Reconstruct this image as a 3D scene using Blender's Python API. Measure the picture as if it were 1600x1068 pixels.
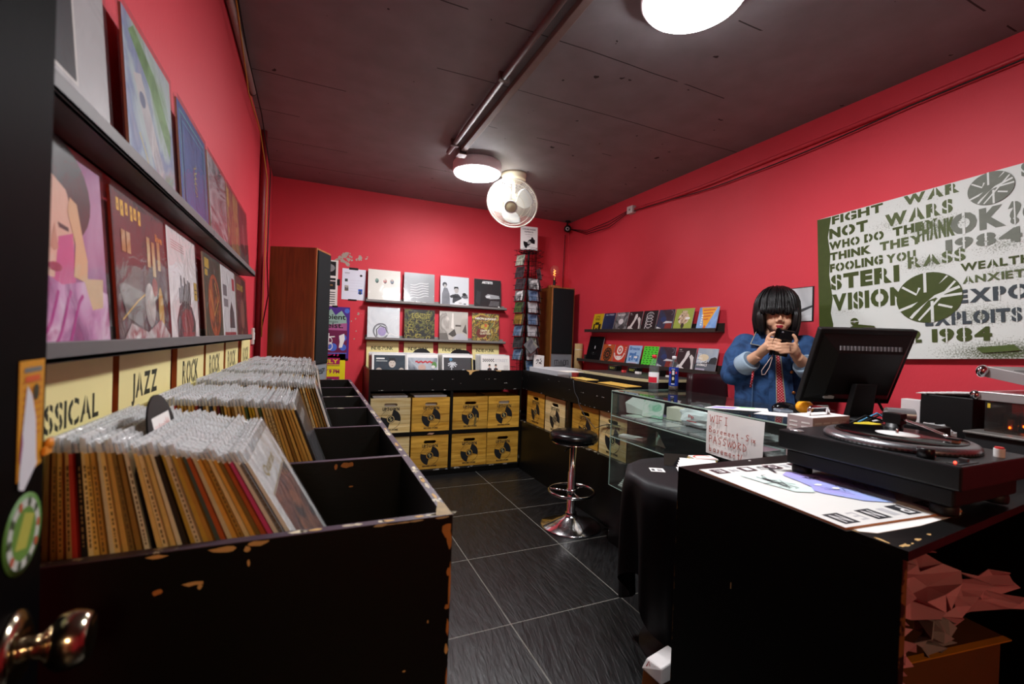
import bpy, bmesh, math, random
from mathutils import Matrix, Vector
from math import sin, cos, pi, radians as R

SC = bpy.context.scene
COL = SC.collection
for _o in list(bpy.data.objects):
    bpy.data.objects.remove(_o)
random.seed(7)

# ------------------------------------------------------------------ camera, world, lights, exposure
cam_d = bpy.data.cameras.new('camera')
cam_d.sensor_width = 36.0
cam_d.lens = 15.75
cam_d.clip_start = 0.02
cam_d.dof.use_dof = True
cam_d.dof.focus_distance = 3.0
cam_d.dof.aperture_fstop = 3.5
cam = bpy.data.objects.new('camera', cam_d)
COL.objects.link(cam)
CAM_M = Matrix(((0.91415648, -0.03030091, -0.40422738),
                (-0.40374499, 0.02090589, -0.91463267),
                (0.03616493, 0.99932217, 0.00687742)))
_m = CAM_M.to_4x4()
_m.translation = Vector((0, 0, 1.30))
cam.matrix_world = _m
SC.camera = cam

world = bpy.data.worlds.new('world')
SC.world = world
world.use_nodes = True
world.node_tree.nodes['Background'].inputs[0].default_value = (0.03, 0.03, 0.035, 1)
world.node_tree.nodes['Background'].inputs[1].default_value = 0.3

SC.view_settings.view_transform = 'Standard'
SC.view_settings.look = 'None'
SC.view_settings.gamma = 1.0
SC.view_settings.use_curve_mapping = False
SC.view_settings.exposure = 0.62
CORRIDOR_W = 15.0            # warm lamp in the corridor behind the open door
LAMP_STRENGTH = 95.0          # emission of the ceiling discs

# ------------------------------------------------------------------ materials
def lin(h):
    h = h.lstrip('#')
    out = []
    for i in (0, 2, 4):
        c = int(h[i:i + 2], 16) / 255.0
        out.append(c / 12.92 if c <= 0.04045 else ((c + 0.055) / 1.055) ** 2.4)
    return (out[0], out[1], out[2], 1.0)

_MC = {}
def _new(name):
    m = bpy.data.materials.new(name)
    m.use_nodes = True
    nt = m.node_tree
    return m, nt, nt.nodes['Principled BSDF']

def M(hexc, rough=0.55, metal=0.0, coat=0.0, var=0.12, scale=18.0, bump=0.0, spec=0.3, emit=0.0, trans=0.0):
    """procedural surface: base colour broken up by soft noise"""
    key = (hexc, rough, metal, coat, var, scale, bump, spec, emit, trans)
    if key in _MC:
        return _MC[key]
    m, nt, b = _new('surface_' + hexc.strip('#'))
    N = nt.nodes
    tc = N.new('ShaderNodeTexCoord')
    nz = N.new('ShaderNodeTexNoise')
    nz.inputs['Scale'].default_value = scale
    nz.inputs['Detail'].default_value = 5
    nt.links.new(tc.outputs['Object'], nz.inputs['Vector'])
    mr = N.new('ShaderNodeMapRange')
    mr.inputs['To Min'].default_value = 1 - var
    mr.inputs['To Max'].default_value = 1 + var
    nt.links.new(nz.outputs['Fac'], mr.inputs['Value'])
    mx = N.new('ShaderNodeVectorMath'); mx.operation = 'SCALE'
    mx.inputs[0].default_value = lin(hexc)[:3]
    nt.links.new(mr.outputs[0], mx.inputs['Scale'])
    nt.links.new(mx.outputs[0], b.inputs['Base Color'])
    b.inputs['Roughness'].default_value = rough
    b.inputs['Metallic'].default_value = metal
    b.inputs['Specular IOR Level'].default_value = spec
    b.inputs['Coat Weight'].default_value = coat
    b.inputs['Coat Roughness'].default_value = 0.08
    if trans:
        b.inputs['Transmission Weight'].default_value = trans
    if emit:
        b.inputs['Emission Color'].default_value = lin(hexc)
        b.inputs['Emission Strength'].default_value = emit
    if bump:
        bp = N.new('ShaderNodeBump')
        bp.inputs['Strength'].default_value = bump
        bp.inputs['Distance'].default_value = 0.004
        nt.links.new(nz.outputs['Fac'], bp.inputs['Height'])
        nt.links.new(bp.outputs[0], b.inputs['Normal'])
    _MC[key] = m
    return m

def RAMP(cols, scale=4.0, dist=2.0, detail=6.0, rough=0.5, coat=0.0, kind='noise', pos=None, stretch=(1, 1, 1), const=False, bump=0.0, metal=0.0):
    """procedural painterly surface: noise / wave / voronoi through a colour ramp"""
    key = ('R', tuple(cols), scale, dist, detail, rough, coat, kind, tuple(pos) if pos else None, stretch, const, bump, metal)
    if key in _MC:
        return _MC[key]
    m, nt, b = _new('pattern_' + kind)
    N = nt.nodes
    tc = N.new('ShaderNodeTexCoord')
    mp = N.new('ShaderNodeMapping')
    mp.inputs['Scale'].default_value = stretch
    nt.links.new(tc.outputs['Object'], mp.inputs[0])
    if kind == 'wave':
        t = N.new('ShaderNodeTexWave'); t.inputs['Distortion'].default_value = dist; t.inputs['Detail'].default_value = detail
    elif kind == 'voronoi':
        t = N.new('ShaderNodeTexVoronoi')
    else:
        t = N.new('ShaderNodeTexNoise'); t.inputs['Distortion'].default_value = dist; t.inputs['Detail'].default_value = detail
    t.inputs['Scale'].default_value = scale
    nt.links.new(mp.outputs[0], t.inputs['Vector'])
    cr = N.new('ShaderNodeValToRGB')
    el = cr.color_ramp.elements
    if const:
        cr.color_ramp.interpolation = 'CONSTANT'
    n = len(cols)
    if pos is None:
        lo, hi = (0.3, 0.7) if kind == 'noise' else (0.02, 0.98)
        pos = [lo + (hi - lo) * i / max(1, n - 1) for i in range(n)]
    el[0].position = pos[0]; el[0].color = lin(cols[0])
    el[1].position = pos[-1]; el[1].color = lin(cols[-1])
    for i in range(1, n - 1):
        e = el.new(pos[i]); e.color = lin(cols[i])
    out = t.outputs['Distance'] if kind == 'voronoi' else t.outputs['Fac'] if kind == 'noise' else t.outputs['Fac']
    nt.links.new(out, cr.inputs[0])
    nt.links.new(cr.outputs[0], b.inputs['Base Color'])
    b.inputs['Roughness'].default_value = rough
    b.inputs['Metallic'].default_value = metal
    b.inputs['Coat Weight'].default_value = coat * 0.35
    b.inputs['Specular IOR Level'].default_value = 0.3
    if bump:
        bp = N.new('ShaderNodeBump'); bp.inputs['Strength'].default_value = bump; bp.inputs['Distance'].default_value = 0.003
        nt.links.new(out, bp.inputs['Height']); nt.links.new(bp.outputs[0], b.inputs['Normal'])
    _MC[key] = m
    return m

def GLASSY(name, tint='ffffff', white=0.0, gloss_rough=0.05, ior=1.45, bump=0.0, bscale=25.0, see=1.0, wcol='e8ecee'):
    """clear sheet: see-through + mirror by Fresnel, plus a little milkiness"""
    key = ('G', name, tint, white, gloss_rough, ior, bump, bscale, see, wcol)
    if key in _MC:
        return _MC[key]
    m = bpy.data.materials.new(name); m.use_nodes = True
    nt = m.node_tree; N = nt.nodes; N.clear()
    out = N.new('ShaderNodeOutputMaterial')
    tr = N.new('ShaderNodeBsdfTransparent'); tr.inputs[0].default_value = lin(tint)
    df = N.new('ShaderNodeBsdfDiffuse'); df.inputs[0].default_value = lin(wcol)
    gl = N.new('ShaderNodeBsdfGlossy'); gl.inputs['Roughness'].default_value = gloss_rough
    lw = N.new('ShaderNodeLayerWeight'); lw.inputs['Blend'].default_value = 0.5
    pw = N.new('ShaderNodeMath'); pw.operation = 'POWER'; pw.inputs[1].default_value = 6.0
    f0 = ((ior - 1) / (ior + 1)) ** 2
    fr = N.new('ShaderNodeMath'); fr.operation = 'MULTIPLY_ADD'; fr.inputs[1].default_value = 1 - f0; fr.inputs[2].default_value = f0
    nt.links.new(lw.outputs['Facing'], pw.inputs[0]); nt.links.new(pw.outputs[0], fr.inputs[0])
    m1 = N.new('ShaderNodeMixShader'); m1.inputs[0].default_value = white
    m2 = N.new('ShaderNodeMixShader')
    nt.links.new(tr.outputs[0], m1.inputs[1]); nt.links.new(df.outputs[0], m1.inputs[2])
    nt.links.new(fr.outputs[0], m2.inputs[0]); nt.links.new(m1.outputs[0], m2.inputs[1]); nt.links.new(gl.outputs[0], m2.inputs[2])
    tc = N.new('ShaderNodeTexCoord'); nz = N.new('ShaderNodeTexNoise')
    nz.inputs['Scale'].default_value = bscale; nz.inputs['Detail'].default_value = 3; nz.inputs['Distortion'].default_value = 1.2
    nt.links.new(tc.outputs['Object'], nz.inputs['Vector'])
    if bump:
        bp = N.new('ShaderNodeBump'); bp.inputs['Strength'].default_value = bump; bp.inputs['Distance'].default_value = 0.01
        nt.links.new(nz.outputs['Fac'], bp.inputs['Height'])
        nt.links.new(bp.outputs[0], gl.inputs['Normal']); nt.links.new(bp.outputs[0], lw.inputs['Normal'])
    nt.links.new(m2.outputs[0], out.inputs[0])
    _MC[key] = m
    return m

def WORN(base, chip, amount=0.62, scale=9.0, rough=0.35, soft=0.03, bump=0.15, grain=(1, 1, 1), second=None):
    """painted wood with the paint knocked off in patches"""
    key = ('W', base, chip, amount, scale, rough, soft, bump, grain, second)
    if key in _MC:
        return _MC[key]
    m, nt, b = _new('worn_paint')
    N = nt.nodes
    tc = N.new('ShaderNodeTexCoord')
    mp = N.new('ShaderNodeMapping'); mp.inputs['Scale'].default_value = grain
    nt.links.new(tc.outputs['Object'], mp.inputs[0])
    nz = N.new('ShaderNodeTexNoise'); nz.inputs['Scale'].default_value = scale; nz.inputs['Detail'].default_value = 8; nz.inputs['Roughness'].default_value = 0.65
    nt.links.new(mp.outputs[0], nz.inputs['Vector'])
    cr = N.new('ShaderNodeValToRGB'); e = cr.color_ramp.elements
    e[0].position = amount; e[0].color = lin(base); e[1].position = min(1, amount + soft); e[1].color = lin(chip)
    if second:
        k = e.new(max(0.0, amount - 0.12)); k.color = lin(second)
        e[0].position = max(0.0, amount - 0.16)
        k2 = e.new(amount - 0.01); k2.color = lin(second)
    nt.links.new(nz.outputs['Fac'], cr.inputs[0]); nt.links.new(cr.outputs[0], b.inputs['Base Color'])
    b.inputs['Roughness'].default_value = rough; b.inputs['Specular IOR Level'].default_value = 0.28
    n2 = N.new('ShaderNodeTexNoise'); n2.inputs['Scale'].default_value = 40; n2.inputs['Detail'].default_value = 4
    mp2 = N.new('ShaderNodeMapping'); mp2.inputs['Scale'].default_value = (1, 1, 6)
    nt.links.new(tc.outputs['Object'], mp2.inputs[0]); nt.links.new(mp2.outputs[0], n2.inputs['Vector'])
    bp = N.new('ShaderNodeBump'); bp.inputs['Strength'].default_value = bump; bp.inputs['Distance'].default_value = 0.002
    nt.links.new(n2.outputs['Fac'], bp.inputs['Height']); nt.links.new(bp.outputs[0], b.inputs['Normal'])
    _MC[key] = m
    return m

def WOOD(c1, c2, plank=0.0, rough=0.45, along='x', rnd=True, knots=True, scale=1.0, dark=None, coat=0.0):
    """sawn boards: long grain, board-to-board tone, a few knots"""
    key = ('WD', c1, c2, plank, rough, along, rnd, knots, scale, dark, coat)
    if key in _MC:
        return _MC[key]
    m, nt, b = _new('wood'); N = nt.nodes; L = nt.links.new
    tc = N.new('ShaderNodeTexCoord'); oi = N.new('ShaderNodeObjectInfo')
    ad = N.new('ShaderNodeVectorMath'); ad.operation = 'ADD'
    sc = N.new('ShaderNodeVectorMath'); sc.operation = 'SCALE'; sc.inputs[0].default_value = (7.3, 5.1, 3.7)
    if rnd:
        L(oi.outputs['Random'], sc.inputs['Scale'])
    L(tc.outputs['Object'], ad.inputs[0]); L(sc.outputs[0], ad.inputs[1])
    mp = N.new('ShaderNodeMapping')
    mp.inputs['Scale'].default_value = {'x': (2.2 * scale, 9 * scale, 26 * scale), 'z': (26 * scale, 26 * scale, 2.2 * scale), 'y': (26 * scale, 2.2 * scale, 26 * scale)}[along]
    L(ad.outputs[0], mp.inputs[0])
    nz = N.new('ShaderNodeTexNoise'); nz.inputs['Scale'].default_value = 1.6; nz.inputs['Detail'].default_value = 7; nz.inputs['Distortion'].default_value = 0.6
    L(mp.outputs[0], nz.inputs['Vector'])
    cr = N.new('ShaderNodeValToRGB'); e = cr.color_ramp.elements
    e[0].position = 0.32; e[0].color = lin(c2); e[1].position = 0.62; e[1].color = lin(c1)
    L(nz.outputs['Fac'], cr.inputs[0])
    col = cr.outputs[0]
    if plank:
        sx = N.new('ShaderNodeSeparateXYZ'); L(tc.outputs['Object'], sx.inputs[0])
        dv = N.new('ShaderNodeMath'); dv.operation = 'DIVIDE'; dv.inputs[1].default_value = plank; L(sx.outputs['Z'], dv.inputs[0])
        fl = N.new('ShaderNodeMath'); fl.operation = 'FLOOR'; L(dv.outputs[0], fl.inputs[0])
        a2 = N.new('ShaderNodeMath'); a2.operation = 'MULTIPLY_ADD'; a2.inputs[1].default_value = 17.0; L(oi.outputs['Random'], a2.inputs[0]); L(fl.outputs[0], a2.inputs[2])
        wn = N.new('ShaderNodeTexWhiteNoise'); wn.noise_dimensions = '1D'; L(a2.outputs[0], wn.inputs['W'])
        mr = N.new('ShaderNodeMapRange'); mr.inputs['To Min'].default_value = 0.72; mr.inputs['To Max'].default_value = 1.12; L(wn.outputs['Value'], mr.inputs['Value'])
        fr = N.new('ShaderNodeMath'); fr.operation = 'FRACT'; L(dv.outputs[0], fr.inputs[0])
        ln = N.new('ShaderNodeMath'); ln.operation = 'GREATER_THAN'; ln.inputs[1].default_value = 0.035; L(fr.outputs[0], ln.inputs[0])
        l2 = N.new('ShaderNodeMapRange'); l2.inputs['To Min'].default_value = 0.55; l2.inputs['To Max'].default_value = 1; L(ln.outputs[0], l2.inputs['Value'])
        mu = N.new('ShaderNodeMath'); mu.operation = 'MULTIPLY'; L(mr.outputs[0], mu.inputs[0]); L(l2.outputs[0], mu.inputs[1])
        vs = N.new('ShaderNodeVectorMath'); vs.operation = 'SCALE'; L(col, vs.inputs[0]); L(mu.outputs[0], vs.inputs['Scale'])
        col = vs.outputs[0]
    if knots:
        vo = N.new('ShaderNodeTexVoronoi'); vo.inputs['Scale'].default_value = 5.5; L(ad.outputs[0], vo.inputs['Vector'])
        gt = N.new('ShaderNodeMapRange'); gt.inputs['From Min'].default_value = 0.03; gt.inputs['From Max'].default_value = 0.06; L(vo.outputs['Distance'], gt.inputs['Value'])
        mk = N.new('ShaderNodeMix'); mk.data_type = 'RGBA'; mk.inputs['A'].default_value = lin(dark or '3a2408')
        L(gt.outputs[0], mk.inputs['Factor']); L(col, mk.inputs['B'])
        col = mk.outputs['Result']
    L(col, b.inputs['Base Color'])
    b.inputs['Roughness'].default_value = rough
    b.inputs['Coat Weight'].default_value = coat
    _MC[key] = m
    return m

BLK = WORN('060606', '9a8560', amount=0.80, scale=7.0, rough=0.42)               # black painted board
BLK_IN = WORN('0a0a0a', '8a7550', amount=0.82, scale=6.0, rough=0.5)
RIM = WORN('2b2430', 'c9bfa6', amount=0.60, scale=16.0, rough=0.4, second='4a3f4c')   # knocked rim
CHIP = M('c9a46a', 0.7, var=0.3)
CHIP2 = M('b0743a', 0.7, var=0.35)
CREAM = M('e8dc9c', 0.5, var=0.04)
WHITE = M('ecebe8', 0.5, var=0.03)
PAPER = M('f0f0ee', 0.6, var=0.03)
BLACK = M('0a0a0b', 0.45, var=0.2)
INK = M('101012', 0.6, var=0.1)
GREY = M('8a8a8c', 0.5)
CHROME = M('d4d4d6', 0.12, metal=1.0, var=0.05)
DKMETAL = M('28282a', 0.4, metal=0.6)
SLEEVE = GLASSY('plastic_sleeve', white=0.02, gloss_rough=0.08, ior=1.28, bump=0.3, bscale=11.0)
FLAP = GLASSY('sleeve_flap', white=0.5, gloss_rough=0.12, ior=1.7, bump=0.7, bscale=45.0, wcol='f2f4f5')
GLASS = GLASSY('pane_glass', tint='f5faf8', white=0.01, gloss_rough=0.01, ior=1.5)
GLASS_EDGE = M('3f6a5c', 0.15, var=0.1, spec=0.6)
JEWEL = GLASSY('jewel_case', white=0.12, gloss_rough=0.06, ior=1.5)

# ------------------------------------------------------------------ geometry
class MB:
    """collects shapes and links them as one mesh object"""
    def __init__(self):
        self.v = []; self.f = []; self.mi = []; self.sm = []; self.mats = []; self.T = Matrix.Identity(4)
    def slot(self, mat):
        if mat not in self.mats:
            self.mats.append(mat)
        return self.mats.index(mat)
    def add(self, vs, fs, mat, smooth=False, T=None):
        T = self.T @ T if T is not None else self.T
        o = len(self.v); k = self.slot(mat)
        for p in vs:
            q = T @ Vector(p); self.v.append((q.x, q.y, q.z))
        for f in fs:
            self.f.append([o + i for i in f]); self.mi.append(k); self.sm.append(smooth)
    def box(self, a, b, mat, T=None):
        x0, y0, z0 = a; x1, y1, z1 = b
        x0, x1 = min(x0, x1), max(x0, x1); y0, y1 = min(y0, y1), max(y0, y1); z0, z1 = min(z0, z1), max(z0, z1)
        vs = [(x0, y0, z0), (x1, y0, z0), (x1, y1, z0), (x0, y1, z0), (x0, y0, z1), (x1, y0, z1), (x1, y1, z1), (x0, y1, z1)]
        self.add(vs, [(0, 3, 2, 1), (4, 5, 6, 7), (0, 1, 5, 4), (1, 2, 6, 5), (2, 3, 7, 6), (3, 0, 4, 7)], mat, False, T)
        return self
    def cbox(self, c, s, mat, T=None):
        return self.box([c[i] - s[i] / 2 for i in range(3)], [c[i] + s[i] / 2 for i in range(3)], mat, T)
    def hexa(self, vs, mat, T=None):
        self.add(vs, [(0, 3, 2, 1), (4, 5, 6, 7), (0, 1, 5, 4), (1, 2, 6, 5), (2, 3, 7, 6), (3, 0, 4, 7)], mat, False, T)
    def lathe(self, prof, mat, n=32, T=None, smooth=True, a0=0.0, a1=2 * pi):
        vs = []; fs = []; full = abs(a1 - a0 - 2 * pi) < 1e-6; m = n if full else n + 1
        for i in range(m):
            a = a0 + (a1 - a0) * i / n
            for r, z in prof:
                vs.append((r * cos(a), r * sin(a), z))
        k = len(prof)
        for i in range(n):
            j = (i + 1) % m
            for q in range(k - 1):
                fs.append((i * k + q, j * k + q, j * k + q + 1, i * k + q + 1))
        self.add(vs, fs, mat, smooth, T)
        return self
    def cyl(self, p0, p1, r, mat, n=16, r1=None, caps=True, smooth=True):
        p0 = Vector(p0); p1 = Vector(p1); d = p1 - p0
        T = Matrix.Translation(p0) @ d.to_track_quat('Z', 'Y').to_matrix().to_4x4(); h = d.length
        r1 = r if r1 is None else r1
        self.lathe([(r, 0), (r1, h)], mat, n, T, smooth)
        if caps:
            self.add([(r * cos(2 * pi * i / n), r * sin(2 * pi * i / n), 0) for i in range(n)], [tuple(range(n - 1, -1, -1))], mat, False, T)
            self.add([(r1 * cos(2 * pi * i / n), r1 * sin(2 * pi * i / n), h) for i in range(n)], [tuple(range(n))], mat, False, T)
        return self
    def tube(self, path, r, mat, n=8, closed=False, rs=None, T=None, flat=1.0, ref=None):
        P = [Vector(p) for p in path]; k = len(P); vs = []; fs = []
        ref = Vector(ref) if ref else None
        for i in range(k):
            if closed:
                t = P[(i + 1) % k] - P[i - 1]
            else:
                t = P[min(i + 1, k - 1)] - P[max(i - 1, 0)]
            if t.length < 1e-9:
                t = Vector((0, 0, 1))
            t.normalize()
            if ref is None:
                ref = t.orthogonal().normalized()
            ref = (ref - t * ref.dot(t))
            if ref.length < 1e-6:
                ref = t.orthogonal()
            ref.normalize(); b = t.cross(ref)
            rr = rs[i] if rs else r
            for j in range(n):
                a = 2 * pi * j / n
                q = P[i] + ref * (rr * cos(a)) + b * (rr * flat * sin(a)); vs.append(tuple(q))
        for i in range(k if closed else k - 1):
            i2 = (i + 1) % k
            for j in range(n):
                j2 = (j + 1) % n
                fs.append((i * n + j, i * n + j2, i2 * n + j2, i2 * n + j))
        if not closed:
            fs.append(tuple(range(n - 1, -1, -1))); fs.append(tuple((k - 1) * n + j for j in range(n)))
        self.add(vs, fs, mat, True, T)
        return self
    def ell(self, c, r, mat, nu=20, nv=12, T=None, z0=-1.0, z1=1.0):
        vs = []; fs = []
        a0 = math.asin(z0); a1 = math.asin(z1)
        for i in range(nv + 1):
            a = a0 + (a1 - a0) * i / nv
            for j in range(nu):
                p = 2 * pi * j / nu
                vs.append((c[0] + r[0] * cos(a) * cos(p), c[1] + r[1] * cos(a) * sin(p), c[2] + r[2] * sin(a)))
        for i in range(nv):
            for j in range(nu):
                j2 = (j + 1) % nu
                fs.append((i * nu + j, i * nu + j2, (i + 1) * nu + j2, (i + 1) * nu + j))
        self.add(vs, fs, mat, True, T)
        return self
    def poly(self, pts, mat, T=None):
        self.add(pts, [tuple(range(len(pts)))], mat, False, T)
        return self
    def prism(self, pts, z0, z1, mat, T=None, smooth=False):
        n = len(pts)
        vs = [(p[0], p[1], z0) for p in pts] + [(p[0], p[1], z1) for p in pts]
        fs = [tuple(range(n - 1, -1, -1)), tuple(range(n, 2 * n))]
        self.add(vs, fs, mat, False, T)
        self.add(vs, [(i, (i + 1) % n, n + (i + 1) % n, n + i) for i in range(n)], mat, smooth, T)
        return self
    def grid(self, fn, nu, nv, mat, smooth=True, closed=False, T=None):
        vs = [fn(i / nu, j / nv) for i in range(nu + (0 if closed else 1)) for j in range(nv + 1)]
        fs = []; m = nu if closed else nu + 1
        for i in range(nu):
            i2 = (i + 1) % m
            for j in range(nv):
                fs.append((i * (nv + 1) + j, i2 * (nv + 1) + j, i2 * (nv + 1) + j + 1, i * (nv + 1) + j + 1))
        self.add(vs, fs, mat, smooth, T)
        return self
    def mesh(self, name):
        me = bpy.data.meshes.new(name)
        me.from_pydata(self.v, [], self.f)
        for m in self.mats:
            me.materials.append(m)
        me.polygons.foreach_set('material_index', self.mi)
        me.polygons.foreach_set('use_smooth', self.sm)
        me.update()
        return me
    def build(self, name, parent=None, loc=None, rot=None, bevel=0.0, seg=2, matrix=None, subsurf=0, solid=0.0):
        o = bpy.data.objects.new(name, self.mesh(name))
        COL.objects.link(o)
        if parent is not None:
            o.parent = parent
        if matrix is not None:
            o.matrix_world = matrix if parent is None else o.matrix_world
            if parent is not None:
                o.matrix_local = matrix
        else:
            if loc is not None:
                o.location = loc
            if rot is not None:
                o.rotation_euler = rot
        if solid:
            md = o.modifiers.new('thickness', 'SOLIDIFY'); md.thickness = solid; md.offset = 0
        if subsurf:
            md = o.modifiers.new('smooth', 'SUBSURF'); md.levels = subsurf; md.render_levels = subsurf
        if bevel:
            md = o.modifiers.new('bevel', 'BEVEL'); md.width = bevel; md.segments = seg; md.limit_method = 'ANGLE'
        return o

def tag(o, label, cat, group=None, kind=None):
    if label:
        o['label'] = label
    if cat:
        o['category'] = cat
    if group:
        o['group'] = group
    if kind:
        o['kind'] = kind
    return o

def thing(name, label, cat, loc=(0, 0, 0), rotz=0.0, group=None, matrix=None):
    o = bpy.data.objects.new(name, None)
    o.empty_display_size = 0.05
    COL.objects.link(o)
    if matrix is not None:
        o.matrix_world = matrix
    else:
        o.location = loc; o.rotation_euler = (0, 0, rotz)
    return tag(o, label, cat, group)

def struct(o):
    o['kind'] = 'structure'
    return o

def copy_thing(src, matrix=None, label=None, group=None):
    c = src.copy(); COL.objects.link(c)
    if matrix is not None:
        c.matrix_world = matrix
    if label:
        c['label'] = label
    if group:
        c['group'] = group
    for ch in list(src.children):
        d = ch.copy(); COL.objects.link(d); d.parent = c
        for g in list(ch.children):
            e = g.copy(); COL.objects.link(e); e.parent = d
    return c

def TR(x, y, z, rz=0.0, rx=0.0, ry=0.0):
    return Matrix.Translation((x, y, z)) @ Matrix.Rotation(rz, 4, 'Z') @ Matrix.Rotation(ry, 4, 'Y') @ Matrix.Rotation(rx, 4, 'X')

_TC = {}
def text_geo(s, bold=0.0):
    k = (s, bold)
    if k not in _TC:
        cu = bpy.data.curves.new('letters', 'FONT'); cu.body = s; cu.offset = bold; cu.resolution_u = 3
        o = bpy.data.objects.new('letters', cu)
        me = bpy.data.meshes.new_from_object(o)
        vs = [tuple(v.co) for v in me.vertices]; fs = [tuple(p.vertices) for p in me.polygons]
        bpy.data.objects.remove(o); bpy.data.curves.remove(cu); bpy.data.meshes.remove(me)
        _TC[k] = (vs, fs)
    return _TC[k]

class Art:
    """flat print on a panel face: u to the right, v up, printed just proud of local y = 0 (facing -y)"""
    def __init__(self, mb, u0=0.0, v0=0.0, su=1.0, sv=1.0, T=None, lift=0.0004):
        self.mb = mb; self.u0 = u0; self.v0 = v0; self.su = su; self.sv = sv; self.T = T; self.k = 0; self.lift = lift
    def _y(self):
        self.k += 1
        return -self.lift - self.k * 0.00006
    def P(self, u, v, y):
        return (self.u0 + u * self.su, y, self.v0 + v * self.sv)
    def poly(self, pts, mat):
        y = self._y(); self.mb.poly([self.P(u, v, y) for u, v in pts], mat, self.T); return self
    def rect(self, a, b, c, d, mat):
        return self.poly([(a, b), (c, b), (c, d), (a, d)], mat)
    def ell(self, cu, cv, ru, rv, mat, n=24, a0=0.0, a1=2 * pi, rot=0.0):
        pts = []
        full = abs(a1 - a0 - 2 * pi) < 1e-6
        for i in range(n + (0 if full else 1)):
            a = a0 + (a1 - a0) * i / n
            x = ru * cos(a); z = rv * sin(a)
            pts.append((cu + x * cos(rot) - z * sin(rot), cv + x * sin(rot) + z * cos(rot)))
        return self.poly(pts, mat)
    def ring(self, cu, cv, r0, r1, mat, n=28, a0=0.0, a1=2 * pi, asp=1.0):
        y = self._y(); vs = []; fs = []
        for i in range(n + 1):
            a = a0 + (a1 - a0) * i / n
            vs.append(self.P(cu + r0 * cos(a) * asp, cv + r0 * sin(a), y)); vs.append(self.P(cu + r1 * cos(a) * asp, cv + r1 * sin(a), y))
        for i in range(n):
            fs.append((2 * i, 2 * i + 1, 2 * i + 3, 2 * i + 2))
        self.mb.add(vs, fs, mat, False, self.T); return self
    def line(self, pts, w, mat):
        y = self._y(); vs = []; fs = []
        for i, (u, v) in enumerate(pts):
            a = pts[max(0, i - 1)]; b = pts[min(len(pts) - 1, i + 1)]
            dx, dy = b[0] - a[0], b[1] - a[1]; l = math.hypot(dx, dy) or 1
            nx, ny = -dy / l * w / 2, dx / l * w / 2
            vs.append(self.P(u + nx, v + ny, y)); vs.append(self.P(u - nx, v - ny, y))
        for i in range(len(pts) - 1):
            fs.append((2 * i, 2 * i + 1, 2 * i + 3, 2 * i + 2))
        self.mb.add(vs, fs, mat, False, self.T); return self
    def text(self, s, u, v, w, h, mat, bold=0.0, rot=0.0, stencil=None, slant=0.0, gap=0.13):
        """string fitted to a w x h box whose lower left corner is (u, v)"""
        chars = []; x = 0.0
        if stencil is None:
            chars = [(None, 0.0, text_geo(s, bold))]
        else:
            for ch in s:
                if ch == ' ':
                    x += 0.32; continue
                g_ = text_geo(ch, bold); a_ = min(p[0] for p in g_[0]); b_ = max(p[0] for p in g_[0])
                chars.append((ch, x - a_, g_)); x += b_ - a_ + 0.07
        allx = [p[0] + o for c_, o, g_ in chars for p in g_[0]]; allz = [p[1] for c_, o, g_ in chars for p in g_[0]]
        if not allx:
            return self
        x0, x1, z0, z1 = min(allx), max(allx), min(allz), max(allz)
        sx = w / (x1 - x0); sz = h / (z1 - z0); y = self._y(); y2 = self._y(); c, q = cos(rot), sin(rot)
        def tf(px, pz, yy):
            a = (px - x0) * sx; b = (pz - z0) * sz; a += slant * b
            return self.P(u + a * c - b * q, v + a * q + b * c, yy)
        for ch, o, (vs, fs) in chars:
            self.mb.add([tf(p[0] + o, p[1], y) for p in vs], fs, mat, False, self.T)
            if ch and ch in 'OSCDQGRPBA0689U2?':                 # bridges of the stencil in the ground colour
                lo = min(p[0] for p in vs) + o; hi = max(p[0] for p in vs) + o; m = (lo + hi) / 2; g = (hi - lo) * gap * 0.5
                self.mb.add([tf(m - g, z0 - 0.03, y2), tf(m + g, z0 - 0.03, y2), tf(m + g, z1 + 0.03, y2), tf(m - g, z1 + 0.03, y2)], [(0, 1, 2, 3)], stencil, False, self.T)
        return self

def remesh_to(mb, name, voxel, smooth=6, parent=None, mat=None, factor=0.6):
    """melt overlapping limbs and shells into one continuous surface"""
    tmp = bpy.data.objects.new('melt', mb.mesh('melt')); COL.objects.link(tmp)
    r = tmp.modifiers.new('r', 'REMESH'); r.mode = 'VOXEL'; r.voxel_size = voxel
    if smooth:
        s = tmp.modifiers.new('s', 'SMOOTH'); s.iterations = smooth; s.factor = factor
    dg = bpy.context.evaluated_depsgraph_get(); dg.update()
    me = bpy.data.meshes.new_from_object(tmp.evaluated_get(dg))
    me.name = name
    bpy.data.objects.remove(tmp)
    me.materials.clear()
    if mat:
        me.materials.append(mat)
    me.polygons.foreach_set('use_smooth', [True] * len(me.polygons)); me.update()
    o = bpy.data.objects.new(name, me); COL.objects.link(o)
    if parent is not None:
        o.parent = parent
    return o

# ------------------------------------------------------------------ the room
XL, XR, YB, YF, ZC = -0.385, 2.745, 4.63, -1.35, 2.70

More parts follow.
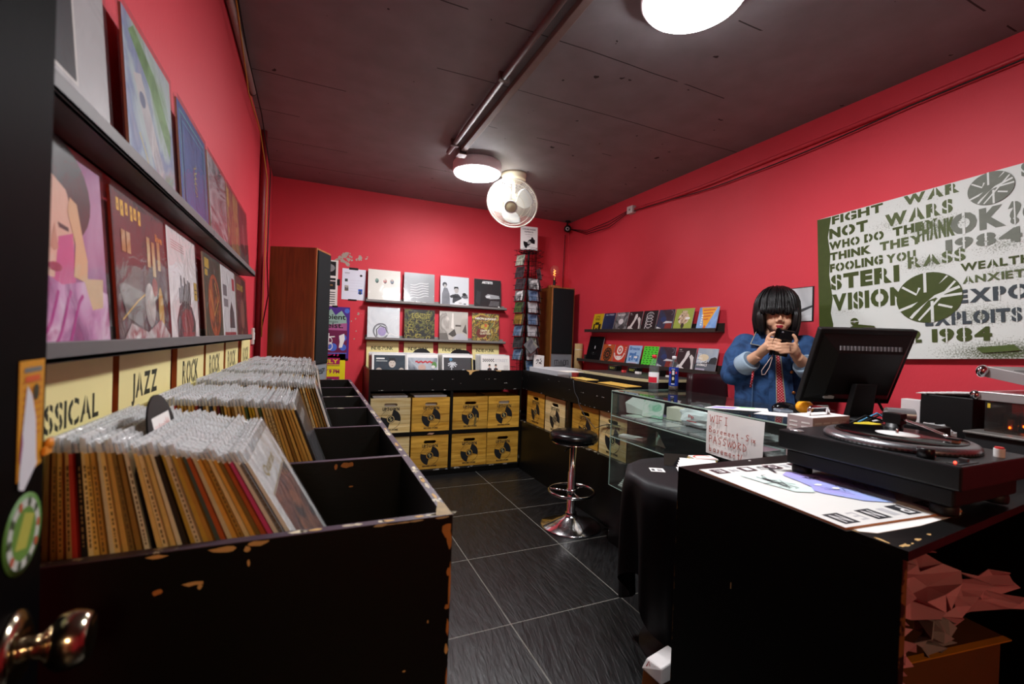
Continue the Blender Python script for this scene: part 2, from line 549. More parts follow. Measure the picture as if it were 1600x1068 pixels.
def wall_material(seed=0.0):
    m, nt, b = _new('red_wall_paint'); N = nt.nodes; L = nt.links.new
    tc = N.new('ShaderNodeTexCoord')
    n1 = N.new('ShaderNodeTexNoise'); n1.inputs['Scale'].default_value = 1.4; n1.inputs['Detail'].default_value = 6
    L(tc.outputs['Object'], n1.inputs['Vector'])
    cr = N.new('ShaderNodeValToRGB'); e = cr.color_ramp.elements
    e[0].position = 0.3; e[0].color = lin('cd3542'); e[1].position = 0.7; e[1].color = lin('d63e4b')
    L(n1.outputs['Fac'], cr.inputs[0]); L(cr.outputs[0], b.inputs['Base Color'])
    b.inputs['Roughness'].default_value = 0.55; b.inputs['Specular IOR Level'].default_value = 0.3
    n2 = N.new('ShaderNodeTexNoise'); n2.inputs['Scale'].default_value = 90; n2.inputs['Detail'].default_value = 3
    mp = N.new('ShaderNodeMapping'); mp.inputs['Scale'].default_value = (1, 1, 0.5)
    L(tc.outputs['Object'], mp.inputs[0]); L(mp.outputs[0], n2.inputs['Vector'])
    bp = N.new('ShaderNodeBump'); bp.inputs['Strength'].default_value = 0.25; bp.inputs['Distance'].default_value = 0.002
    L(n2.outputs['Fac'], bp.inputs['Height']); L(bp.outputs[0], b.inputs['Normal'])
    return m
WALL = wall_material()

def floor_material():
    m, nt, b = _new('slate_tiles'); N = nt.nodes; L = nt.links.new
    tc = N.new('ShaderNodeTexCoord'); sx = N.new('ShaderNodeSeparateXYZ'); L(tc.outputs['Object'], sx.inputs[0])
    masks = []; cells = []
    for ax, off, pitch in (('X', 0.861, 0.615), ('Y', 1.845, 0.63)):
        a = N.new('ShaderNodeMath'); a.operation = 'SUBTRACT'; a.inputs[1].default_value = off - 20 * pitch; L(sx.outputs[ax], a.inputs[0])
        d = N.new('ShaderNodeMath'); d.operation = 'DIVIDE'; d.inputs[1].default_value = pitch; L(a.outputs[0], d.inputs[0])
        f = N.new('ShaderNodeMath'); f.operation = 'FRACT'; L(d.outputs[0], f.inputs[0])
        c = N.new('ShaderNodeMath'); c.operation = 'FLOOR'; L(d.outputs[0], c.inputs[0]); cells.append(c)
        pp = N.new('ShaderNodeMath'); pp.operation = 'PINGPONG'; pp.inputs[1].default_value = 0.5; L(f.outputs[0], pp.inputs[0])
        lt = N.new('ShaderNodeMath'); lt.operation = 'LESS_THAN'; lt.inputs[1].default_value = 0.0045; L(pp.outputs[0], lt.inputs[0]); masks.append(lt)
    mx = N.new('ShaderNodeMath'); mx.operation = 'MAXIMUM'; L(masks[0].outputs[0], mx.inputs[0]); L(masks[1].outputs[0], mx.inputs[1])
    cell = N.new('ShaderNodeCombineXYZ'); L(cells[0].outputs[0], cell.inputs[0]); L(cells[1].outputs[0], cell.inputs[1])
    wn = N.new('ShaderNodeTexWhiteNoise'); wn.noise_dimensions = '2D'; L(cell.outputs[0], wn.inputs['Vector'])
    # riven slate: streaks whose direction differs from tile to tile
    vr = N.new('ShaderNodeVectorRotate'); vr.rotation_type = 'Z_AXIS'
    ma = N.new('ShaderNodeMath'); ma.operation = 'MULTIPLY_ADD'; ma.inputs[1].default_value = 1.6; ma.inputs[2].default_value = -1.6; L(wn.outputs['Value'], ma.inputs[0])
    L(tc.outputs['Object'], vr.inputs['Vector']); L(ma.outputs[0], vr.inputs['Angle'])
    mp = N.new('ShaderNodeMapping'); mp.inputs['Scale'].default_value = (3.0, 16.0, 1.0); L(vr.outputs[0], mp.inputs[0])
    nz = N.new('ShaderNodeTexNoise'); nz.inputs['Scale'].default_value = 3.0; nz.inputs['Detail'].default_value = 6; nz.inputs['Distortion'].default_value = 0.9
    L(mp.outputs[0], nz.inputs['Vector'])
    cr = N.new('ShaderNodeValToRGB'); e = cr.color_ramp.elements
    e[0].position = 0.35; e[0].color = lin('09090a'); e[1].position = 0.75; e[1].color = lin('161617'); L(nz.outputs['Fac'], cr.inputs[0])
    mc = N.new('ShaderNodeMix'); mc.data_type = 'RGBA'; L(mx.outputs[0], mc.inputs['Factor']); L(cr.outputs[0], mc.inputs['A']); mc.inputs['B'].default_value = lin('6f6d66')
    L(mc.outputs['Result'], b.inputs['Base Color'])
    rr = N.new('ShaderNodeMapRange'); rr.inputs['To Min'].default_value = 0.26; rr.inputs['To Max'].default_value = 0.5; L(nz.outputs['Fac'], rr.inputs['Value']); L(rr.outputs[0], b.inputs['Roughness'])
    bp = N.new('ShaderNodeBump'); bp.inputs['Strength'].default_value = 0.55; bp.inputs['Distance'].default_value = 0.006
    L(nz.outputs['Fac'], bp.inputs['Height']); L(bp.outputs[0], b.inputs['Normal'])
    return m

def ceiling_material():
    m, nt, b = _new('dark_ceiling_boards'); N = nt.nodes; L = nt.links.new
    tc = N.new('ShaderNodeTexCoord'); sx = N.new('ShaderNodeSeparateXYZ'); L(tc.outputs['Object'], sx.inputs[0])
    n0 = N.new('ShaderNodeTexNoise'); n0.inputs['Scale'].default_value = 1.2; L(tc.outputs['Object'], n0.inputs['Vector'])
    a = N.new('ShaderNodeMath'); a.operation = 'MULTIPLY_ADD'; a.inputs[1].default_value = 0.05; L(n0.outputs['Fac'], a.inputs[0]); L(sx.outputs['Y'], a.inputs[2])
    d = N.new('ShaderNodeMath'); d.operation = 'DIVIDE'; d.inputs[1].default_value = 0.47; L(a.outputs[0], d.inputs[0])
    f = N.new('ShaderNodeMath'); f.operation = 'FRACT'; L(d.outputs[0], f.inputs[0])
    lt = N.new('ShaderNodeMath'); lt.operation = 'LESS_THAN'; lt.inputs[1].default_value = 0.014; L(f.outputs[0], lt.inputs[0])
    n3 = N.new('ShaderNodeTexNoise'); n3.inputs['Scale'].default_value = 1.1; L(tc.outputs['Object'], n3.inputs['Vector'])
    g = N.new('ShaderNodeMath'); g.operation = 'GREATER_THAN'; g.inputs[1].default_value = 0.5; L(n3.outputs['Fac'], g.inputs[0])
    mu = N.new('ShaderNodeMath'); mu.operation = 'MULTIPLY'; L(lt.outputs[0], mu.inputs[0]); L(g.outputs[0], mu.inputs[1])
    n1 = N.new('ShaderNodeTexNoise'); n1.inputs['Scale'].default_value = 6; n1.inputs['Detail'].default_value = 8; L(tc.outputs['Object'], n1.inputs['Vector'])
    cr = N.new('ShaderNodeValToRGB'); e = cr.color_ramp.elements
    e[0].position = 0.3; e[0].color = lin('777274'); e[1].position = 0.7; e[1].color = lin('827d80'); L(n1.outputs['Fac'], cr.inputs[0])
    n4 = N.new('ShaderNodeTexNoise'); n4.inputs['Scale'].default_value = 14; n4.inputs['Detail'].default_value = 2; L(tc.outputs['Object'], n4.inputs['Vector'])
    g4 = N.new('ShaderNodeMath'); g4.operation = 'GREATER_THAN'; g4.inputs[1].default_value = 0.745; L(n4.outputs['Fac'], g4.inputs[0])
    mm = N.new('ShaderNodeMath'); mm.operation = 'MAXIMUM'; L(mu.outputs[0], mm.inputs[0]); L(g4.outputs[0], mm.inputs[1])
    mc = N.new('ShaderNodeMix'); mc.data_type = 'RGBA'; L(mm.outputs[0], mc.inputs['Factor']); L(cr.outputs[0], mc.inputs['A']); mc.inputs['B'].default_value = lin('1c1817')
    L(mc.outputs['Result'], b.inputs['Base Color']); b.inputs['Roughness'].default_value = 0.65
    bp = N.new('ShaderNodeBump'); bp.inputs['Strength'].default_value = 0.3; bp.inputs['Distance'].default_value = 0.004
    L(n1.outputs['Fac'], bp.inputs['Height']); L(bp.outputs[0], b.inputs['Normal'])
    return m

def slab(name, a, b, mat):
    mb = MB(); mb.box(a, b, mat); return struct(mb.build(name))
slab('floor', (XL - 0.1, YF - 0.1, -0.08), (XR + 0.1, YB + 0.1, 0), floor_material())
slab('ceiling', (XL - 0.1, YF - 0.1, ZC), (XR + 0.1, YB + 0.1, ZC + 0.08), ceiling_material())
slab('wall_left', (XL - 0.1, YF, 0), (XL, YB, ZC), WALL)
slab('wall_right', (XR, YF, 0), (XR + 0.1, YB, ZC), WALL)
slab('wall_back', (XL - 0.1, YB, 0), (XR + 0.1, YB + 0.1, ZC), WALL)
# the wall behind the camera, with the doorway the open door belongs to
mb = MB()
mb.box((0.75, YF - 0.1, 0), (XR + 0.1, YF, ZC), WALL).box((XL - 0.1, YF - 0.1, 0), (-0.2, YF, ZC), WALL).box((-0.2, YF - 0.1, 2.08), (0.75, YF, ZC), WALL)
struct(mb.build('wall_front'))
# corridor beyond the doorway, lit by its own warm lamp
mb = MB(); mb.box((-0.6, YF - 1.3, -0.08), (1.2, YF - 0.1, 0), M('4a4038', 0.6)).box((-0.6, YF - 1.3, 2.5), (1.2, YF - 0.1, 2.58), M('c9bda8', 0.7)).box((-0.7, YF - 1.3, 0), (-0.6, YF - 0.1, 2.5), M('c9b898', 0.7)).box((1.2, YF - 1.3, 0), (1.3, YF - 0.1, 2.5), M('c9b898', 0.7)).box((-0.6, YF - 1.4, 0), (1.2, YF - 1.3, 2.5), M('c9b898', 0.7))
struct(mb.build('wall_corridor'))
_l = bpy.data.lights.new('corridor_light', 'AREA'); _l.shape = 'DISK'; _l.size = 0.35; _l.energy = CORRIDOR_W; _l.color = (1.0, 0.72, 0.42)
_lo = bpy.data.objects.new('corridor_light', _l); COL.objects.link(_lo); _lo.matrix_world = Matrix.Translation((0.30, YF - 0.55, 2.2)) @ (Vector((-0.48, 2.6, -1.2)).normalized().to_track_quat('-Z', 'Y').to_matrix().to_4x4())

# ------------------------------------------------------------------ ceiling lamps, fan, conduits
GLOW = M('fdfdff', 0.5, var=0.0, emit=LAMP_STRENGTH)
def ceiling_lamp(x, y, label):
    t = thing('ceiling_lamp', label, 'lamp', (x, y, ZC), group='round ceiling lamps')
    mb = MB(); mb.lathe([(0, 0), (0.19, 0), (0.195, -0.012), (0.195, -0.075), (0.183, -0.085), (0.178, -0.07)], M('e9e4e6', 0.5, var=0.03), 48); mb.build('rim', t)
    mb = MB(); mb.lathe([(0.180, -0.072), (0.178, -0.092), (0.12, -0.103), (0.0, -0.107)], GLOW, 48); mb.build('diffuser', t)
    return t
ceiling_lamp(1.16, 3.44, 'round white ceiling lamp lit up beside the ceiling fan')
ceiling_lamp(1.285, 1.31, 'round white ceiling lamp lit up nearest the viewer, cut by the photo\'s top edge')


IVORY = M('ddd6bc', 0.4, var=0.05)
FANW = M('e2ded0', 0.4, var=0.04)
t = thing('ceiling_fan', 'cream caged fan hanging from the ceiling in front of the back wall', 'fan', (1.512, 3.505, ZC))
mb = MB(); mb.lathe([(0, 0), (0.105, 0), (0.107, -0.02), (0.102, -0.028), (0.102, -0.05), (0.095, -0.056), (0, -0.058)], IVORY, 40); mb.build('mounting_plate', t)
hub = Vector((-0.05, -0.10, -0.285)); axis = Vector((-0.46, -0.62, -0.62)).normalized()
mb = MB(); mb.tube([(0, 0, -0.05), (0.005, 0, -0.12), (0.0, -0.005, -0.20), (-0.01, -0.03, -0.25)], 0.014, IVORY, 12); mb.tube([(-0.04, 0, -0.05), (-0.09, -0.01, -0.12), (-0.09, -0.03, -0.2)], 0.003, WHITE, 6); mb.build('stem', t)
FT = Matrix.Translation(hub) @ axis.to_track_quat('Z', 'Y').to_matrix().to_4x4()
mb = MB(); mb.lathe([(0, -0.13), (0.04, -0.12), (0.055, -0.08), (0.055, -0.03), (0.03, -0.02), (0, -0.02)], IVORY, 28, FT); mb.build('motor_housing', t)
mb = MB()
RC = 0.205
for q in range(90):
    a = 2 * pi * q / 90
    def pt(r, z): return (r * cos(a), r * sin(a), z)
    mb.tube([pt(0.05, 0.062), pt(0.10, 0.058), pt(0.16, 0.046), pt(0.195, 0.022), pt(RC, 0.0), pt(0.19, -0.035), pt(0.13, -0.058), pt(0.06, -0.066)], 0.0011, FANW, 4, T=FT)
for rr, zz, wr in ((RC + 0.003, 0.0, 0.006), (0.165, 0.045, 0.0016), (0.11, 0.058, 0.0016), (0.052, 0.063, 0.004), (0.15, -0.05, 0.0016)):
    mb.tube([(rr * cos(2 * pi * i / 48), rr * sin(2 * pi * i / 48), zz) for i in range(48)], wr, FANW, 8, True, T=FT)
mb.build('cage', t)
mb = MB(); mb.lathe([(0.05, 0.058), (0.052, 0.066), (0.046, 0.069), (0.044, 0.067)], M('8f8f90', 0.3), 32, FT); mb.lathe([(0.045, 0.066), (0.03, 0.069), (0, 0.07)], M('cfc9a4', 0.4), 32, FT); mb.build('centre_badge', t)
for b3 in range(3):
    mb = MB()
    def bl(u, v, b3=b3):
        r = 0.03 + 0.145 * v; a = 2 * pi * b3 / 3 + (u - 0.5) * (0.75 + 0.75 * sin(pi * min(1, v * 0.9 + 0.08))) + v * 0.4
        return (r * cos(a), r * sin(a), 0.02 * (u - 0.5) * 1.6 - 0.005)
    mb.grid(bl, 12, 10, M('d3d8dc', 0.25, var=0.03), T=FT); mb.build('blade', t, solid=0.0025)

PIPE = M('5f5350', 0.45, var=0.15)
PIPE2 = M('7b6a64', 0.5, var=0.15)
mb = MB(); mb.tube([(0.86, YF, 2.675), (0.875, 1.6, 2.675), (0.875, 3.28, 2.675)], 0.017, PIPE, 12)
for yy in (1.0, 2.2, 3.1):
    mb.box((0.845, yy, 2.655), (0.905, yy + 0.02, 2.70), PIPE)
tag(mb.build('conduit'), 'dark round conduit running along the ceiling to the far lamp', 'pipe')
mb = MB(); mb.box((0.945, YF, 2.668), (0.985, 3.2, 2.70), PIPE2); mb.box((0.93, 3.2, 2.65), (1.0, 3.28, 2.70), PIPE2); mb.box((0.94, 3.195, 2.655), (0.99, 3.205, 2.69), INK); mb.box((0.94, 3.275, 2.655), (0.99, 3.285, 2.69), INK)
tag(mb.build('cable_trunking', bevel=0.003), 'brown square cable trunking along the ceiling beside the round conduit', 'trunking')
# sagging red conduit on the right wall, its junction box, cables to the little camera in the corner
mb = MB()
pts = []
for i in range(40):
    y = 3.42 - i * (3.42 + 1.2) / 39; s = (3.42 - y)
    z = 2.565 - 0.012 * sin(min(1, s / 1.2) * pi) + (0.0 if s < 1.0 else 0.018 * (s - 1.0)) - 0.02 * sin(s * 1.1)
    pts.append((XR - 0.014, y, z))
mb.tube(pts, 0.013, M('c0313c', 0.45), 10)
tag(mb.build('wall_conduit'), 'red painted conduit sagging along the right wall under the ceiling', 'pipe')
mb = MB(); mb.tube([(p[0] - 0.012, p[1], p[2] - 0.02 - 0.03 * max(0, sin((i - 4) * 0.22)) * (1 if i < 34 else 0.3)) for i, p in enumerate(pts)], 0.004, M('2a1a1a', 0.5), 6)
tag(mb.build('cable'), 'thin dark cable drooping below the red conduit on the right wall', 'cable')
mb = MB(); mb.box((XR - 0.045, 3.425, 2.53), (XR, 3.505, 2.60), M('d8d0cc', 0.5)); mb.lathe([(0, 0), (0.01, 0), (0.01, 0.004), (0, 0.004)], GREY, 12, Matrix.Translation((XR - 0.045, 3.465, 2.565)) @ Matrix.Rotation(-pi / 2, 4, 'Y'))
tag(mb.build('junction_box', bevel=0.004), 'pale square junction box at the far end of the red conduit', 'junction box')
mb = MB()
for k in range(3):
    mb.tube([(XR - 0.02, 3.51, 2.575 - k * 0.01), (XR - 0.03, 3.8, 2.53 - k * 0.03), (XR - 0.04, 4.2, 2.52 - k * 0.02), (XR - 0.05, 4.53, 2.60)], 0.0035, INK, 6)
tag(mb.build('camera_cables'), 'loose black cables looping from the junction box to the corner camera', 'cable')
t = thing('corner_camera', 'small round black camera fixed high in the far right corner', 'camera', (2.675, 4.56, 2.61))
CT = Vector((-0.55, -0.8, -0.2)).normalized().to_track_quat('Z', 'Y').to_matrix().to_4x4()
mb = MB(); mb.lathe([(0, -0.04), (0.03, -0.035), (0.042, 0), (0.04, 0.02), (0.03, 0.028), (0.0, 0.028)], BLACK, 24, CT); mb.build('housing', t)
mb = MB(); mb.lathe([(0.022, 0.027), (0.022, 0.032), (0.012, 0.032), (0.0, 0.03)], M('b8b8bc', 0.2), 24, CT); mb.lathe([(0, 0.0335), (0.012, 0.033)], M('101014', 0.08), 20, CT); mb.build('lens', t)
mb = MB(); mb.tube([(0.0, 0.02, 0.03), (0.01, 0.03, 0.07), (0.0, 0.0, 0.088)], 0.009, BLACK, 8); mb.cyl((0, 0, 0.08), (0, 0, 0.09), 0.03, BLACK); mb.build('bracket', t)
mb = MB(); mb.tube([(2.67, 4.60, 2.55), (2.665, 4.61, 2.1), (2.67, 4.615, 1.75), (2.66, 4.612, 1.3), (2.66, 4.612, 0.95)], 0.004, INK, 6)
tag(mb.build('wall_cable'), 'thin dark cord hanging down the back wall behind the corner speaker', 'cable')

# left wall corner pipes
DKRED = M('7d2026', 0.5, var=0.15)
mb = MB(); mb.tube([(XL + 0.022, 3.62, ZC), (XL + 0.022, 3.62, 2.2), (XL + 0.022, 3.60, 0.9)], 0.02, DKRED, 12)
tag(mb.build('wall_pipe'), 'dark red vertical pipe on the left wall beside the tall wooden speaker', 'pipe')
mb = MB(); mb.tube([(XL + 0.02, -0.9, 2.675), (XL + 0.02, 2.0, 2.672), (XL + 0.02, 3.0, 2.668)], 0.016, M('a08d86', 0.5), 10); mb.tube([(XL + 0.02, 3.0, 2.668), (XL + 0.02, 3.02, 2.668)], 0.019, M('6a5a55', 0.5), 10)
tag(mb.build('ceiling_edge_pipe'), 'pale pipe running along the top of the left wall', 'pipe')
mb = MB(); mb.tube([(XL + 0.06, 2.09, 2.62), (XL + 0.05, 2.3, 2.60), (XL + 0.03, 2.75, 2.55), (XL + 0.03, 3.3, 2.57), (XL + 0.055, 3.55, 2.35), (XL + 0.055, 3.56, 1.9), (XL + 0.05, 3.58, 1.5), (XL + 0.05, 3.56, 1.25)], 0.0035, M('b08a2c', 0.5), 6)
tag(mb.build('yellow_cable'), 'yellow cable drooping from the left ceiling edge down the corner', 'cable')
mb = MB(); mb.tube([(XL + 0.055, 2.05, 2.68), (XL + 0.045, 2.6, 2.65), (XL + 0.045, 3.2, 2.64), (XL + 0.06, 3.70, 2.45), (XL + 0.055, 3.72, 1.8), (XL + 0.07, 3.70, 1.55), (XL + 0.03, 3.68, 1.25)], 0.004, INK, 6)
tag(mb.build('black_cable'), 'black cable trailing down the left corner beside the dark red pipe', 'cable')
mb = MB(); mb.box((XL, 1.72, 2.60), (XL + 0.05, 2.02, 2.70), M('b9a79f', 0.6)); mb.box((XL + 0.045, 2.02, 2.63), (XL + 0.06, 2.07, 2.66), M('c4482a', 0.5))
tag(mb.build('cable_box', bevel=0.004), 'pale cable box under the ceiling on the left wall', 'junction box')
mb = MB(); mb.box((XL, 3.44, 1.20), (XL + 0.012, 3.53, 1.31), M('cfc3bd', 0.5)); mb.box((XL + 0.012, 3.46, 1.23), (XL + 0.016, 3.51, 1.28), M('e4dedb', 0.4))
tag(mb.build('wall_socket', bevel=0.003), 'pale wall socket at the far end of the lower left shelf', 'socket')

# peeled paint on the back wall
mb = MB(); A = Art(mb, 0, 0, 1, 1, Matrix.Translation((0, YB, 0)))
rp = random.Random(3); PEEL = M('a99f92', 0.8, var=0.25)
for k in range(46):
    cx_, cz_, s_ = random.Random(k * 7 + 1).choice([(0.25, 2.02, 1.0), (0.33, 2.04, 1.0), (0.40, 2.02, 0.8), (0.30, 1.98, 1.0), (0.33, 1.45, 0.6), (0.35, 1.28, 0.5), (0.42, 1.52, 0.5)])
    cx_ += rp.uniform(-0.07, 0.07); cz_ += rp.uniform(-0.045, 0.045); r0 = rp.uniform(0.006, 0.026) * s_
    n = rp.randint(6, 10)
    A.poly([(cx_ + r0 * rp.uniform(0.4, 1.2) * cos(2 * pi * i / n), cz_ + r0 * rp.uniform(0.4, 1.2) * sin(2 * pi * i / n)) for i in range(n)], PEEL)
struct(mb.build('trim_1'))

# ------------------------------------------------------------------ record jackets
def jacket(name, label, T, draw=None, w=0.312, h=0.312, t=0.0045, face=None, sleeve=True, cat='record', group=None, spine=None, sl=None):
    mb = MB(); face = face or WHITE
    mb.box((0, 0, 0), (w, t, h), spine or M('b9ae98', 0.7))
    A = Art(mb, 0, 0, w, h)
    A.rect(0.002, 0.002, 0.998, 0.998, face)
    if draw:
        draw(A)
    o = mb.build(name, matrix=T)
    tag(o, label, cat, group)
    if sleeve:
        s = MB(); s.box((-0.004, -0.0035, -0.001), (w + 0.004, t + 0.002, h + 0.010), sl or SLEEVE); s.build('plastic_sleeve', o)
    return o

SKIN = M('d9a58c', 0.5, var=0.06)
PINK = RAMP(['b04a86', '8a3f7c', 'c98bb8', 'd8b8d0', 'a82d7c'], 5.0, 1.6, 5, coat=0.6)
def art_portrait(A):
    A.rect(0, 0, 1, 1, RAMP(['7c3a63', '9c5f8c', 'b58fae', '6d3a60'], 3, 1.0, 4))
    A.ell(0.50, 0.80, 0.36, 0.26, M('1d1518', 0.4))
    A.ell(0.42, 0.58, 0.23, 0.33, M('dcb09a', 0.5, var=0.06), rot=-0.12)
    A.poly([(0.12, 0.62), (0.2, 0.95), (0.55, 0.97), (0.62, 0.8), (0.45, 0.86), (0.28, 0.78), (0.2, 0.6)], M('1d1518', 0.4))
    A.poly([(0.50, 0.56), (0.64, 0.60), (0.64, 0.36), (0.52, 0.28), (0.34, 0.30), (0.30, 0.35), (0.44, 0.36)], M('c8568a', 0.5, var=0.2))
    A.poly([(0.28, 0.645), (0.40, 0.655), (0.39, 0.63), (0.30, 0.625)], M('3a2422', 0.5)); A.poly([(0.50, 0.63), (0.60, 0.62), (0.60, 0.60), (0.51, 0.605)], M('3a2422', 0.5))
    A.poly([(0.27, 0.70), (0.40, 0.715), (0.40, 0.70), (0.28, 0.685)], M('2a1a18', 0.5))
    A.poly([(0.42, 0.50), (0.47, 0.62), (0.49, 0.50), (0.45, 0.485)], M('c58d75', 0.5)); A.ell(0.45, 0.41, 0.06, 0.022, M('a03050', 0.4))
    A.poly([(0.62, 0.38), (0.66, 0.55), (0.60, 0.70), (0.63, 0.78), (0.70, 0.76), (0.74, 0.60), (0.78, 0.48), (0.76, 0.36)], M('d8ae84', 0.5, var=0.1))
    A.poly([(0, 0.36), (0.25, 0.40), (0.5, 0.33), (0.75, 0.37), (1, 0.32), (1, 0), (0, 0)], PINK)
    A.poly([(0.72, 0.38), (0.95, 0.40), (0.93, 0.24), (0.80, 0.22)], M('cfae88', 0.5, var=0.25))
    for k in range(5):
        A.line([(0.02 + 0.12 * k + 0.04 * j, 0.03 + 0.05 * j + 0.03 * sin(j + k)) for j in range(6)], 0.022, M('b02a86', 0.4, var=0.2))
def art_band(A):
    A.rect(0, 0, 1, 1, RAMP(['1c1114', '3a1419', '521a20', '241416'], 2.5, 0.8, 3, coat=0.5))
    for k, (u, w_) in enumerate(((0.08, 0.04), (0.14, 0.05), (0.22, 0.04), (0.30, 0.04), (0.36, 0.05), (0.44, 0.045))):
        A.rect(u, 0.87 - 0.02 * (k % 2), u + w_, 0.95, M('e0b23a', 0.5)); A.rect(u + w_ * 0.4, 0.89, u + w_ * 0.6, 0.915, M('2a1614', 0.5))
    A.text('live', 0.78, 0.80, 0.16, 0.06, M('d8862a', 0.5), 0.02)
    for u, v, h_ in ((0.58, 0.58, 0.22), (0.68, 0.52, 0.26), (0.80, 0.58, 0.22), (0.12, 0.62, 0.14), (0.20, 0.62, 0.14)):
        A.rect(u, v, u + 0.065, v + h_, RAMP(['d8c69a', 'a9793c', 'e5dcc2'], 9, 0.6, 3))
    A.poly([(0.03, 0.40), (0.1, 0.42), (0.45, 0.38), (0.62, 0.42), (0.55, 0.26), (0.36, 0.14), (0.14, 0.2)], M('6f6a68', 0.25, var=0.3))
    A.line([(0.06, 0.18), (0.35, 0.32), (0.62, 0.42)], 0.012, M('caa04a', 0.5))
    A.ell(0.58, 0.30, 0.11, 0.16, RAMP(['cfc8c2', '8a8480', 'e6e2dd'], 12, 1, 3)); A.ell(0.70, 0.44, 0.06, 0.07, M('8c2a1c', 0.5)); A.ell(0.82, 0.25, 0.06, 0.2, M('b9903e', 0.5, var=0.3))
    A.poly([(0.0, 0.0), (0.2, 0.16), (0.5, 0.1), (0.8, 0.2), (1, 0.08), (1, 0)], RAMP(['3c2a2c', 'b9b3b1', '8d2026', 'd9d5d2'], 6, 2, 4, coat=0.8))
def art_dome(A):
    A.rect(0, 0, 1, 1, M('d9d2d2', 0.5, var=0.05))
    for k in range(4):
        A.rect(0.12, 0.90 - k * 0.022, 0.55, 0.905 - k * 0.022, M('b04a4a', 0.6))
    A.poly([(0.2, 0.0), (0.18, 0.2), (0.3, 0.34), (0.5, 0.4), (0.74, 0.34), (0.86, 0.2), (0.85, 0)], RAMP(['4b4548', '2f2b2d', '6b6260'], 9, 1, 5))
    for k in range(7):
        A.rect(0.30 + 0.06 * k, 0.36, 0.345 + 0.06 * k, 0.50 + 0.12 * abs(sin(k * 1.7)), M('55504f', 0.6, var=0.3))
    A.ell(0.55, 0.2, 0.22, 0.12, M('7d3a38', 0.5, var=0.3)); A.rect(0.36, 0.02, 0.78, 0.1, M('8d4040', 0.6, var=0.3)); A.rect(0.86, 0.42, 0.98, 0.60, M('b8963a', 0.6)); A.rect(0.88, 0.52, 0.96, 0.53, INK); A.rect(0.88, 0.48, 0.96, 0.49, INK)
def art_orange(A):
    A.rect(0, 0, 1, 1, RAMP(['1d2420', '35402f', '23211d'], 3, 1, 3, coat=0.4))
    A.rect(0.06, 0.84, 0.3, 0.95, M('c2a132', 0.5)); A.rect(0.06, 0.75, 0.2, 0.82, M('c2a132', 0.5)); A.ell(0.55, 0.42, 0.38, 0.36, RAMP(['6d2c1c', 'b65c28', '3d1d16', 'c98b3a'], 6, 2.5, 4)); A.ring(0.55, 0.42, 0.33, 0.38, M('a84a22', 0.5)); A.line([(0.3, 0.6), (0.5, 0.3), (0.8, 0.5), (0.6, 0.7)], 0.03, M('d6a04a', 0.5))
def art_white_photo(A):
    A.rect(0, 0, 1, 1, M('d6d6d8', 0.5, var=0.04)); A.rect(0.1, 0.6, 0.35, 0.75, M('6a6a70', 0.6)); A.rect(0.12, 0.45, 0.4, 0.56, M('7d7d82', 0.6)); A.rect(0.75, 0.72, 0.95, 0.9, M('b03a48', 0.5))
    A.poly([(0.45, 0.16), (0.5, 0.4), (0.65, 0.55), (0.8, 0.4), (0.85, 0.16)], M('45454b', 0.6, var=0.3)); A.rect(0.1, 0.05, 0.9, 0.1, M('a04048', 0.5))
def art_brown(A):
    A.rect(0, 0, 1, 1, RAMP(['3c2024', '6d3338', '2a1a1e', '8a6048'], 4, 2, 5, coat=0.5)); A.text('SOUND', 0.1, 0.78, 0.6, 0.1, M('c6ae3a', 0.5), 0.02); A.ell(0.55, 0.4, 0.2, 0.25, M('8d5a50', 0.5, var=0.3))
def art_framed(A):
    A.rect(0, 0, 1, 1, M('b6b4b5', 0.4, var=0.04)); A.rect(0.0, 0.17, 0.63, 0.97, M('d6d2cc', 0.5)); A.rect(0.0, 0.185, 0.61, 0.96, RAMP(['17171b', '232028', '0f0f12'], 3, 0.6, 3))
    A.poly([(0.22, 0.52), (0.26, 0.75), (0.20, 0.96), (0.45, 0.96), (0.42, 0.72), (0.33, 0.50)], M('a5603c', 0.5, var=0.15)); A.ell(0.35, 0.74, 0.1, 0.05, M('8a4a30', 0.5))
def art_lake(A):
    A.rect(0, 0, 1, 1, RAMP(['5f8a5a', '8fae8d', 'b4c4c6', '7f8fb4', 'a9a7b6', '7d9a86'], 2.2, 2.0, 6, coat=0.8, bump=0.1)); A.poly([(0.1, 0.9), (0.5, 0.7), (0.9, 0.35), (0.95, 0.55), (0.6, 0.85), (0.2, 0.98)], RAMP(['55803e', '7ca46a', '4d7446'], 5, 2, 4, coat=0.8)); A.poly([(0.15, 0.66), (0.3, 0.72), (0.7, 0.2), (0.6, 0.05), (0.35, 0.35)], RAMP(['a6a4ac', 'c8c4c2', '8c8aa4'], 4, 2, 4, coat=0.8)); A.line([(0.2, 0.3), (0.3, 0.2), (0.42, 0.06)], 0.02, M('c2b878', 0.5)); A.ell(0.3, 0.55, 0.06, 0.05, M('5f6a86', 0.5))
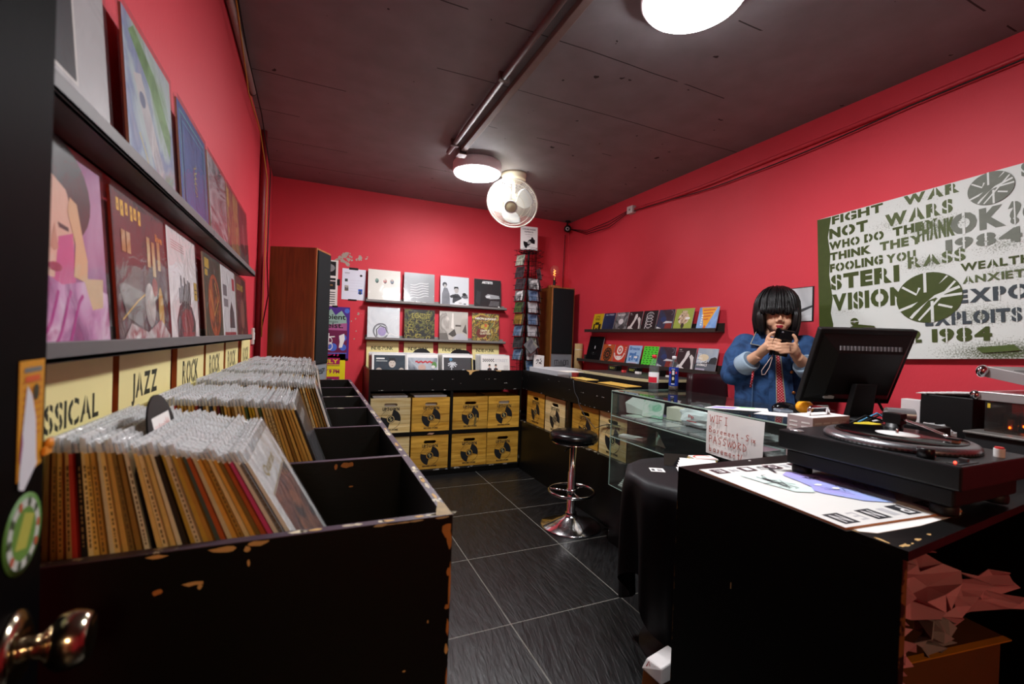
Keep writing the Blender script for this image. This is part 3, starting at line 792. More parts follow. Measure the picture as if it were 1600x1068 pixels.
def art_blue(A):
    A.rect(0, 0, 1, 1, RAMP(['102a74', '1c448c', '182f80'], 3, 1, 4))
    for k, c in ((0.06, '3f9aa0'), (0.1, '1c2f7a'), (0.13, '3f84b0')):
        for a, b_, c_, d in ((k, k, 1 - k, k + 0.018), (k, 1 - k - 0.018, 1 - k, 1 - k), (k, k, k + 0.018, 1 - k), (1 - k - 0.018, k, 1 - k, 1 - k)):
            A.rect(a, b_, c_, d, M(c, 0.4))
    for q in range(5):
        A.line([(0.5 + 0.05 * sin(j * 1.3 + q), 0.3 + q * 0.06 + 0.015 * j) for j in range(5)], 0.012, M('c6b45a', 0.4))
    A.rect(0.02, 0.02, 0.98, 0.05, M('6a3f9c', 0.4))
def art_silver(A):
    A.rect(0, 0, 1, 1, RAMP(['57555a', '8a888e', 'c9c7cc', '6c6a70'], 3, 3, 4, rough=0.25, coat=1.0, bump=0.2, stretch=(0.5, 1, 2)))
def art_goldred(A):
    A.rect(0, 0, 1, 1, RAMP(['4a2c30', '7d4a44', 'a98a50', '54323a'], 5, 2.5, 5, coat=0.8)); A.rect(0.05, 0.7, 0.2, 0.95, M('b0923c', 0.5)); A.ell(0.5, 0.4, 0.2, 0.25, M('8d5c3c', 0.5, var=0.4))
def art_maroon(A):
    A.rect(0, 0, 1, 1, RAMP(['3a1a22', '5a2630', '2a151b'], 4, 2, 5, coat=0.8)); A.poly([(0, 0), (0, 0.3), (0.5, 0.22), (1, 0.34), (1, 0)], M('4a4648', 0.5, var=0.3)); A.ell(0.5, 0.55, 0.15, 0.2, M('7a4448', 0.5, var=0.3))

LEDGE = M('6e6c6c', 0.5, metal=0.2, var=0.05)
def ledge(name, label, axis, a0, a1, wall, z, depth, mat=LEDGE, lip=0.028):
    """picture ledge: back strip, tray, front lip"""
    t = thing(name, label, 'shelf', (0, 0, 0), group=None)
    s = 1 if wall in ('L',) else -1
    def bx(d0, d1, z0, z1):
        if axis == 'y':
            w = XL if wall == 'L' else XR
            return (w + s * d0, a0, z0), (w + s * d1, a1, z1)
        return (a0, YB - d0, z0), (a1, YB - d1, z1)
    mb = MB(); mb.box(*bx(0, depth, z - lip, z - lip + 0.008), mat); mb.build('tray', t, bevel=0.001)
    mb = MB(); mb.box(*bx(depth - 0.008, depth, z - lip, z), mat); mb.build('front_lip', t, bevel=0.001)
    mb = MB(); mb.box(*bx(0, 0.008, z - lip, z + 0.022), mat); mb.build('back_strip', t, bevel=0.001)
    return t
ledge('record_ledge', 'grey record ledge high on the left wall, near length of the upper row', 'y', 0.2, 1.745, 'L', 1.622, 0.075)
ledge('record_ledge', 'grey record ledge high on the left wall, far length ending by the pipe', 'y', 1.75, 2.87, 'L', 1.622, 0.075)
ledge('record_ledge', 'grey record ledge on the left wall right above the genre signs', 'y', 0.2, 2.82, 'L', 1.274, 0.075)

def left_wall(y0, zb, lean=4.4, h=0.312, xb=None):
    x = XL + 0.052 if xb is None else xb
    return TR(x, y0, zb, pi / 2) @ Matrix.Rotation(-R(lean), 4, 'X')
ZU, ZL = 1.603, 1.255
LH = 0.306
jacket('record', 'record with pale grey jacket around a dark square photo, nearest on the upper left ledge', left_wall(0.700, ZU), art_framed, w=0.305, h=0.313, face=WHITE)
jacket('record', 'record with misty green and lilac painted jacket, second on the upper left ledge', left_wall(1.095, ZU), art_lake, w=0.312, h=0.313)
jacket('record', 'record with royal blue framed jacket on the upper left ledge', left_wall(1.472, ZU), art_blue, w=0.335, h=0.313)
jacket('record', 'record in shiny silver grey jacket just past the blue one, upper left ledge', left_wall(1.842, ZU), art_silver, w=0.335, h=0.309)
jacket('record', 'record with brown and gold jacket second from the far end, upper left ledge', left_wall(2.198, ZU), art_goldred, w=0.30, h=0.309)
jacket('record', 'record with maroon jacket at the far end of the upper left ledge', left_wall(2.515, ZU), art_maroon, w=0.29, h=0.309)
jacket('record', 'record with pink and purple portrait of a dark haired woman, lower left ledge', left_wall(0.712, ZL), art_portrait, w=0.313, h=LH)
jacket('record', 'record with dark red jacket showing a band under yellow lettering, lower left ledge', left_wall(1.068, ZL), art_band, w=0.318, h=LH, spine=M('a8452c', 0.6))
jacket('record', 'record with white jacket and a grey domed skyline, lower left ledge', left_wall(1.410, ZL), art_dome, w=0.30, h=LH, spine=M('b03a44', 0.6))
jacket('record', 'record with dark jacket and big orange disc, lower left ledge', left_wall(1.826, ZL), art_orange, w=0.29, h=LH)
jacket('record', 'record with white jacket and grey mountain figure, near the lower left ledge\'s far end', left_wall(2.135, ZL), art_white_photo, w=0.345, h=LH)
jacket('record', 'record with brown jacket at the far end of the lower left ledge', left_wall(2.510, ZL), art_brown, w=0.33, h=LH)

# ------------------------------------------------------------------ genre sign boards
PLYEDGE = M('a5662e', 0.6, var=0.2)
STENC = M('1f2417', 0.6, var=0.15)
def sign_board(label, T, lines, w, h, group='yellow genre boards above the left record bins', cream=CREAM):
    mb = MB(); mb.box((0, 0, 0), (w, 0.012, h), PLYEDGE)
    A = Art(mb, 0, 0, w, h); A.rect(0, 0, 1, 1, cream)
    for s, u, v, ww, hh, st, bold in lines:
        A.text(s, u, v, ww, hh, STENC, bold, stencil=cream if st else None)
    return tag(mb.build('genre_sign', matrix=T), label, 'sign', group)
def left_sign(y0):
    return TR(XL + 0.028, y0 * 0.967, 0.972, pi / 2) @ Matrix.Rotation(-R(0.3), 4, 'X')
SH = 0.266
sign_board('yellow genre board lettered CLASSICAL behind the nearest record bin', left_sign(0.765), [('CLASSICAL', 0.05, 0.60, 0.79, 0.17, True, 0.025)], 0.375, SH)
sign_board('yellow genre board lettered JAZZ', left_sign(1.186), [('JAZZ', 0.20, 0.565, 0.48, 0.27, True, 0.035)], 0.355, SH)
sign_board('yellow genre board lettered ROCK 1950s 60s', left_sign(1.620), [('ROCK', 0.18, 0.56, 0.58, 0.29, True, 0.03), ('1950s.60s', 0.2, 0.39, 0.52, 0.12, False, 0.0)], 0.337, SH)
sign_board('yellow genre board lettered ROCK 1970s, middle one of the three', left_sign(2.006), [('ROCK', 0.18, 0.56, 0.58, 0.29, True, 0.03), ('1970s', 0.32, 0.39, 0.3, 0.12, False, 0.0)], 0.350, SH)
sign_board('yellow genre board lettered ROCK 1970s, second from the far end', left_sign(2.418), [('ROCK', 0.16, 0.56, 0.62, 0.29, True, 0.03), ('1970s', 0.32, 0.39, 0.3, 0.12, False, 0.0)], 0.354, SH)
sign_board('yellow genre board with olive green ROCK letters at the far end', left_sign(2.907), [('ROCK', 0.16, 0.56, 0.62, 0.29, True, 0.03), ('1980s', 0.32, 0.39, 0.3, 0.12, False, 0.0)], 0.350, SH)

# ------------------------------------------------------------------ left record bins
BX0, BX1 = XL + 0.004, 0.246
DIV = [0.80, 1.240, 1.672, 2.098, 2.475, 2.885, 3.37]
ZR = 0.97; ZF = 0.80
cab = thing('record_bin_cabinet', 'long black record bin cabinet with chipped rims along the left wall', 'record bin', (BX0, 0.80, 0))
cab_c = Matrix.Translation((-BX0, -0.80, 0))
def cabpart(name, fn, bevel=0.0):
    mb = MB(); mb.T = cab_c; fn(mb); return mb.build(name, cab, bevel=bevel)
chipr = random.Random(11)
def near_panel(mb):
    mb.box((BX0, 0.80, 0), (BX1, 0.818, ZR - 0.0015), BLK)
    A = Art(mb, 0, 0, 1, 1, Matrix.Translation((0, 0.80, 0)))
    def chip(cx, cz, w, h, mat=CHIP, n=9):
        A.poly([(cx + w * cos(2 * pi * i / n) * chipr.uniform(0.6, 1.1), cz + h * sin(2 * pi * i / n) * chipr.uniform(0.5, 1.1)) for i in range(n)], mat)
    chip(-0.155, 0.916, 0.016, 0.004); chip(-0.146, 0.911, 0.004, 0.006); chip(-0.198, 0.912, 0.006, 0.006, CHIP2); chip(-0.083, 0.935, 0.0022, 0.009)
    chip(-0.115, 0.962, 0.022, 0.006); chip(-0.07, 0.965, 0.02, 0.005); chip(-0.2, 0.964, 0.014, 0.003); chip(-0.085, 0.957, 0.005, 0.007)
    for q in range(14):
        chip(chipr.uniform(-0.02, 0.23), 0.9672, chipr.uniform(0.006, 0.014), chipr.uniform(0.001, 0.003), M('bfae8c', 0.6, var=0.3))
    # the bare right hand corner
    chip(0.236, 0.945, 0.010, 0.017, CHIP2); chip(0.240, 0.925, 0.006, 0.02, CHIP2); chip(0.241, 0.865, 0.004, 0.008, CHIP2); chip(0.240, 0.80, 0.005, 0.006, CHIP2); chip(0.2435, 0.84, 0.0025, 0.05, CHIP2); chip(0.241, 0.72, 0.004, 0.012, CHIP); chip(0.2435, 0.66, 0.002, 0.03, CHIP2); chip(0.243, 0.76, 0.003, 0.02, CHIP2)
    chip(0.165, 0.70, 0.003, 0.002); chip(0.05, 0.62, 0.003, 0.002); chip(0.205, 0.78, 0.0015, 0.004)
cabpart('near_panel', near_panel)
def side(mb):
    mb.box((BX1 - 0.018, 0.8182, 0), (BX1, 3.37, ZR - 0.0015), BLK)
    A = Art(mb, 0, 0, 1, 1, Matrix.Translation((BX1, 0, 0)) @ Matrix.Rotation(pi / 2, 4, 'Z'))
    for q in range(26):
        y = 0.82 + chipr.random() ** 1.6 * 2.3; z = ZR - 0.004 - chipr.random() ** 2 * 0.05
        n = 7; w = chipr.uniform(0.004, 0.016); h = chipr.uniform(0.002, 0.008)
        A.poly([(y + w * cos(2 * pi * i / n) * chipr.uniform(0.5, 1.1), z + h * sin(2 * pi * i / n)) for i in range(n)], CHIP)
cabpart('aisle_panel', side)
cabpart('back_panel', lambda mb: mb.box((BX0, 0.8182, 0), (BX0 + 0.012, 3.37, ZR - 0.02), BLK))
cabpart('bin_floor', lambda mb: mb.box((BX0 + 0.012, 0.8182, ZF - 0.015), (BX1 - 0.018, 3.37, ZF), BLK_IN))
for k, d in enumerate(DIV[1:]):
    def dv(mb, d=d, k=k):
        mb.box((BX0 + 0.012, d - 0.008, ZF), (BX1 - 0.018, d + 0.008, ZR - 0.0015), BLK_IN)
        A = Art(mb, 0, 0, 1, 1, Matrix.Translation((0, d - 0.008, 0)))
        if k == 0:
            for cx, cz, w, h in ((0.062, 0.954, 0.004, 0.009), (0.085, 0.957, 0.014, 0.008), (0.098, 0.958, 0.008, 0.007), (0.10, 0.90, 0.006, 0.0025)):
                A.poly([(cx + w * cos(2 * pi * i / 9) * chipr.uniform(0.7, 1.1), cz + h * sin(2 * pi * i / 9) * chipr.uniform(0.7, 1)) for i in range(9)], CHIP2)
    cabpart('divider', dv)
def rim(mb):
    mb.box((BX0, 0.80, ZR - 0.0015), (BX1, 0.818, ZR), RIM); mb.box((BX1 - 0.018, 0.8182, ZR - 0.0015), (BX1, 3.37, ZR), RIM)
    for d in DIV[1:]:
        mb.box((BX0 + 0.012, d - 0.008, ZR - 0.0015), (BX1 - 0.018, d + 0.008, ZR), RIM)
    A = Art(mb, 0, 0, 1, 1, Matrix.Translation((0, 0, ZR)) @ Matrix.Rotation(-pi / 2, 4, 'X'))
    for q in range(40):
        if q < 14:
            x, y, w, h = chipr.uniform(-0.02, 0.24), 0.809, chipr.uniform(0.008, 0.022), 0.006
        else:
            x, y, w, h = 0.237, 0.82 + chipr.random() ** 1.7 * 2.0, 0.006, chipr.uniform(0.01, 0.03)
        A.k = 0
        A.poly([(x + w * cos(2 * pi * i / 9) * chipr.uniform(0.5, 1), y + h * sin(2 * pi * i / 9) * chipr.uniform(0.5, 1)) for i in range(9)], chipr.choice([CHIP, M('d8cfb4', 0.6, var=0.3), M('c3b9a4', 0.6, var=0.3)]))
    # raw corner block
    A.k = 1
    A.poly([(0.215, 0.803), (0.2455, 0.801), (0.2455, 0.86), (0.236, 0.874), (0.229, 0.85), (0.222, 0.83)], M('8d7440', 0.5, var=0.45, scale=60))
cabpart('rim', rim)

SPINES = ['d2aa5e', 'c49a4c', 'e0c27c', 'a87e3c', 'e6d2a0', 'b88a3e', 'd8b25e', '927034', 'e2cc98', 'c8a044', 'e0aa4e', '806634']
ODD = ['8c2f28', '3f5a3c', '27364f', '1d1a1a', '6b2430', 'd8cdb0', '59502c', 'b4582a', '4d5a58', 'c43b34', '2a2320', 'e3dcc6']
TOPE = M('c2b08a', 0.7, var=0.25)
rb = random.Random(5)
_JM = {}
def bin_jacket_mesh(hexc, t0=0.0084, t1=0.0044, words=False, face=None):
    """one jacket in the bin: wedge (discs make it fuller at the foot); spine on local -y, front on local +x"""
    key = (hexc, t0, t1, words, face)
    if key in _JM:
        return _JM[key]
    mb = MB(); sp = M(hexc, 0.6, var=0.18, scale=60); fc = face or M(hexc, 0.5, var=0.3, scale=12)
    D, H = 0.312, 0.312
    vs = [(0, 0, 0), (t0, 0, 0), (t0, D, 0), (0, D, 0), (0, 0, H), (t1, 0, H), (t1, D, H), (0, D, H)]
    mb.add(vs, [(0, 3, 2, 1), (2, 3, 7, 6), (3, 0, 4, 7)], TOPE); mb.add(vs, [(4, 5, 6, 7)], TOPE)
    mb.add(vs, [(0, 1, 5, 4)], sp); mb.add(vs, [(1, 2, 6, 5)], fc)
    if words:
        r_ = random.Random(hexc); c = M('5a4628' if sum(lin(hexc)[:3]) > 0.35 else '9a8458', 0.6)
        z = 0.292
        while z > 0.17:
            l = r_.uniform(0.002, 0.007); mb.add([(0.0022, -0.0004, z), (0.0042, -0.0004, z), (0.0042, -0.0004, z - l), (0.0022, -0.0004, z - l)], [(0, 1, 2, 3)], c); z -= l + r_.uniform(0.0015, 0.005)
    _JM[key] = mb.mesh('record')
    return _JM[key]
_flap = MB()
_flap.box((0, -0.002, 0.3125), (0.0042, 0.314, 0.332), FLAP)
FLAP_MESHES = [_flap.mesh('plastic_sleeve')]
for dx_, hh_ in ((0.0008, 0.336), (0.0, 0.328), (0.0004, 0.331)):
    f_ = MB(); f_.hexa([(0, -0.002, 0.3125), (0.0042, -0.002, 0.3125), (0.0042, 0.314, 0.3125), (0, 0.314, 0.3125), (dx_, -0.003, hh_), (dx_ + 0.003, -0.003, hh_ - 0.003), (dx_ + 0.003, 0.313, hh_), (dx_, 0.313, hh_ - 0.004)], FLAP)
    FLAP_MESHES.append(f_.mesh('plastic_sleeve'))
_fs = MB(); _fs.hexa([(0.0092, -0.003, 0), (0.0100, -0.003, 0), (0.0100, 0.315, 0), (0.0092, 0.315, 0), (0.0050, -0.003, 0.330), (0.0058, -0.003, 0.330), (0.0058, 0.315, 0.330), (0.0050, 0.315, 0.330)], GLASSY('front_film', white=0.05, gloss_rough=0.12, ior=1.5, bump=0.3, bscale=12))
FRONT_FILM = _fs.mesh('plastic_sleeve')

# black divider card shaped like half a disc, in the nearest bin
def divider_card(label, T, scrib=M('c43a28', 0.6), r=0.075, rest=0.30):
    mb = MB()
    pts = [(-0.155, 0), (0.155, 0), (0.155, rest - 0.02), (0.13, rest)] + [(r * cos(a), rest + 0.01 + r * 0.95 * sin(a)) for a in [pi * i / 20 for i in range(21)]] + [(-0.13, rest), (-0.155, rest - 0.02)]
    Tp = Matrix.Rotation(pi / 2, 4, 'X')
    mb.prism([(p[0], p[1]) for p in pts], -0.0015, 0.0015, M('151518', 0.3, var=0.1), Tp)
    A = Art(mb, 0, 0, 1, 1, Matrix.Translation((0, -0.0015, 0)))
    A.rect(-0.048, rest + 0.008, 0.048, rest + 0.045, WHITE)
    rr = random.Random(4)
    for q in range(8):
        x = -0.04 + q * 0.01
        A.line([(x, rest + 0.018), (x + 0.004, rest + 0.032 + rr.uniform(-0.004, 0.004)), (x + 0.008, rest + 0.02)], 0.0022, scrib)
    return tag(mb.build('divider_card', matrix=T), label, 'divider card')


BINS = [('nearest left bin', -0.037, -0.120, 38), ('second left bin', 0.008, -0.050, 42), ('third left bin', 0.055, 0.003, 43),
        ('fourth left bin', 0.046, 0.016, 42), ('fifth left bin', 0.030, 0.008, 42), ('farthest left bin', 0.010, -0.015, 40)]
ORD = lambda n: '%d%s' % (n, 'th' if 10 <= n % 100 <= 20 else {1: 'st', 2: 'nd', 3: 'rd'}.get(n % 10, 'th'))
CN = {'8c2f28': 'brick red', '3f5a3c': 'green', '27364f': 'navy', '1d1a1a': 'black', '6b2430': 'wine red', 'd8cdb0': 'ivory', '59502c': 'olive', 'b4582a': 'orange', '4d5a58': 'grey green', 'c43b34': 'red', '2a2320': 'dark brown', 'e3dcc6': 'cream', 'd44a8a': 'pink', 'e9e7e2': 'white', '77787c': 'grey'}
def place_bin_record(me, T, label, group, fl, front=False):
    o = bpy.data.objects.new('record', me); COL.objects.link(o); o.matrix_world = T
    tag(o, label, 'record', group)
    s = bpy.data.objects.new('plastic_sleeve', fl); COL.objects.link(s); s.parent = o
    if front:
        s2 = bpy.data.objects.new('plastic_sleeve', FRONT_FILM); COL.objects.link(s2); s2.parent = o
    return o
FACES = [None] * 6
for bi, (bname, xr, xt, n) in enumerate(BINS):
    y0 = DIV[bi] + 0.034
    xb0 = BX0 + 0.040; xt0 = BX0 + 0.042
    slope = (xt - xr) / (1.125 - ZR)
    xb1 = xr - slope * (ZR - ZF) - 0.006; xt1 = xr + slope * (ZF + 0.312 - ZR) - 0.002
    for k in range(n):
        u = k / (n - 1)
        uu = u ** 1.0
        xb = xb0 + (xb1 - xb0) * uu; xt_ = xt0 + (xt1 - xt0) * uu
        ang = math.atan2(xt_ - xb, 0.312)
        hexc = rb.choice(ODD) if rb.random() < 0.24 else rb.choice(SPINES)
        if bi == 0 and k >= n - 5:
            hexc = ['b4582a', 'd44a8a', 'e9e7e2', '77787c', 'e9e7e2'][k - n + 5]
        if bi == 1 and k in (n - 15, n - 14):
            hexc = 'd0b030'
        face = None
        T = Matrix.Translation((xb, y0 + rb.uniform(-0.004, 0.006), ZF + 0.0015 + rb.uniform(0, 0.003))) @ Matrix.Rotation(ang, 4, 'Y')
        fr = k == n - 1
        if bi == 0 and k == 15:
            divider_card('black half disc divider card with white label scribbled in red, nearest record bin', T @ Matrix.Translation((0.0035, 0.156, 0)) @ Matrix.Rotation(pi / 2, 4, 'Z'))
            continue
        kind = CN.get(hexc, 'tan')
        if hexc == 'd0b030':
            kind = 'yellow'
        lab = '%s spined record, %s from the aisle in the %s' % (kind, ORD(n - k - (1 if bi == 0 and k < 15 else 0)), bname) if k < n - 1 else 'front record facing the aisle in the %s' % bname
        if fr:
            mb = MB(); D = 0.312; t0, t1 = 0.0084, 0.0044
            cols = [('e4e3e1', 'art'), ('1b1a1c', 'dark'), ('dcdad6', 'lite'), ('c9c4bc', 'lite'), ('2a2a2e', 'dark'), ('b9b4ae', 'lite')][bi]
            sp = M('e9e7e2' if cols[1] != 'dark' else '1d1a1a', 0.5)
            vs = [(0, 0, 0), (t0, 0, 0), (t0, D, 0), (0, D, 0), (0, 0, D), (t1, 0, D), (t1, D, D), (0, D, D)]
            mb.add(vs, [(0, 3, 2, 1), (2, 3, 7, 6), (3, 0, 4, 7), (4, 5, 6, 7)], TOPE); mb.add(vs, [(0, 1, 5, 4)], sp); mb.add(vs, [(1, 2, 6, 5)], M(cols[0], 0.4, var=0.06))
            tilt = math.atan2(t1 - t0, D)
            A = Art(mb, 0, 0, D, D, Matrix.Translation((t0, 0, 0)) @ Matrix.Rotation(tilt, 4, 'Y') @ Matrix.Rotation(pi / 2, 4, 'Z'))
            if cols[1] == 'art':
                A.rect(0.12, 0.02, 0.88, 0.74, RAMP(['2a1512', '5a2418', '8d4a2a', '1c1214'], 5, 1.0, 4)); A.ell(0.5, 0.35, 0.2, 0.27, RAMP(['6d3018', 'a05c34', '3c1c14'], 8, 1, 4)); A.rect(0.10, 0.745, 0.9, 0.755, M('a8905c', 0.5)); A.text('Quartet', 0.2, 0.82, 0.45, 0.08, M('b39a4a', 0.5), 0.01)
            elif cols[1] == 'dark':
                A.ell(0.5, 0.5, 0.3, 0.3, M('4d4a50', 0.5)); A.rect(0.1, 0.85, 0.7, 0.92, WHITE)
            else:
                A.rect(0.15, 0.3, 0.85, 0.8, RAMP(['8a97a4', 'b5b9bd', '5a6470'], 6, 1, 4)); A.rect(0.15, 0.86, 0.6, 0.92, INK)
            me = mb.mesh('record')
        else:
            me = bin_jacket_mesh(hexc, words=rb.random() < 0.30)
        place_bin_record(me, T, lab, 'records filed in the left bins', rb.choice(FLAP_MESHES), fr)

# ------------------------------------------------------------------ the open door at the left edge
ang = R(6.0)
dt = thing('door_2', None, None, (-0.257, 0.632, 0), ang)
struct(dt)
DOORM = M('060506', 0.5, var=0.3, scale=5, bump=0.2, spec=0.02)
mb = MB(); mb.box((-0.04, -0.86, 0.006), (0.0, 0.0, 2.04), DOORM); mb.build('door_leaf', dt, bevel=0.004)
KT = Matrix.Translation((0.0, -0.066, 0.990)) @ Matrix.Rotation(pi / 2, 4, 'Y') @ Matrix.Diagonal((1, 1, 0.84, 1))
STEEL = M('b9aa92', 0.16, metal=1.0, var=0.05)
mb = MB(); mb.lathe([(0.0, 0), (0.036, 0), (0.036, 0.003), (0.027, 0.009), (0.02, 0.011), (0.0, 0.011)], STEEL, 36, KT); mb.build('knob_rose', dt)
mb = MB(); mb.lathe([(0.0115, 0.008), (0.0105, 0.018), (0.0125, 0.026), (0.021, 0.034), (0.0255, 0.041), (0.0265, 0.050), (0.0245, 0.060), (0.0215, 0.066), (0.0195, 0.0675), (0.0, 0.068)], STEEL, 40, KT); mb.build('door_knob', dt)
DT = Matrix.Translation((-0.257, 0.632, 0)) @ Matrix.Rotation(ang, 4, 'Z')
ST = DT @ Matrix.Translation((0.0006, 0, 0)) @ Matrix.Rotation(pi / 2, 4, 'Z')        # local u runs towards the free edge
def sticker(name, label, u0, v0, fn, sz=0.68):
    mb = MB(); fn(mb); return tag(mb.build(name, matrix=ST @ Matrix.Translation((u0, 0, v0)) @ Matrix.Diagonal((1.1, 1, sz, 1))), label, 'sticker')
def fly(mb):
    mb.prism([(0, -0.002), (0.05, 0.008), (0.052, 0.165), (0.0, 0.165)], -0.0005, 0.0, M('c98a1e', 0.5, var=0.1), Matrix.Rotation(pi / 2, 4, 'X') @ Matrix.Scale(-1, 4, (0, 0, 1)))
    A = Art(mb, 0, 0, 1, 1)
    for k in range(9):
        A.rect(0.006, 0.045 + k * 0.011, 0.046, 0.0475 + k * 0.011, M('b0641a', 0.5))
    A.rect(0.008, 0.148, 0.044, 0.155, M('6d6f6c', 0.5)); A.rect(0.01, 0.135, 0.04, 0.143, M('c8542a', 0.5)); A.ell(0.033, 0.118, 0.006, 0.012, M('3a3a28', 0.5))
    A.poly([(0.002, -0.012), (0.005, 0.05), (0.014, 0.13), (0.024, 0.115), (0.033, 0.08), (0.036, 0.02), (0.038, 0.012), (0.012, -0.018)], M('cfcfd4', 0.5, var=0.03)); A.poly([(0.002, 0.03), (0.006, 0.07), (0.008, 0.05), (0.004, 0.02)], M('8d3a6a', 0.5))
sticker('flyer', 'torn orange flyer stuck to the black door above the green sticker', -0.068, 1.150, fly)
def rnd(mb):
    A = Art(mb, 0, 0, 1, 1)
    mb.lathe([(0, 0), (0.038, 0), (0.038, 0.0005), (0, 0.0006)], M('4f7a36', 0.5, var=0.1), 40, Matrix.Rotation(pi / 2, 4, 'X') @ Matrix.Diagonal((1, 1.0, 1, 1)))
    A.k = 8
    A.ell(0, 0, 0.032, 0.033, M('b9bdb4', 0.5)); A.ell(0, 0, 0.024, 0.025, M('5c8438', 0.5)); A.poly([(-0.018, -0.01), (0.0, 0.02), (0.02, 0.012), (0.004, -0.016)], M('a9a84a', 0.5))
    for k in range(10):
        a = 2 * pi * k / 10; A.ell(0.0285 * cos(a), 0.029 * sin(a), 0.0035, 0.0045, M('40503a' if k % 3 else 'b0563c', 0.5))
sticker('round_sticker', 'round green and white sticker on the black door above the knob', -0.050, 1.0955, rnd, 1.0)
mb = MB(); mb.ell((0, 0, 0), (0.004, 0.006, 0.006), M('d98a2a', 0.4)); mb.box((-0.002, -0.012, -0.010), (0.001, 0.006, -0.002), M('d98a2a', 0.4)); mb.box((-0.0015, 0.002, 0.002), (0.0025, 0.008, 0.006), M('e0d0b8', 0.4))
tag(mb.build('tape_scrap', matrix=DT @ Matrix.Translation((0.004, -0.004, 1.172))), 'crumpled orange tape scrap at the flyer\'s lower edge on the door', 'tape')

# ------------------------------------------------------------------ tall wooden speaker behind the bins
WALNUT = WOOD('6e461a', '553510', 0, 0.4, 'z', True, False, coat=0.15)
OAK = WOOD('a5673a', '7d4820', 0, 0.4, 'z', True, False)
CLOTH = M('0c0f12', 0.85, var=0.3, scale=220, bump=0.2)
BADGE = M('7d8288', 0.5, var=0.05)
def tall_speaker(label, matrix, w, d, h, foot):
    """local: grille faces -y, x across, origin at the left front foot"""
    t = thing('tall_speaker', label, 'speaker', matrix=matrix, group='pair of tall wooden speakers')
    mb = MB(); mb.box((0, 0.012, 0), (w, d, h), WALNUT); mb.build('cabinet', t, bevel=0.003)
    mb = MB()
    for a, b in (((0, 0, 0), (0.012, 0.0125, h)), ((w - 0.012, 0, 0), (w, 0.0125, h)), ((0.0122, 0, h - 0.012), (w - 0.0122, 0.0125, h)), ((0.0122, 0, 0), (w - 0.0122, 0.0125, 0.012))):
        mb.box(a, b, OAK)
    mb.build('front_edging', t, bevel=0.0015)
    mb = MB(); mb.box((0.013, -0.010, foot), (w - 0.013, 0.011, h - 0.014), CLOTH); mb.build('grille', t, bevel=0.008, seg=3)
    mb = MB(); mb.box((0.013, 0.0, 0.013), (w - 0.013, 0.011, foot - 0.003), BADGE)
    A = Art(mb, 0, 0, 1, 1); u = w * 0.2; W_ = w * 0.6; z = foot * 0.52; hh = foot * 0.2
    for a, b in (((u, z), (u, z + hh)), ((u, z + hh), (u + W_ * 0.26, z + hh)), ((u + W_ * 0.13, z), (u + W_ * 0.13, z + hh)), ((u + W_ * 0.26, z), (u + W_ * 0.26, z + hh)), ((u + W_ * 0.36, z), (u + W_ * 0.36, z + hh * 0.75)), ((u + W_ * 0.44, z), (u + W_ * 0.44, z + hh)), ((u + W_ * 0.52, z), (u + W_ * 0.52, z + hh)),
                 ((u + W_ * 0.6, z), (u + W_ * 0.6, z + hh * 0.75)), ((u + W_ * 0.66, z), (u + W_ * 0.66, z + hh)), ((u + W_ * 0.66, z + hh), (u + W_ * 0.8, z + hh)), ((u + W_ * 0.66, z), (u + W_ * 0.8, z)), ((u + W_ * 0.8, z), (u + W_ * 0.8, z + hh)), ((u + W_ * 0.86, z), (u + W_ * 0.86, z + hh)), ((u + W_ * 0.86, z + hh), (u + W_, z + hh)), ((u + W_, z), (u + W_, z + hh)), ((u, z - 0.008), (u + W_ * 0.8, z - 0.008))):
        A.line([a, b], 0.0055, INK)
    mb.build('badge_panel', t)
    return t
a = math.atan2(0.914, 0.404)
# grille runs along (0.404, 0.914); its left end is the near corner
tall_speaker('tall wooden speaker with black grille beyond the left record bins', TR(0.0, 3.50, 0.93, a), 0.245, 0.335, 0.97, 0.135)
mb = MB(); mb.box((-0.30, 3.44, 0), (0.14, 3.95, 0.925), BLK)
tag(mb.build('speaker_plinth'), 'black plinth hidden behind the bins under the left tall speaker', 'plinth')

# ------------------------------------------------------------------ wooden crates
CRATEW = WOOD('d6a643', 'a8781f', 0.078, 0.45, 'x', True, True, 1.0)
CRATEP = WOOD('e3cf9a', 'c9ac6c', 0.078, 0.5, 'x', True, True, 1.0)
def crate_front(w, h, slot_z, slot_w=0.115, slot_h=0.030, t=0.012):
    """board with a rounded hand slot"""
    mb = MB(); n = 10
    hole = []
    r = slot_h / 2; cx = w / 2
    for i in range(n + 1):
        a = -pi / 2 + pi * i / n; hole.append((cx + slot_w / 2 - r + r * cos(a), slot_z + r * sin(a)))
    for i in range(n + 1):
        a = pi / 2 + pi * i / n; hole.append((cx - slot_w / 2 + r + r * cos(a), slot_z + r * sin(a)))
    top = [(cx + (slot_w / 2 - r) * (1 - i / 6), slot_z + r) for i in range(1, 12)]; bot = [(cx - (slot_w / 2 - r) * (1 - i / 6), slot_z - r) for i in range(1, 12)]
    hole = hole[:n + 1] + top + hole[n + 1:] + bot
    m = len(hole); outer = []
    for (x, z) in hole:                                       # project hole points out to the rectangle border
        dx, dz = x - cx, z - slot_z
        s = 1e9
        if dx > 1e-9: s = min(s, (w - cx) / dx)
        if dx < -1e-9: s = min(s, -cx / dx)
        if dz > 1e-9: s = min(s, (h - slot_z) / dz)
        if dz < -1e-9: s = min(s, -slot_z / dz)
        outer.append((cx + dx * s, slot_z + dz * s))
    return hole, outer
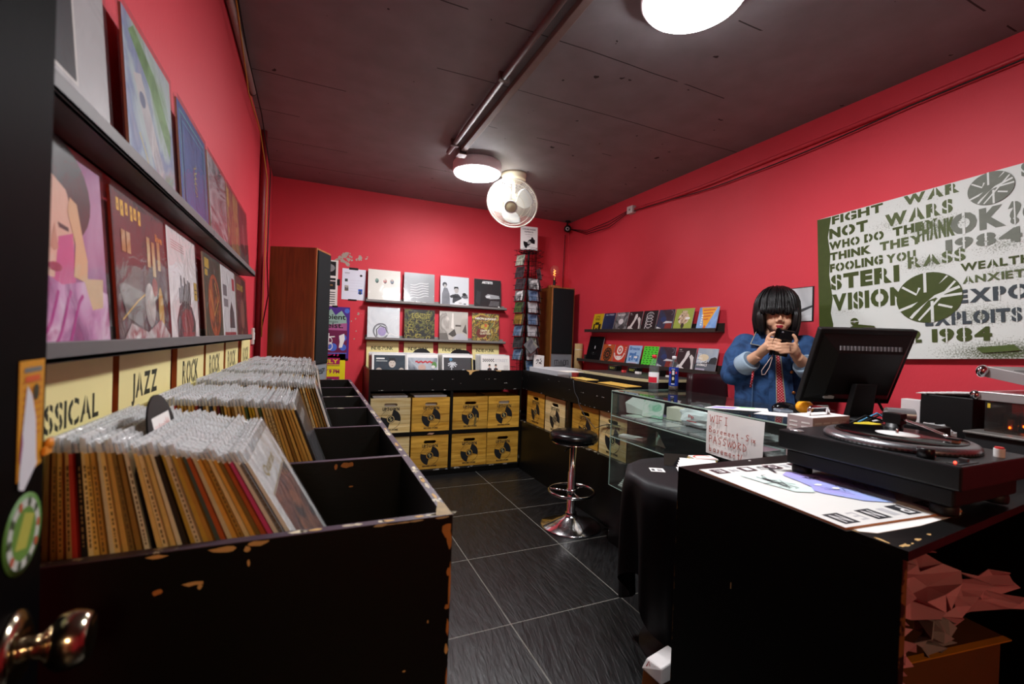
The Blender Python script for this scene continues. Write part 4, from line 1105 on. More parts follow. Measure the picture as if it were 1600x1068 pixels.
def make_crate(name_label, matrix, w=0.352, h=0.312, d=0.33, mat=CRATEW, tilt=0.0, smudge=False, group='wooden record crates in the counters'):
    t = thing('wooden_crate', name_label, 'crate', matrix=matrix, group=group)
    mb = MB()
    hole, outer = crate_front(w, h, h * 0.805)
    m = len(hole); th = 0.012
    vs = [(x, 0, z) for x, z in hole] + [(x, 0, z) for x, z in outer] + [(x, th, z) for x, z in hole] + [(x, th, z) for x, z in outer]
    mb.add(vs, [(i, m + i, m + (i + 1) % m, (i + 1) % m) for i in range(m)] + [(2 * m + i, 2 * m + (i + 1) % m, 3 * m + (i + 1) % m, 3 * m + i) for i in range(m)] + [(i, (i + 1) % m, 2 * m + (i + 1) % m, 2 * m + i) for i in range(m)], mat)
    # corner fans close the rectangle
    for cxx, czz in ((0, 0), (w, 0), (w, h), (0, h)):
        best = None
        for i in range(m):
            a, b = outer[i], outer[(i + 1) % m]
            onx = lambda p: abs(p[0] - cxx) < 1e-6
            onz = lambda p: abs(p[1] - czz) < 1e-6
            if (onx(a) and onz(b) and not onz(a)) or (onz(a) and onx(b) and not onx(a)):
                best = (a, b)
        if best:
            a, b = best
            mb.add([(a[0], 0, a[1]), (cxx, 0, czz), (b[0], 0, b[1])], [(0, 1, 2)], mat)
    mb2 = mb; mb = MB()
    mb.box((0, th, 0), (0.010, d, h), mat); mb.box((w - 0.010, th, 0), (w, d, h), mat)
    mb.box((0.010, th, 0), (w - 0.010, d, 0.01), mat); mb.box((0.010, d - 0.012, 0.01), (w - 0.010, d, h), mat)
    mb.build('crate_body', t); mb = mb2
    A = Art(mb, 0, 0, 1, 1)
    cx, cz = w / 2 + 0.002, h * 0.40; r = 0.088; K = M('17191c', 0.6, var=0.25, scale=40)
    A.text('UPTOWN', cx - 0.074, cz + r * 0.84, 0.148, 0.032, K, 0.05, stencil=mat, gap=0.1)
    def sect(a0, a1, r0=0.034, r1=r):
        A.ring(cx, cz, r0, r1, K, 14, R(a0), R(a1), 1.0)
    sect(-14, 76); sect(166, 256)
    A.ring(cx, cz, 0.0325, 0.036, K); A.ring(cx, cz, 0.0005, 0.026, K)
    BG = mat
    A.line([(cx - 0.012, cz + 0.004), (cx - 0.006, cz + 0.014), (cx + 0.004, cz + 0.016)], 0.0035, CREAM); A.line([(cx + 0.012, cz - 0.002), (cx + 0.006, cz - 0.014), (cx - 0.006, cz - 0.015)], 0.0035, CREAM); A.line([(cx - 0.004, cz + 0.006), (cx - 0.002, cz - 0.006), (cx + 0.008, cz + 0.004)], 0.004, CREAM)
    for k in range(3):
        A.ring(cx, cz, r * (0.62 + 0.15 * k), r * (0.635 + 0.15 * k), K, 10, R(100), R(150))
    A.line([(cx + r * cos(R(t_)), cz + r * sin(R(t_))) for t_ in range(-70, -8, 8)], 0.003, K); A.line([(cx + r * cos(R(t_)), cz + r * sin(R(t_))) for t_ in range(70, 172, 8)], 0.002, K)
    A.text('RECORD STORE', cx - 0.066, cz - r * 1.16, 0.132, 0.014, K, 0.04)
    if smudge:
        A.ell(cx + 0.05, cz - 0.04, 0.012, 0.06, M('6a5a30', 0.6, var=0.4), rot=-0.1)
    mb.build('front_board', t)
    return t

# back counter
CB0, CB1, CY = 0.45, 1.925, 4.075
bc = thing('back_counter', 'black counter with record bin and crate shelves along the back wall', 'counter', (CB0, CY, 0))
def bcp(name, fn, bevel=0.0):
    mb = MB(); mb.T = Matrix.Translation((-CB0, -CY, 0)); fn(mb); return mb.build(name, bc, bevel=bevel)
SCUFF = M('c9c6c0', 0.6, var=0.3)
def fp(mb):
    mb.box((CB0, CY, 0.795), (CB1, CY + 0.018, 0.987), BLK)
    A = Art(mb, 0, 0, 1, 1, Matrix.Translation((0, CY, 0))); r_ = random.Random(2)
    A.poly([(1.335, 0.987), (1.47, 0.987), (1.46, 0.982), (1.43, 0.98), (1.40, 0.968), (1.385, 0.945), (1.37, 0.942), (1.365, 0.968), (1.35, 0.975)], CHIP); A.poly([(1.64, 0.987), (1.70, 0.987), (1.69, 0.975), (1.65, 0.978)], CHIP)
    for q in range(16):
        x = r_.uniform(CB0 + 0.05, CB1 - 0.03); z = r_.choice([0.80, 0.802, 0.80, 0.86, 0.90])
        A.poly([(x, z), (x + r_.uniform(0.004, 0.03), z + 0.001), (x + 0.006, z + r_.uniform(0.002, 0.006))], SCUFF)
bcp('front_panel', fp)
bcp('bin_floor', lambda mb: mb.box((CB0 + 0.018, CY + 0.018, 0.795), (CB1, YB - 0.002, 0.81), BLK))
bcp('side_panel', lambda mb: (mb.box((CB0, CY + 0.018, 0.0), (CB0 + 0.018, YB - 0.002, 0.987), WORN('2a140c', '7a4a26', amount=0.6, scale=5.0)), mb.box((CB0, CY + 0.0005, 0), (CB0 + 0.018, CY + 0.0175, 0.795), BLK)))
bcp('middle_shelf', lambda mb: (mb.box((CB0 + 0.018, CY + 0.004, 0.385), (CB1, YB - 0.002, 0.418), BLK), mb.poly([(0.98, CY + 0.0035, 0.392), (1.03, CY + 0.0035, 0.388), (1.05, CY + 0.0035, 0.402), (1.0, CY + 0.0035, 0.406)], M('a8806a', 0.6))))
bcp('post', lambda mb: (mb.box((1.191, CY + 0.002, 0.06), (1.216, YB - 0.002, 0.385), BLK), mb.box((1.191, CY + 0.002, 0.418), (1.216, YB - 0.002, 0.795), BLK)))
bcp('plinth', lambda mb: (mb.box((CB0 + 0.018, CY + 0.03, 0.0), (CB1, YB - 0.002, 0.06), BLK), mb.box((CB0 + 0.018, CY + 0.012, 0.052), (CB1, CY + 0.03, 0.066), WORN('2c2c2c', 'a8a69e', amount=0.55, scale=14))))
bcp('end_post', lambda mb: mb.box((CB1 - 0.012, CY + 0.002, 0.066), (CB1, CY + 0.05, 0.795), WORN('16130f', '6f6a5c', amount=0.6, scale=16)))
bcp('back_board', lambda mb: mb.box((CB0 + 0.018, YB - 0.012, 0.066), (CB1, YB - 0.002, 0.795), BLK_IN))

UP = 0.4195; LO = 0.0675
make_crate('pale pine record crate at the left end of the back counter\'s upper row', TR(0.471, 4.085, UP), w=0.350, mat=CRATEP)
make_crate('honey wooden crate with records showing, second from left in the back counter\'s upper row', TR(0.836, 4.085, UP), w=0.352)
make_crate('honey wooden crate just right of the post, smudged emblem, back counter\'s upper row', TR(1.221, 4.088, UP, 0.0), w=0.350, smudge=True)
make_crate('honey wooden crate at the right end of the back counter\'s upper row', TR(1.576, 4.080, UP), w=0.333)
make_crate('pale wooden crate mostly hidden behind the left bins, back counter\'s lower row', TR(0.471, 4.085, LO), w=0.350, mat=CRATEP)
make_crate('honey wooden crate left of the post in the back counter\'s lower row', TR(0.836, 4.085, LO), w=0.350)
make_crate('honey wooden crate right of the post in the back counter\'s lower row', TR(1.221, 4.088, LO), w=0.350)
make_crate('honey wooden crate at the right end of the back counter\'s lower row', TR(1.574, 4.080, LO), w=0.333)
def edge_record(label, T, hexc, h=0.305):
    mb = MB(); mb.box((0, 0, 0), (0.30, 0.006, h), M(hexc, 0.5)); o = mb.build('record', matrix=T)
    tag(o, label, 'record', 'records filed in the crates')
    s = MB(); s.box((-0.002, -0.001, h + 0.0005), (0.302, 0.007, h + 0.012), FLAP); s.build('plastic_sleeve', o)
for ci, (x0, nm) in enumerate(((0.496, 'upper left pale crate'), (0.862, 'upper honey crate left of the post'))):
    for k in range(9):
        edge_record('%s record from the front in the %s, back counter' % (ORD(k + 1), nm), TR(x0, 4.112 + k * 0.026, UP + 0.0115), ['c9c2b8', '5a3a3c', '8d8a88', 'b09a8c', '4a4a50', 'a89080', '6d3038', 'c8c4be', '7a7678'][k])
edge_record('white record seen through the hand slot of the right end upper crate', TR(1.592, 4.112, UP + 0.0115), 'd2d0c8', 0.28)

# ------------------------------------------------------------------ back bin records (four stacks facing the room)
def art_face(A):
    A.rect(0.06, 0.04, 0.96, 0.96, RAMP(['1f2d38', '2c3c48', '18242e'], 4, 1, 4, coat=0.6)); A.ell(0.58, 0.72, 0.10, 0.13, M('cfc4b8', 0.5)); A.poly([(0.48, 0.74), (0.5, 0.88), (0.66, 0.88), (0.68, 0.74), (0.63, 0.8), (0.53, 0.8)], M('141418', 0.5)); A.rect(0.12, 0.84, 0.36, 0.88, WHITE); A.rect(0.12, 0.78, 0.44, 0.795, WHITE)
    for p in ((0.545, 0.74), (0.615, 0.74)): A.ell(p[0], p[1], 0.014, 0.008, INK)
    A.ell(0.585, 0.655, 0.025, 0.008, M('8a4a44', 0.5)); A.ell(0.2, 0.5, 0.09, 0.09, M('b8aca0', 0.5)); A.ell(0.85, 0.5, 0.08, 0.09, M('b8aca0', 0.5))
def art_redscrawl(A):
    A.rect(0.08, 0.05, 0.98, 0.9, RAMP(['8d98a4', 'b5bcc4', '5d6772', 'd5d8dc'], 3, 1.5, 4, coat=0.7)); A.line([(0.3 + 0.045 * j, 0.77 + 0.025 * sin(j * 2.1)) for j in range(13)], 0.05, M('c02a34', 0.5)); A.ell(0.5, 0.6, 0.12, 0.1, M('c7a79a', 0.5, var=0.3)); A.ell(0.88, 0.68, 0.08, 0.1, M('5a8a4a', 0.5, var=0.3)); A.ell(0.85, 0.62, 0.06, 0.05, M('d8d6d2', 0.5))
def art_palm(A):
    A.rect(0.04, 0.04, 0.92, 0.92, M('3c3f42', 0.4, var=0.15, coat=0.6)); A.rect(0.92, 0.04, 0.96, 0.92, M('17171a', 0.4)); A.rect(0.96, 0.04, 0.99, 0.9, M('b5a23a', 0.5)); A.ell(0.27, 0.86, 0.05, 0.05, M('4f8ab0', 0.5))
    for k in range(9):
        a = 2 * pi * k / 9; A.line([(0.32, 0.72), (0.32 + 0.09 * cos(a), 0.72 + 0.07 * sin(a)), (0.32 + 0.15 * cos(a), 0.69 + 0.09 * sin(a))], 0.03, M('c8ccd0', 0.5))
    A.line([(0.30, 0.7), (0.29, 0.5), (0.31, 0.3)], 0.03, M('c8ccd0', 0.5)); A.ell(0.68, 0.45, 0.08, 0.1, M('c8ccd0', 0.5))
def art_check(A):
    A.rect(0, 0, 1, 1, M('e9e7e2', 0.5, var=0.02))
    for i in range(11):
        for j in range(3):
            if (i + j) % 2 == 0:
                A.k = 3; A.rect(0.05 + i * 0.036, 0.80 + j * 0.034, 0.086 + i * 0.036, 0.834 + j * 0.034, INK)
    A.text('STREET', 0.48, 0.80, 0.46, 0.10, M('c9c9cb', 0.6), 0.03)
    for u in (0.28, 0.50):
        A.ell(u, 0.66, 0.035, 0.05, M('c9a894', 0.5)); A.poly([(u - 0.04, 0.68), (u - 0.02, 0.73), (u + 0.03, 0.73), (u + 0.04, 0.68)], INK); A.poly([(u - 0.08, 0.36), (u - 0.07, 0.58), (u, 0.61), (u + 0.07, 0.58), (u + 0.08, 0.36)], M('1c1c22', 0.6)); A.poly([(u - 0.02, 0.45), (u, 0.6), (u + 0.02, 0.45)], M('8d2a2c', 0.5))
    for k in range(4): A.rect(0.78, 0.66 - k * 0.05, 0.95, 0.67 - k * 0.05, GREY)
stacks = [(0.488, 'leftmost stack of the back counter bin', art_face, 'dark record with a pale face'), (0.790, 'second stack of the back counter bin', art_redscrawl, 'silver record scrawled in red'), (1.145, 'third stack of the back counter bin', art_palm, 'dark grey record with a white palm tree'), (1.545, 'rightmost stack of the back counter bin', art_check, 'white record with a chequered strip')]
for si, (x0, nm, fn, fl) in enumerate(stacks):
    w = [0.315, 0.33, 0.325, 0.34][si]
    for k in range(8):
        T = TR(x0 - k * 0.0015, 4.205 + k * 0.019, 0.8125) @ Matrix.Rotation(-R(9), 4, 'X')
        if k == 0:
            jacket('record', '%s, front of the %s' % (fl, nm.replace(' of the back counter bin', ', back bin')), T, fn, w=0.312, h=0.312, group='records in the back counter bin')
        else:
            jacket('record', '%s record from the front, %s' % (ORD(k + 1), nm), T, None, w=0.312, h=0.306 + (k % 3) * 0.004, face=M(rb.choice(['d8d6d2', 'c9c6c0', '8a8a8c', '55504c', 'e3e1dc']), 0.5), spine=M(rb.choice(['b9ae98', '6a5a48', 'd8cdb0', '2a2624', '8d7a58']), 0.7), group='records in the back counter bin', sl=FLAP if k % 2 else SLEEVE)
for x0, y0, lab in ((0.985, 4.40, 'black half disc divider card over the second stack of the back bin'), (1.375, 4.42, 'black half disc divider card over the third stack of the back bin, farther one'), (1.415, 4.39, 'black half disc divider card over the third stack of the back bin, nearer one')):
    divider_card(lab, TR(x0, y0, 0.8125) @ Matrix.Rotation(-R(8), 4, 'X'), INK, r=0.105 if x0 < 1.38 else 0.10, rest=0.255)

# genre boards and ledges on the back wall
BLEDGE = M('85817e', 0.45, metal=0.2, var=0.06)
ledge('record_ledge', 'grey record ledge on the back wall, upper one', 'x', 0.449, 1.933, 'B', 1.637, 0.085, BLEDGE)
ledge('record_ledge', 'grey record ledge on the back wall, lower one above the INDIE-PUNK boards', 'x', 0.455, 1.932, 'B', 1.268, 0.085, BLEDGE)
for x0, x1, lab in ((0.474, 0.786, 'leftmost'), (0.837, 1.139, 'second from the left'), (1.193, 1.501, 'third from the left'), (1.566, 1.879, 'rightmost')):
    sign_board('yellow INDIE-PUNK genre board on the back wall, %s of four' % lab, TR(x0, YB - 0.058, 0.815) @ Matrix.Rotation(-R(5), 4, 'X'), [('INDIE-PUNK', 0.14, 0.79, 0.68, 0.085, True, 0.02)], x1 - x0, 0.418, 'INDIE-PUNK boards behind the back bin')

# eight records on the back ledges
def art_pills(A):
    A.rect(0, 0, 1, 1, M('dbd9d0', 0.4, var=0.04, coat=0.5))
    for u, c in ((0.27, '5a7a72'), (0.52, 'a8605c'), (0.74, '3a4f68')):
        A.ell(u, 0.65, 0.055, 0.075, M(c, 0.4, var=0.3)); A.ell(u, 0.69, 0.04, 0.03, M('b9a89c' if u > 0.4 else '7d9a8c', 0.4)); A.ell(u + 0.01, 0.60, 0.03, 0.02, M('2a2a30', 0.4))
    A.poly([(0.42, 0.16), (0.5, 0.24), (0.62, 0.27), (0.56, 0.21), (0.6, 0.14), (0.5, 0.17)], WHITE)
def art_waves(A):
    A.rect(0, 0, 1, 1, M('8f9092', 0.28, var=0.12, scale=5, coat=1.0, metal=0.2))
    for k in range(6):
        A.line([(0.2 + 0.05 * j, 0.18 + 0.085 * k + 0.02 * j * 0.4 + 0.02 * sin(j * 0.8 + k * 0.5)) for j in range(13)], 0.016, M('e6e6e6', 0.4))
    for u in (0.2, 0.4, 0.6): A.rect(u, 0.06, u + 0.12, 0.075, M('c9c9cb', 0.5))
def art_trio(A):
    A.rect(0, 0, 1, 1, M('c6c9ce', 0.5, var=0.04)); D_ = M('4a4c52', 0.6, var=0.35); S_ = M('a9a6a4', 0.6, var=0.1); W_ = M('d8d9db', 0.6)
    A.poly([(0.05, 0), (0.06, 0.4), (0.12, 0.6), (0.24, 0.6), (0.32, 0.4), (0.34, 0)], M('75777d', 0.6, var=0.4)); A.ell(0.15, 0.71, 0.08, 0.08, D_); A.ell(0.16, 0.66, 0.05, 0.06, S_)
    A.poly([(0.42, 0.12), (0.44, 0.4), (0.32, 0.34), (0.36, 0.28), (0.5, 0.42), (0.62, 0.42), (0.74, 0.3), (0.7, 0.08)], M('3c3d42', 0.6, var=0.3)); A.ell(0.56, 0.54, 0.075, 0.1, S_); A.poly([(0.47, 0.56), (0.48, 0.66), (0.62, 0.66), (0.64, 0.56), (0.6, 0.61), (0.52, 0.61)], INK)
    A.poly([(0.72, 0.32), (0.82, 0.44), (0.94, 0.42), (0.98, 0.3), (0.86, 0.28)], M('5a5b60', 0.6)); A.ell(0.84, 0.42, 0.07, 0.05, INK)
    A.poly([(0.45, 0), (0.5, 0.14), (0.75, 0.27), (1, 0.22), (1, 0)], W_); A.ell(0.7, 0.12, 0.06, 0.02, S_); A.ell(0.86, 0.1, 0.05, 0.02, D_)
def art_dark(A):
    A.rect(0, 0, 1, 1, M('1a1b1d', 0.4, var=0.25, coat=0.6)); A.text('ARTISTS', 0.28, 0.85, 0.4, 0.09, M('e6e6e6', 0.5), 0.05); A.poly([(0.4, 0.42), (0.5, 0.5), (0.92, 0.46), (0.96, 0.36), (0.6, 0.33), (0.45, 0.36)], M('9a9c9e', 0.4, var=0.4)); A.poly([(0.42, 0.41), (0.58, 0.46), (0.6, 0.38), (0.45, 0.36)], M('d8d9da', 0.4)); A.poly([(0.05, 0.2), (0.1, 0.6), (0.25, 0.55), (0.2, 0.1)], M('2c2e31', 0.4))
    for k in range(4): A.rect(0.6 - 0.02 * k, 0.24 - k * 0.045, 0.93, 0.255 - k * 0.045, M('8a8a8c', 0.6))
    A.ell(0.92, 0.06, 0.035, 0.035, WHITE)
def art_orb(A):
    A.rect(0, 0, 1, 1, RAMP(['c9cfd3', 'dfe3e5', 'b5bcc2'], 4, 1.5, 5, coat=0.8))
    for k in range(4): A.ring(0.42, 0.25, 0.2 + 0.012 * k, 0.206 + 0.014 * k, M('44464c', 0.6), 24, 0.3 * k, 5.6 + 0.2 * k)
    A.ell(0.45, 0.24, 0.13, 0.14, RAMP(['8d8ac0', 'b0a0c8', '7a86c4'], 5, 1, 3)); A.line([(0.3, 0.1), (0.28, 0.3), (0.4, 0.42), (0.56, 0.36), (0.62, 0.2)], 0.03, M('3c3e44', 0.6)); A.line([(0.62, 0.14), (0.75, 0.18), (0.88, 0.12), (0.96, 0.15)], 0.02, WHITE)
def art_demerit(A):
    A.rect(0, 0, 1, 1, RAMP(['14161a', '2a2c22', '1c1f22', '6d6a30', '17191c', '24261f'], 7, 3.5, 5, coat=0.7)); A.text('DEMERIT', 0.24, 0.72, 0.6, 0.15, M('b5a84a', 0.5, var=0.2), 0.02); A.text('DEMERIT', 0.26, 0.74, 0.56, 0.11, M('3a3a20', 0.5), 0.0)
    r_ = random.Random(8)
    for k in range(26):
        u, v = r_.uniform(0.08, 0.9), r_.uniform(0.06, 0.66); A.ring(u, v, 0.05, 0.059, M(r_.choice(['a89a3c', '7d7a3a', 'c2b050']), 0.5), 10, r_.uniform(0, 3), r_.uniform(3.5, 6), 1.4)
def art_stair(A):
    A.rect(0, 0, 1, 1, M('b9b4ac', 0.6, var=0.08)); A.poly([(0, 0), (0, 0.9), (0.2, 1), (0.35, 0.7), (0.3, 0)], RAMP(['d8d3cb', '8d8780', 'c4bfb8'], 5, 1.5, 4)); A.poly([(0.7, 0.3), (0.78, 0.9), (1, 1), (1, 0.3)], RAMP(['c9c2b8', '9a938a'], 4, 1, 3)); A.poly([(0.3, 0.24), (0.52, 0.42), (0.6, 0.2), (0.45, 0.15)], M('4c4844', 0.6, var=0.2)); A.poly([(0.0, 0.02), (0.0, 0.26), (0.25, 0.28), (0.32, 0.05)], M('6d6862', 0.6, var=0.2)); A.poly([(0.40, 0.45), (0.44, 0.95), (0.48, 0.95), (0.50, 0.4)], M('e3ded6', 0.5)); A.rect(0.55, 0.5, 0.75, 0.56, M('5a5650', 0.6)); A.poly([(0.4, 0), (0.6, 0.25), (0.8, 0.28), (1, 0.1), (1, 0)], M('b5b4ba', 0.5)); A.poly([(0.8, 0.34), (0.92, 0.6), (0.97, 0.25)], M('55504a', 0.6))
def art_jungle(A):
    A.rect(0, 0, 1, 1, RAMP(['1c2430', 'b08a2c', '3c5a2e', '6d2a2e', 'c9b44a', '2a3a58', '8d9a3a'], 8, 2.5, 5, coat=0.6)); A.text('NEON JUNGLE', 0.12, 0.76, 0.76, 0.09, WHITE, 0.03); A.ell(0.5, 0.58, 0.05, 0.06, M('c8643a', 0.5)); A.ell(0.35, 0.32, 0.2, 0.16, M('6d2a24', 0.5, var=0.4)); A.text('SIMPLE', 0.3, 0.36, 0.34, 0.08, M('d8d3b4', 0.5), 0.03); A.text('QUESTION', 0.28, 0.26, 0.4, 0.08, M('d8d3b4', 0.5), 0.03)
for x0, z0, fn, lab in ((0.466, 1.6200, art_pills, 'record with off white jacket and three small coloured ovals, upper ledge of the back wall'), (0.815, 1.6200, art_waves, 'record with silver grey jacket of white wavy lines, upper ledge of the back wall'), (1.188, 1.6200, art_trio, 'record with grey photo of three seated people, upper ledge of the back wall'), (1.560, 1.6200, art_dark, 'record with black jacket and white title on the upper back ledge\'s right end'),
                        (0.472, 1.2510, art_orb, 'record with pale jacket and a scribbled lilac orb, lower ledge of the back wall'), (0.830, 1.2510, art_demerit, 'record with dark olive tangled jacket lettered DEMERIT, lower ledge of the back wall'), (1.192, 1.2510, art_stair, 'record with sepia jacket of draped figures, lower ledge of the back wall'), (1.550, 1.2510, art_jungle, 'record with multicoloured crowded jacket, lower back ledge\'s right end')):
    jacket('record', lab, TR(x0, 4.565, z0) @ Matrix.Rotation(-R(5.5), 4, 'X'), fn, w=0.31, h=0.317)

# ------------------------------------------------------------------ posters on the back wall
def sheet(name, label, x0, z0, w, h, fn, rot=0.0, base=WHITE, cat='poster', y=YB - 0.003, tapes=()):
    mb = MB(); mb.box((0, 0, 0), (w, 0.0012, h), base); A = Art(mb, 0, 0, w, h); fn(A)
    T = TR(x0, y, z0) @ Matrix.Rotation(rot, 4, 'Y')
    o = tag(mb.build(name, matrix=T), label, cat)
    for (a, b, c, d) in tapes:
        m2 = MB(); m2.box((a, -0.0012, b), (c, -0.0004, d), BLACK); m2.build('tape', o)
    return o
def po_bw(A):
    A.rect(0, 0, 1, 1, M('e2e0da', 0.5)); A.rect(0.05, 0.66, 0.93, 0.97, INK); A.ell(0.7, 0.83, 0.2, 0.09, M('8a8a8c', 0.5, var=0.4)); A.rect(0.05, 0.56, 0.93, 0.61, INK); A.rect(0.05, 0.36, 0.93, 0.54, M('1a1c22', 0.5)); A.rect(0.3, 0.44, 0.85, 0.47, M('8d6a3a', 0.5)); A.text('LIVE', 0.1, 0.74, 0.5, 0.1, WHITE, 0.03)
    for k in range(6): A.rect(0.35 + 0.05 * (k % 3), 0.04 + k * 0.05, 0.93, 0.058 + k * 0.05, INK)
sheet('poster', 'black and white gig poster half hidden behind the tall speaker', -0.10, 1.553, 0.293, 0.437, po_bw, tapes=((0.286, 0.20, 0.312, 0.26), (0.25, -0.012, 0.30, 0.006)))
def po_list(A):
    A.rect(0, 0, 1, 1, M('dfe3ef', 0.5, var=0.02))
    A.rect(0.1, 0.86, 0.32, 0.875, GREY); A.rect(0.12, 0.835, 0.3, 0.845, GREY); A.ell(0.8, 0.80, 0.055, 0.035, INK); A.rect(0.12, 0.58, 0.24, 0.67, M('3a4a44', 0.5, var=0.4)); A.rect(0.12, 0.28, 0.28, 0.46, RAMP(['b5a83a', '44464c', 'c9c2b8'], 20, 1, 2)); A.rect(0.70, 0.2, 0.88, 0.36, M('2a58b8', 0.5)); A.ell(0.78, 0.25, 0.05, 0.07, M('1c2a3c', 0.5))
    for k in range(5): A.rect(0.32, 0.63 - k * 0.09, 0.88, 0.636 - k * 0.09, M('c4c8d4', 0.6))
sheet('notice_sheet', 'white notice sheet with small pictures held by black tape on the back wall', 0.229, 1.624, 0.217, 0.300, po_list, 0.005, tapes=((0.06, 0.29, 0.145, 0.312), (0.06, -0.008, 0.14, 0.006)), cat='notice')
def po_purple(A):
    A.rect(0, 0, 1, 1, M('4a2a86', 0.5, var=0.12)); A.poly([(0.05, 0.55), (0.1, 0.85), (0.3, 0.95), (0.4, 0.82), (0.55, 0.96), (0.66, 0.84), (0.8, 0.93), (0.92, 0.8), (0.94, 0.58)], M('8fb0a4', 0.5, var=0.1)); A.poly([(0.05, 0.55), (0.05, 0.62), (0.94, 0.70), (0.94, 0.55)], M('a85a8c', 0.5, var=0.15)); A.rect(0.04, 0.12, 0.95, 0.56, M('6d1c48', 0.5, var=0.15))
    A.text('Ambient', 0.14, 0.76, 0.76, 0.10, INK, 0.02); A.text('main', 0.5, 0.70, 0.22, 0.035, INK); A.text('Heist.', 0.30, 0.60, 0.55, 0.10, INK, 0.02)
    for u, v, r_ in ((0.3, 0.40, 0.08), (0.62, 0.24, 0.1), (0.85, 0.42, 0.09), (0.86, 0.24, 0.08), (0.2, 0.22, 0.07), (0.93, 0.93, 0.06)): A.ell(u, v, r_, r_ * 0.75, M('4a6ac8', 0.5, var=0.2))
    A.line([(0.5, 0.2), (0.52, 0.5)], 0.025, WHITE); A.line([(0.40, 0.42), (0.66, 0.44)], 0.02, WHITE); A.ring(0.54, 0.36, 0.05, 0.066, WHITE); A.ring(0.54, 0.26, 0.06, 0.076, WHITE); A.poly([(0.76, 0.46), (0.88, 0.50), (0.90, 0.40), (0.84, 0.24), (0.76, 0.23), (0.78, 0.34)], WHITE); A.line([(0.0, 0.12), (0.95, 0.13)], 0.02, M('5a6ac0', 0.5))
sheet('poster', 'purple concert poster lettered Ambient Heist on the back wall', -0.07, 1.036, 0.381, 0.513, po_purple, 0.003, tapes=((0.352, -0.004, 0.378, 0.018),))
def po_yellow(A):
    A.rect(0, 0, 1, 1, M('e3d51c', 0.5, var=0.03)); MG = M('a01458', 0.5, var=0.08); A.text('On', 0.42, 0.76, 0.40, 0.20, MG, 0.03, slant=0.25); A.rect(0.2, 0.50, 0.86, 0.70, MG); A.text('DAILY', 0.24, 0.54, 0.58, 0.12, M('e3d51c', 0.5), 0.02); A.rect(0.2, 0.455, 0.86, 0.475, M('6a2a3a', 0.5)); A.text('AT 9 PM', 0.38, 0.22, 0.48, 0.12, MG, 0.04); A.rect(0.2, 0.0, 0.86, 0.13, MG); A.line([(0.36, 0.35), (0.86, 0.35)], 0.012, MG)
sheet('poster', 'bright yellow poster lettered DAILY AT 9 PM beside the tall speaker', -0.07, 0.835, 0.354, 0.315, po_yellow)

# ------------------------------------------------------------------ right counter (crates, cases on top)
RX, RY0, RY1 = 1.928, 2.425, 4.62
rc = thing('side_counter', 'black counter with crate bay along the right wall behind the bar stool', 'counter', (RX, RY0, 0))
def rcp(name, fn, bevel=0.0):
    mb = MB(); mb.T = Matrix.Translation((-RX, -RY0, 0)); fn(mb); return mb.build(name, rc, bevel=bevel)
def rfp(mb):
    mb.box((RX, RY0, 0.805), (RX + 0.018, CY - 0.002, 0.993), BLK)
    A = Art(mb, 0, 0, 1, 1, TR(RX, 0, 0, -pi / 2)); r_ = random.Random(21)
    for q in range(22):
        y = -r_.uniform(RY0, CY); z = r_.choice([0.808, 0.81, 0.812, 0.90, 0.95])
        A.k = 0; A.poly([(y, z), (y + r_.uniform(0.004, 0.03), z + 0.001), (y + 0.008, z + r_.uniform(0.002, 0.006))], SCUFF)
    A.line([(-3.1, 0.991), (-2.9, 0.99), (-2.7, 0.9915), (-2.45, 0.99)], 0.004, M('b8934a', 0.6))
rcp('front_panel', rfp)
rcp('counter_top', lambda mb: (mb.box((RX + 0.018, RY0, 0.88), (XR - 0.001, RY1, 0.90), BLK)))
rcp('lower_panel', lambda mb: mb.box((RX, RY0, 0.0), (RX + 0.018, CY - 0.002, 0.485), BLK))
rcp('crate_shelf', lambda mb: (mb.box((RX + 0.018, RY0, 0.46), (XR - 0.001, RY1, 0.485), BLK), mb.box((RX - 0.002, RY0, 0.478), (RX + 0.018, CY - 0.002, 0.4865), WORN('141412', '8d8878', amount=0.56, scale=16))))
rcp('post', lambda mb: mb.box((RX + 0.001, 3.148, 0.4866), (RX + 0.30, 3.172, 0.804), WORN('0c0b0a', '6d6a5e', amount=0.66, scale=16)))
rcp('end_panel', lambda mb: mb.box((RX + 0.018, RY0, 0.0), (XR - 0.001, RY0 + 0.012, 0.459), BLK))
rcp('back_board', lambda mb: mb.box((2.42, RY0 + 0.012, 0.4866), (2.44, RY1, 0.879), BLK_IN))
def rcrate(y1, w, h, mat, lab, dz=0.0):
    return make_crate(lab, TR(RX + 0.022, y1, 0.4875, -pi / 2), w=w, h=h, d=0.30, mat=mat)
rcrate(3.985, 0.362, 0.312, CRATEW, 'honey wooden crate at the far end of the side counter\'s bay')
rcrate(3.605, 0.352, 0.305, CRATEP, 'pale wooden crate beside the post in the side counter\'s bay')
rcrate(3.138, 0.370, 0.308, CRATEW, 'honey wooden crate behind the bar stool seat, nearer side of the bay\'s post')
rcrate(2.755, 0.315, 0.308, CRATEP, 'pale wooden crate with a black cord over it, next to the glass case')
mb = MB(); mb.tube([(RX - 0.004, 3.10, 0.985), (RX - 0.006, 3.085, 0.93), (RX - 0.006, 3.07, 0.89), (RX - 0.006, 3.02, 0.85), (RX - 0.006, 3.0, 0.80), (RX - 0.006, 2.90, 0.72), (RX + 0.0, 2.78, 0.66), (RX + 0.012, 2.72, 0.69), (RX + 0.012, 2.62, 0.72), (RX + 0.012, 2.5, 0.73)], 0.003, M('2a2a2c', 0.5), 6)
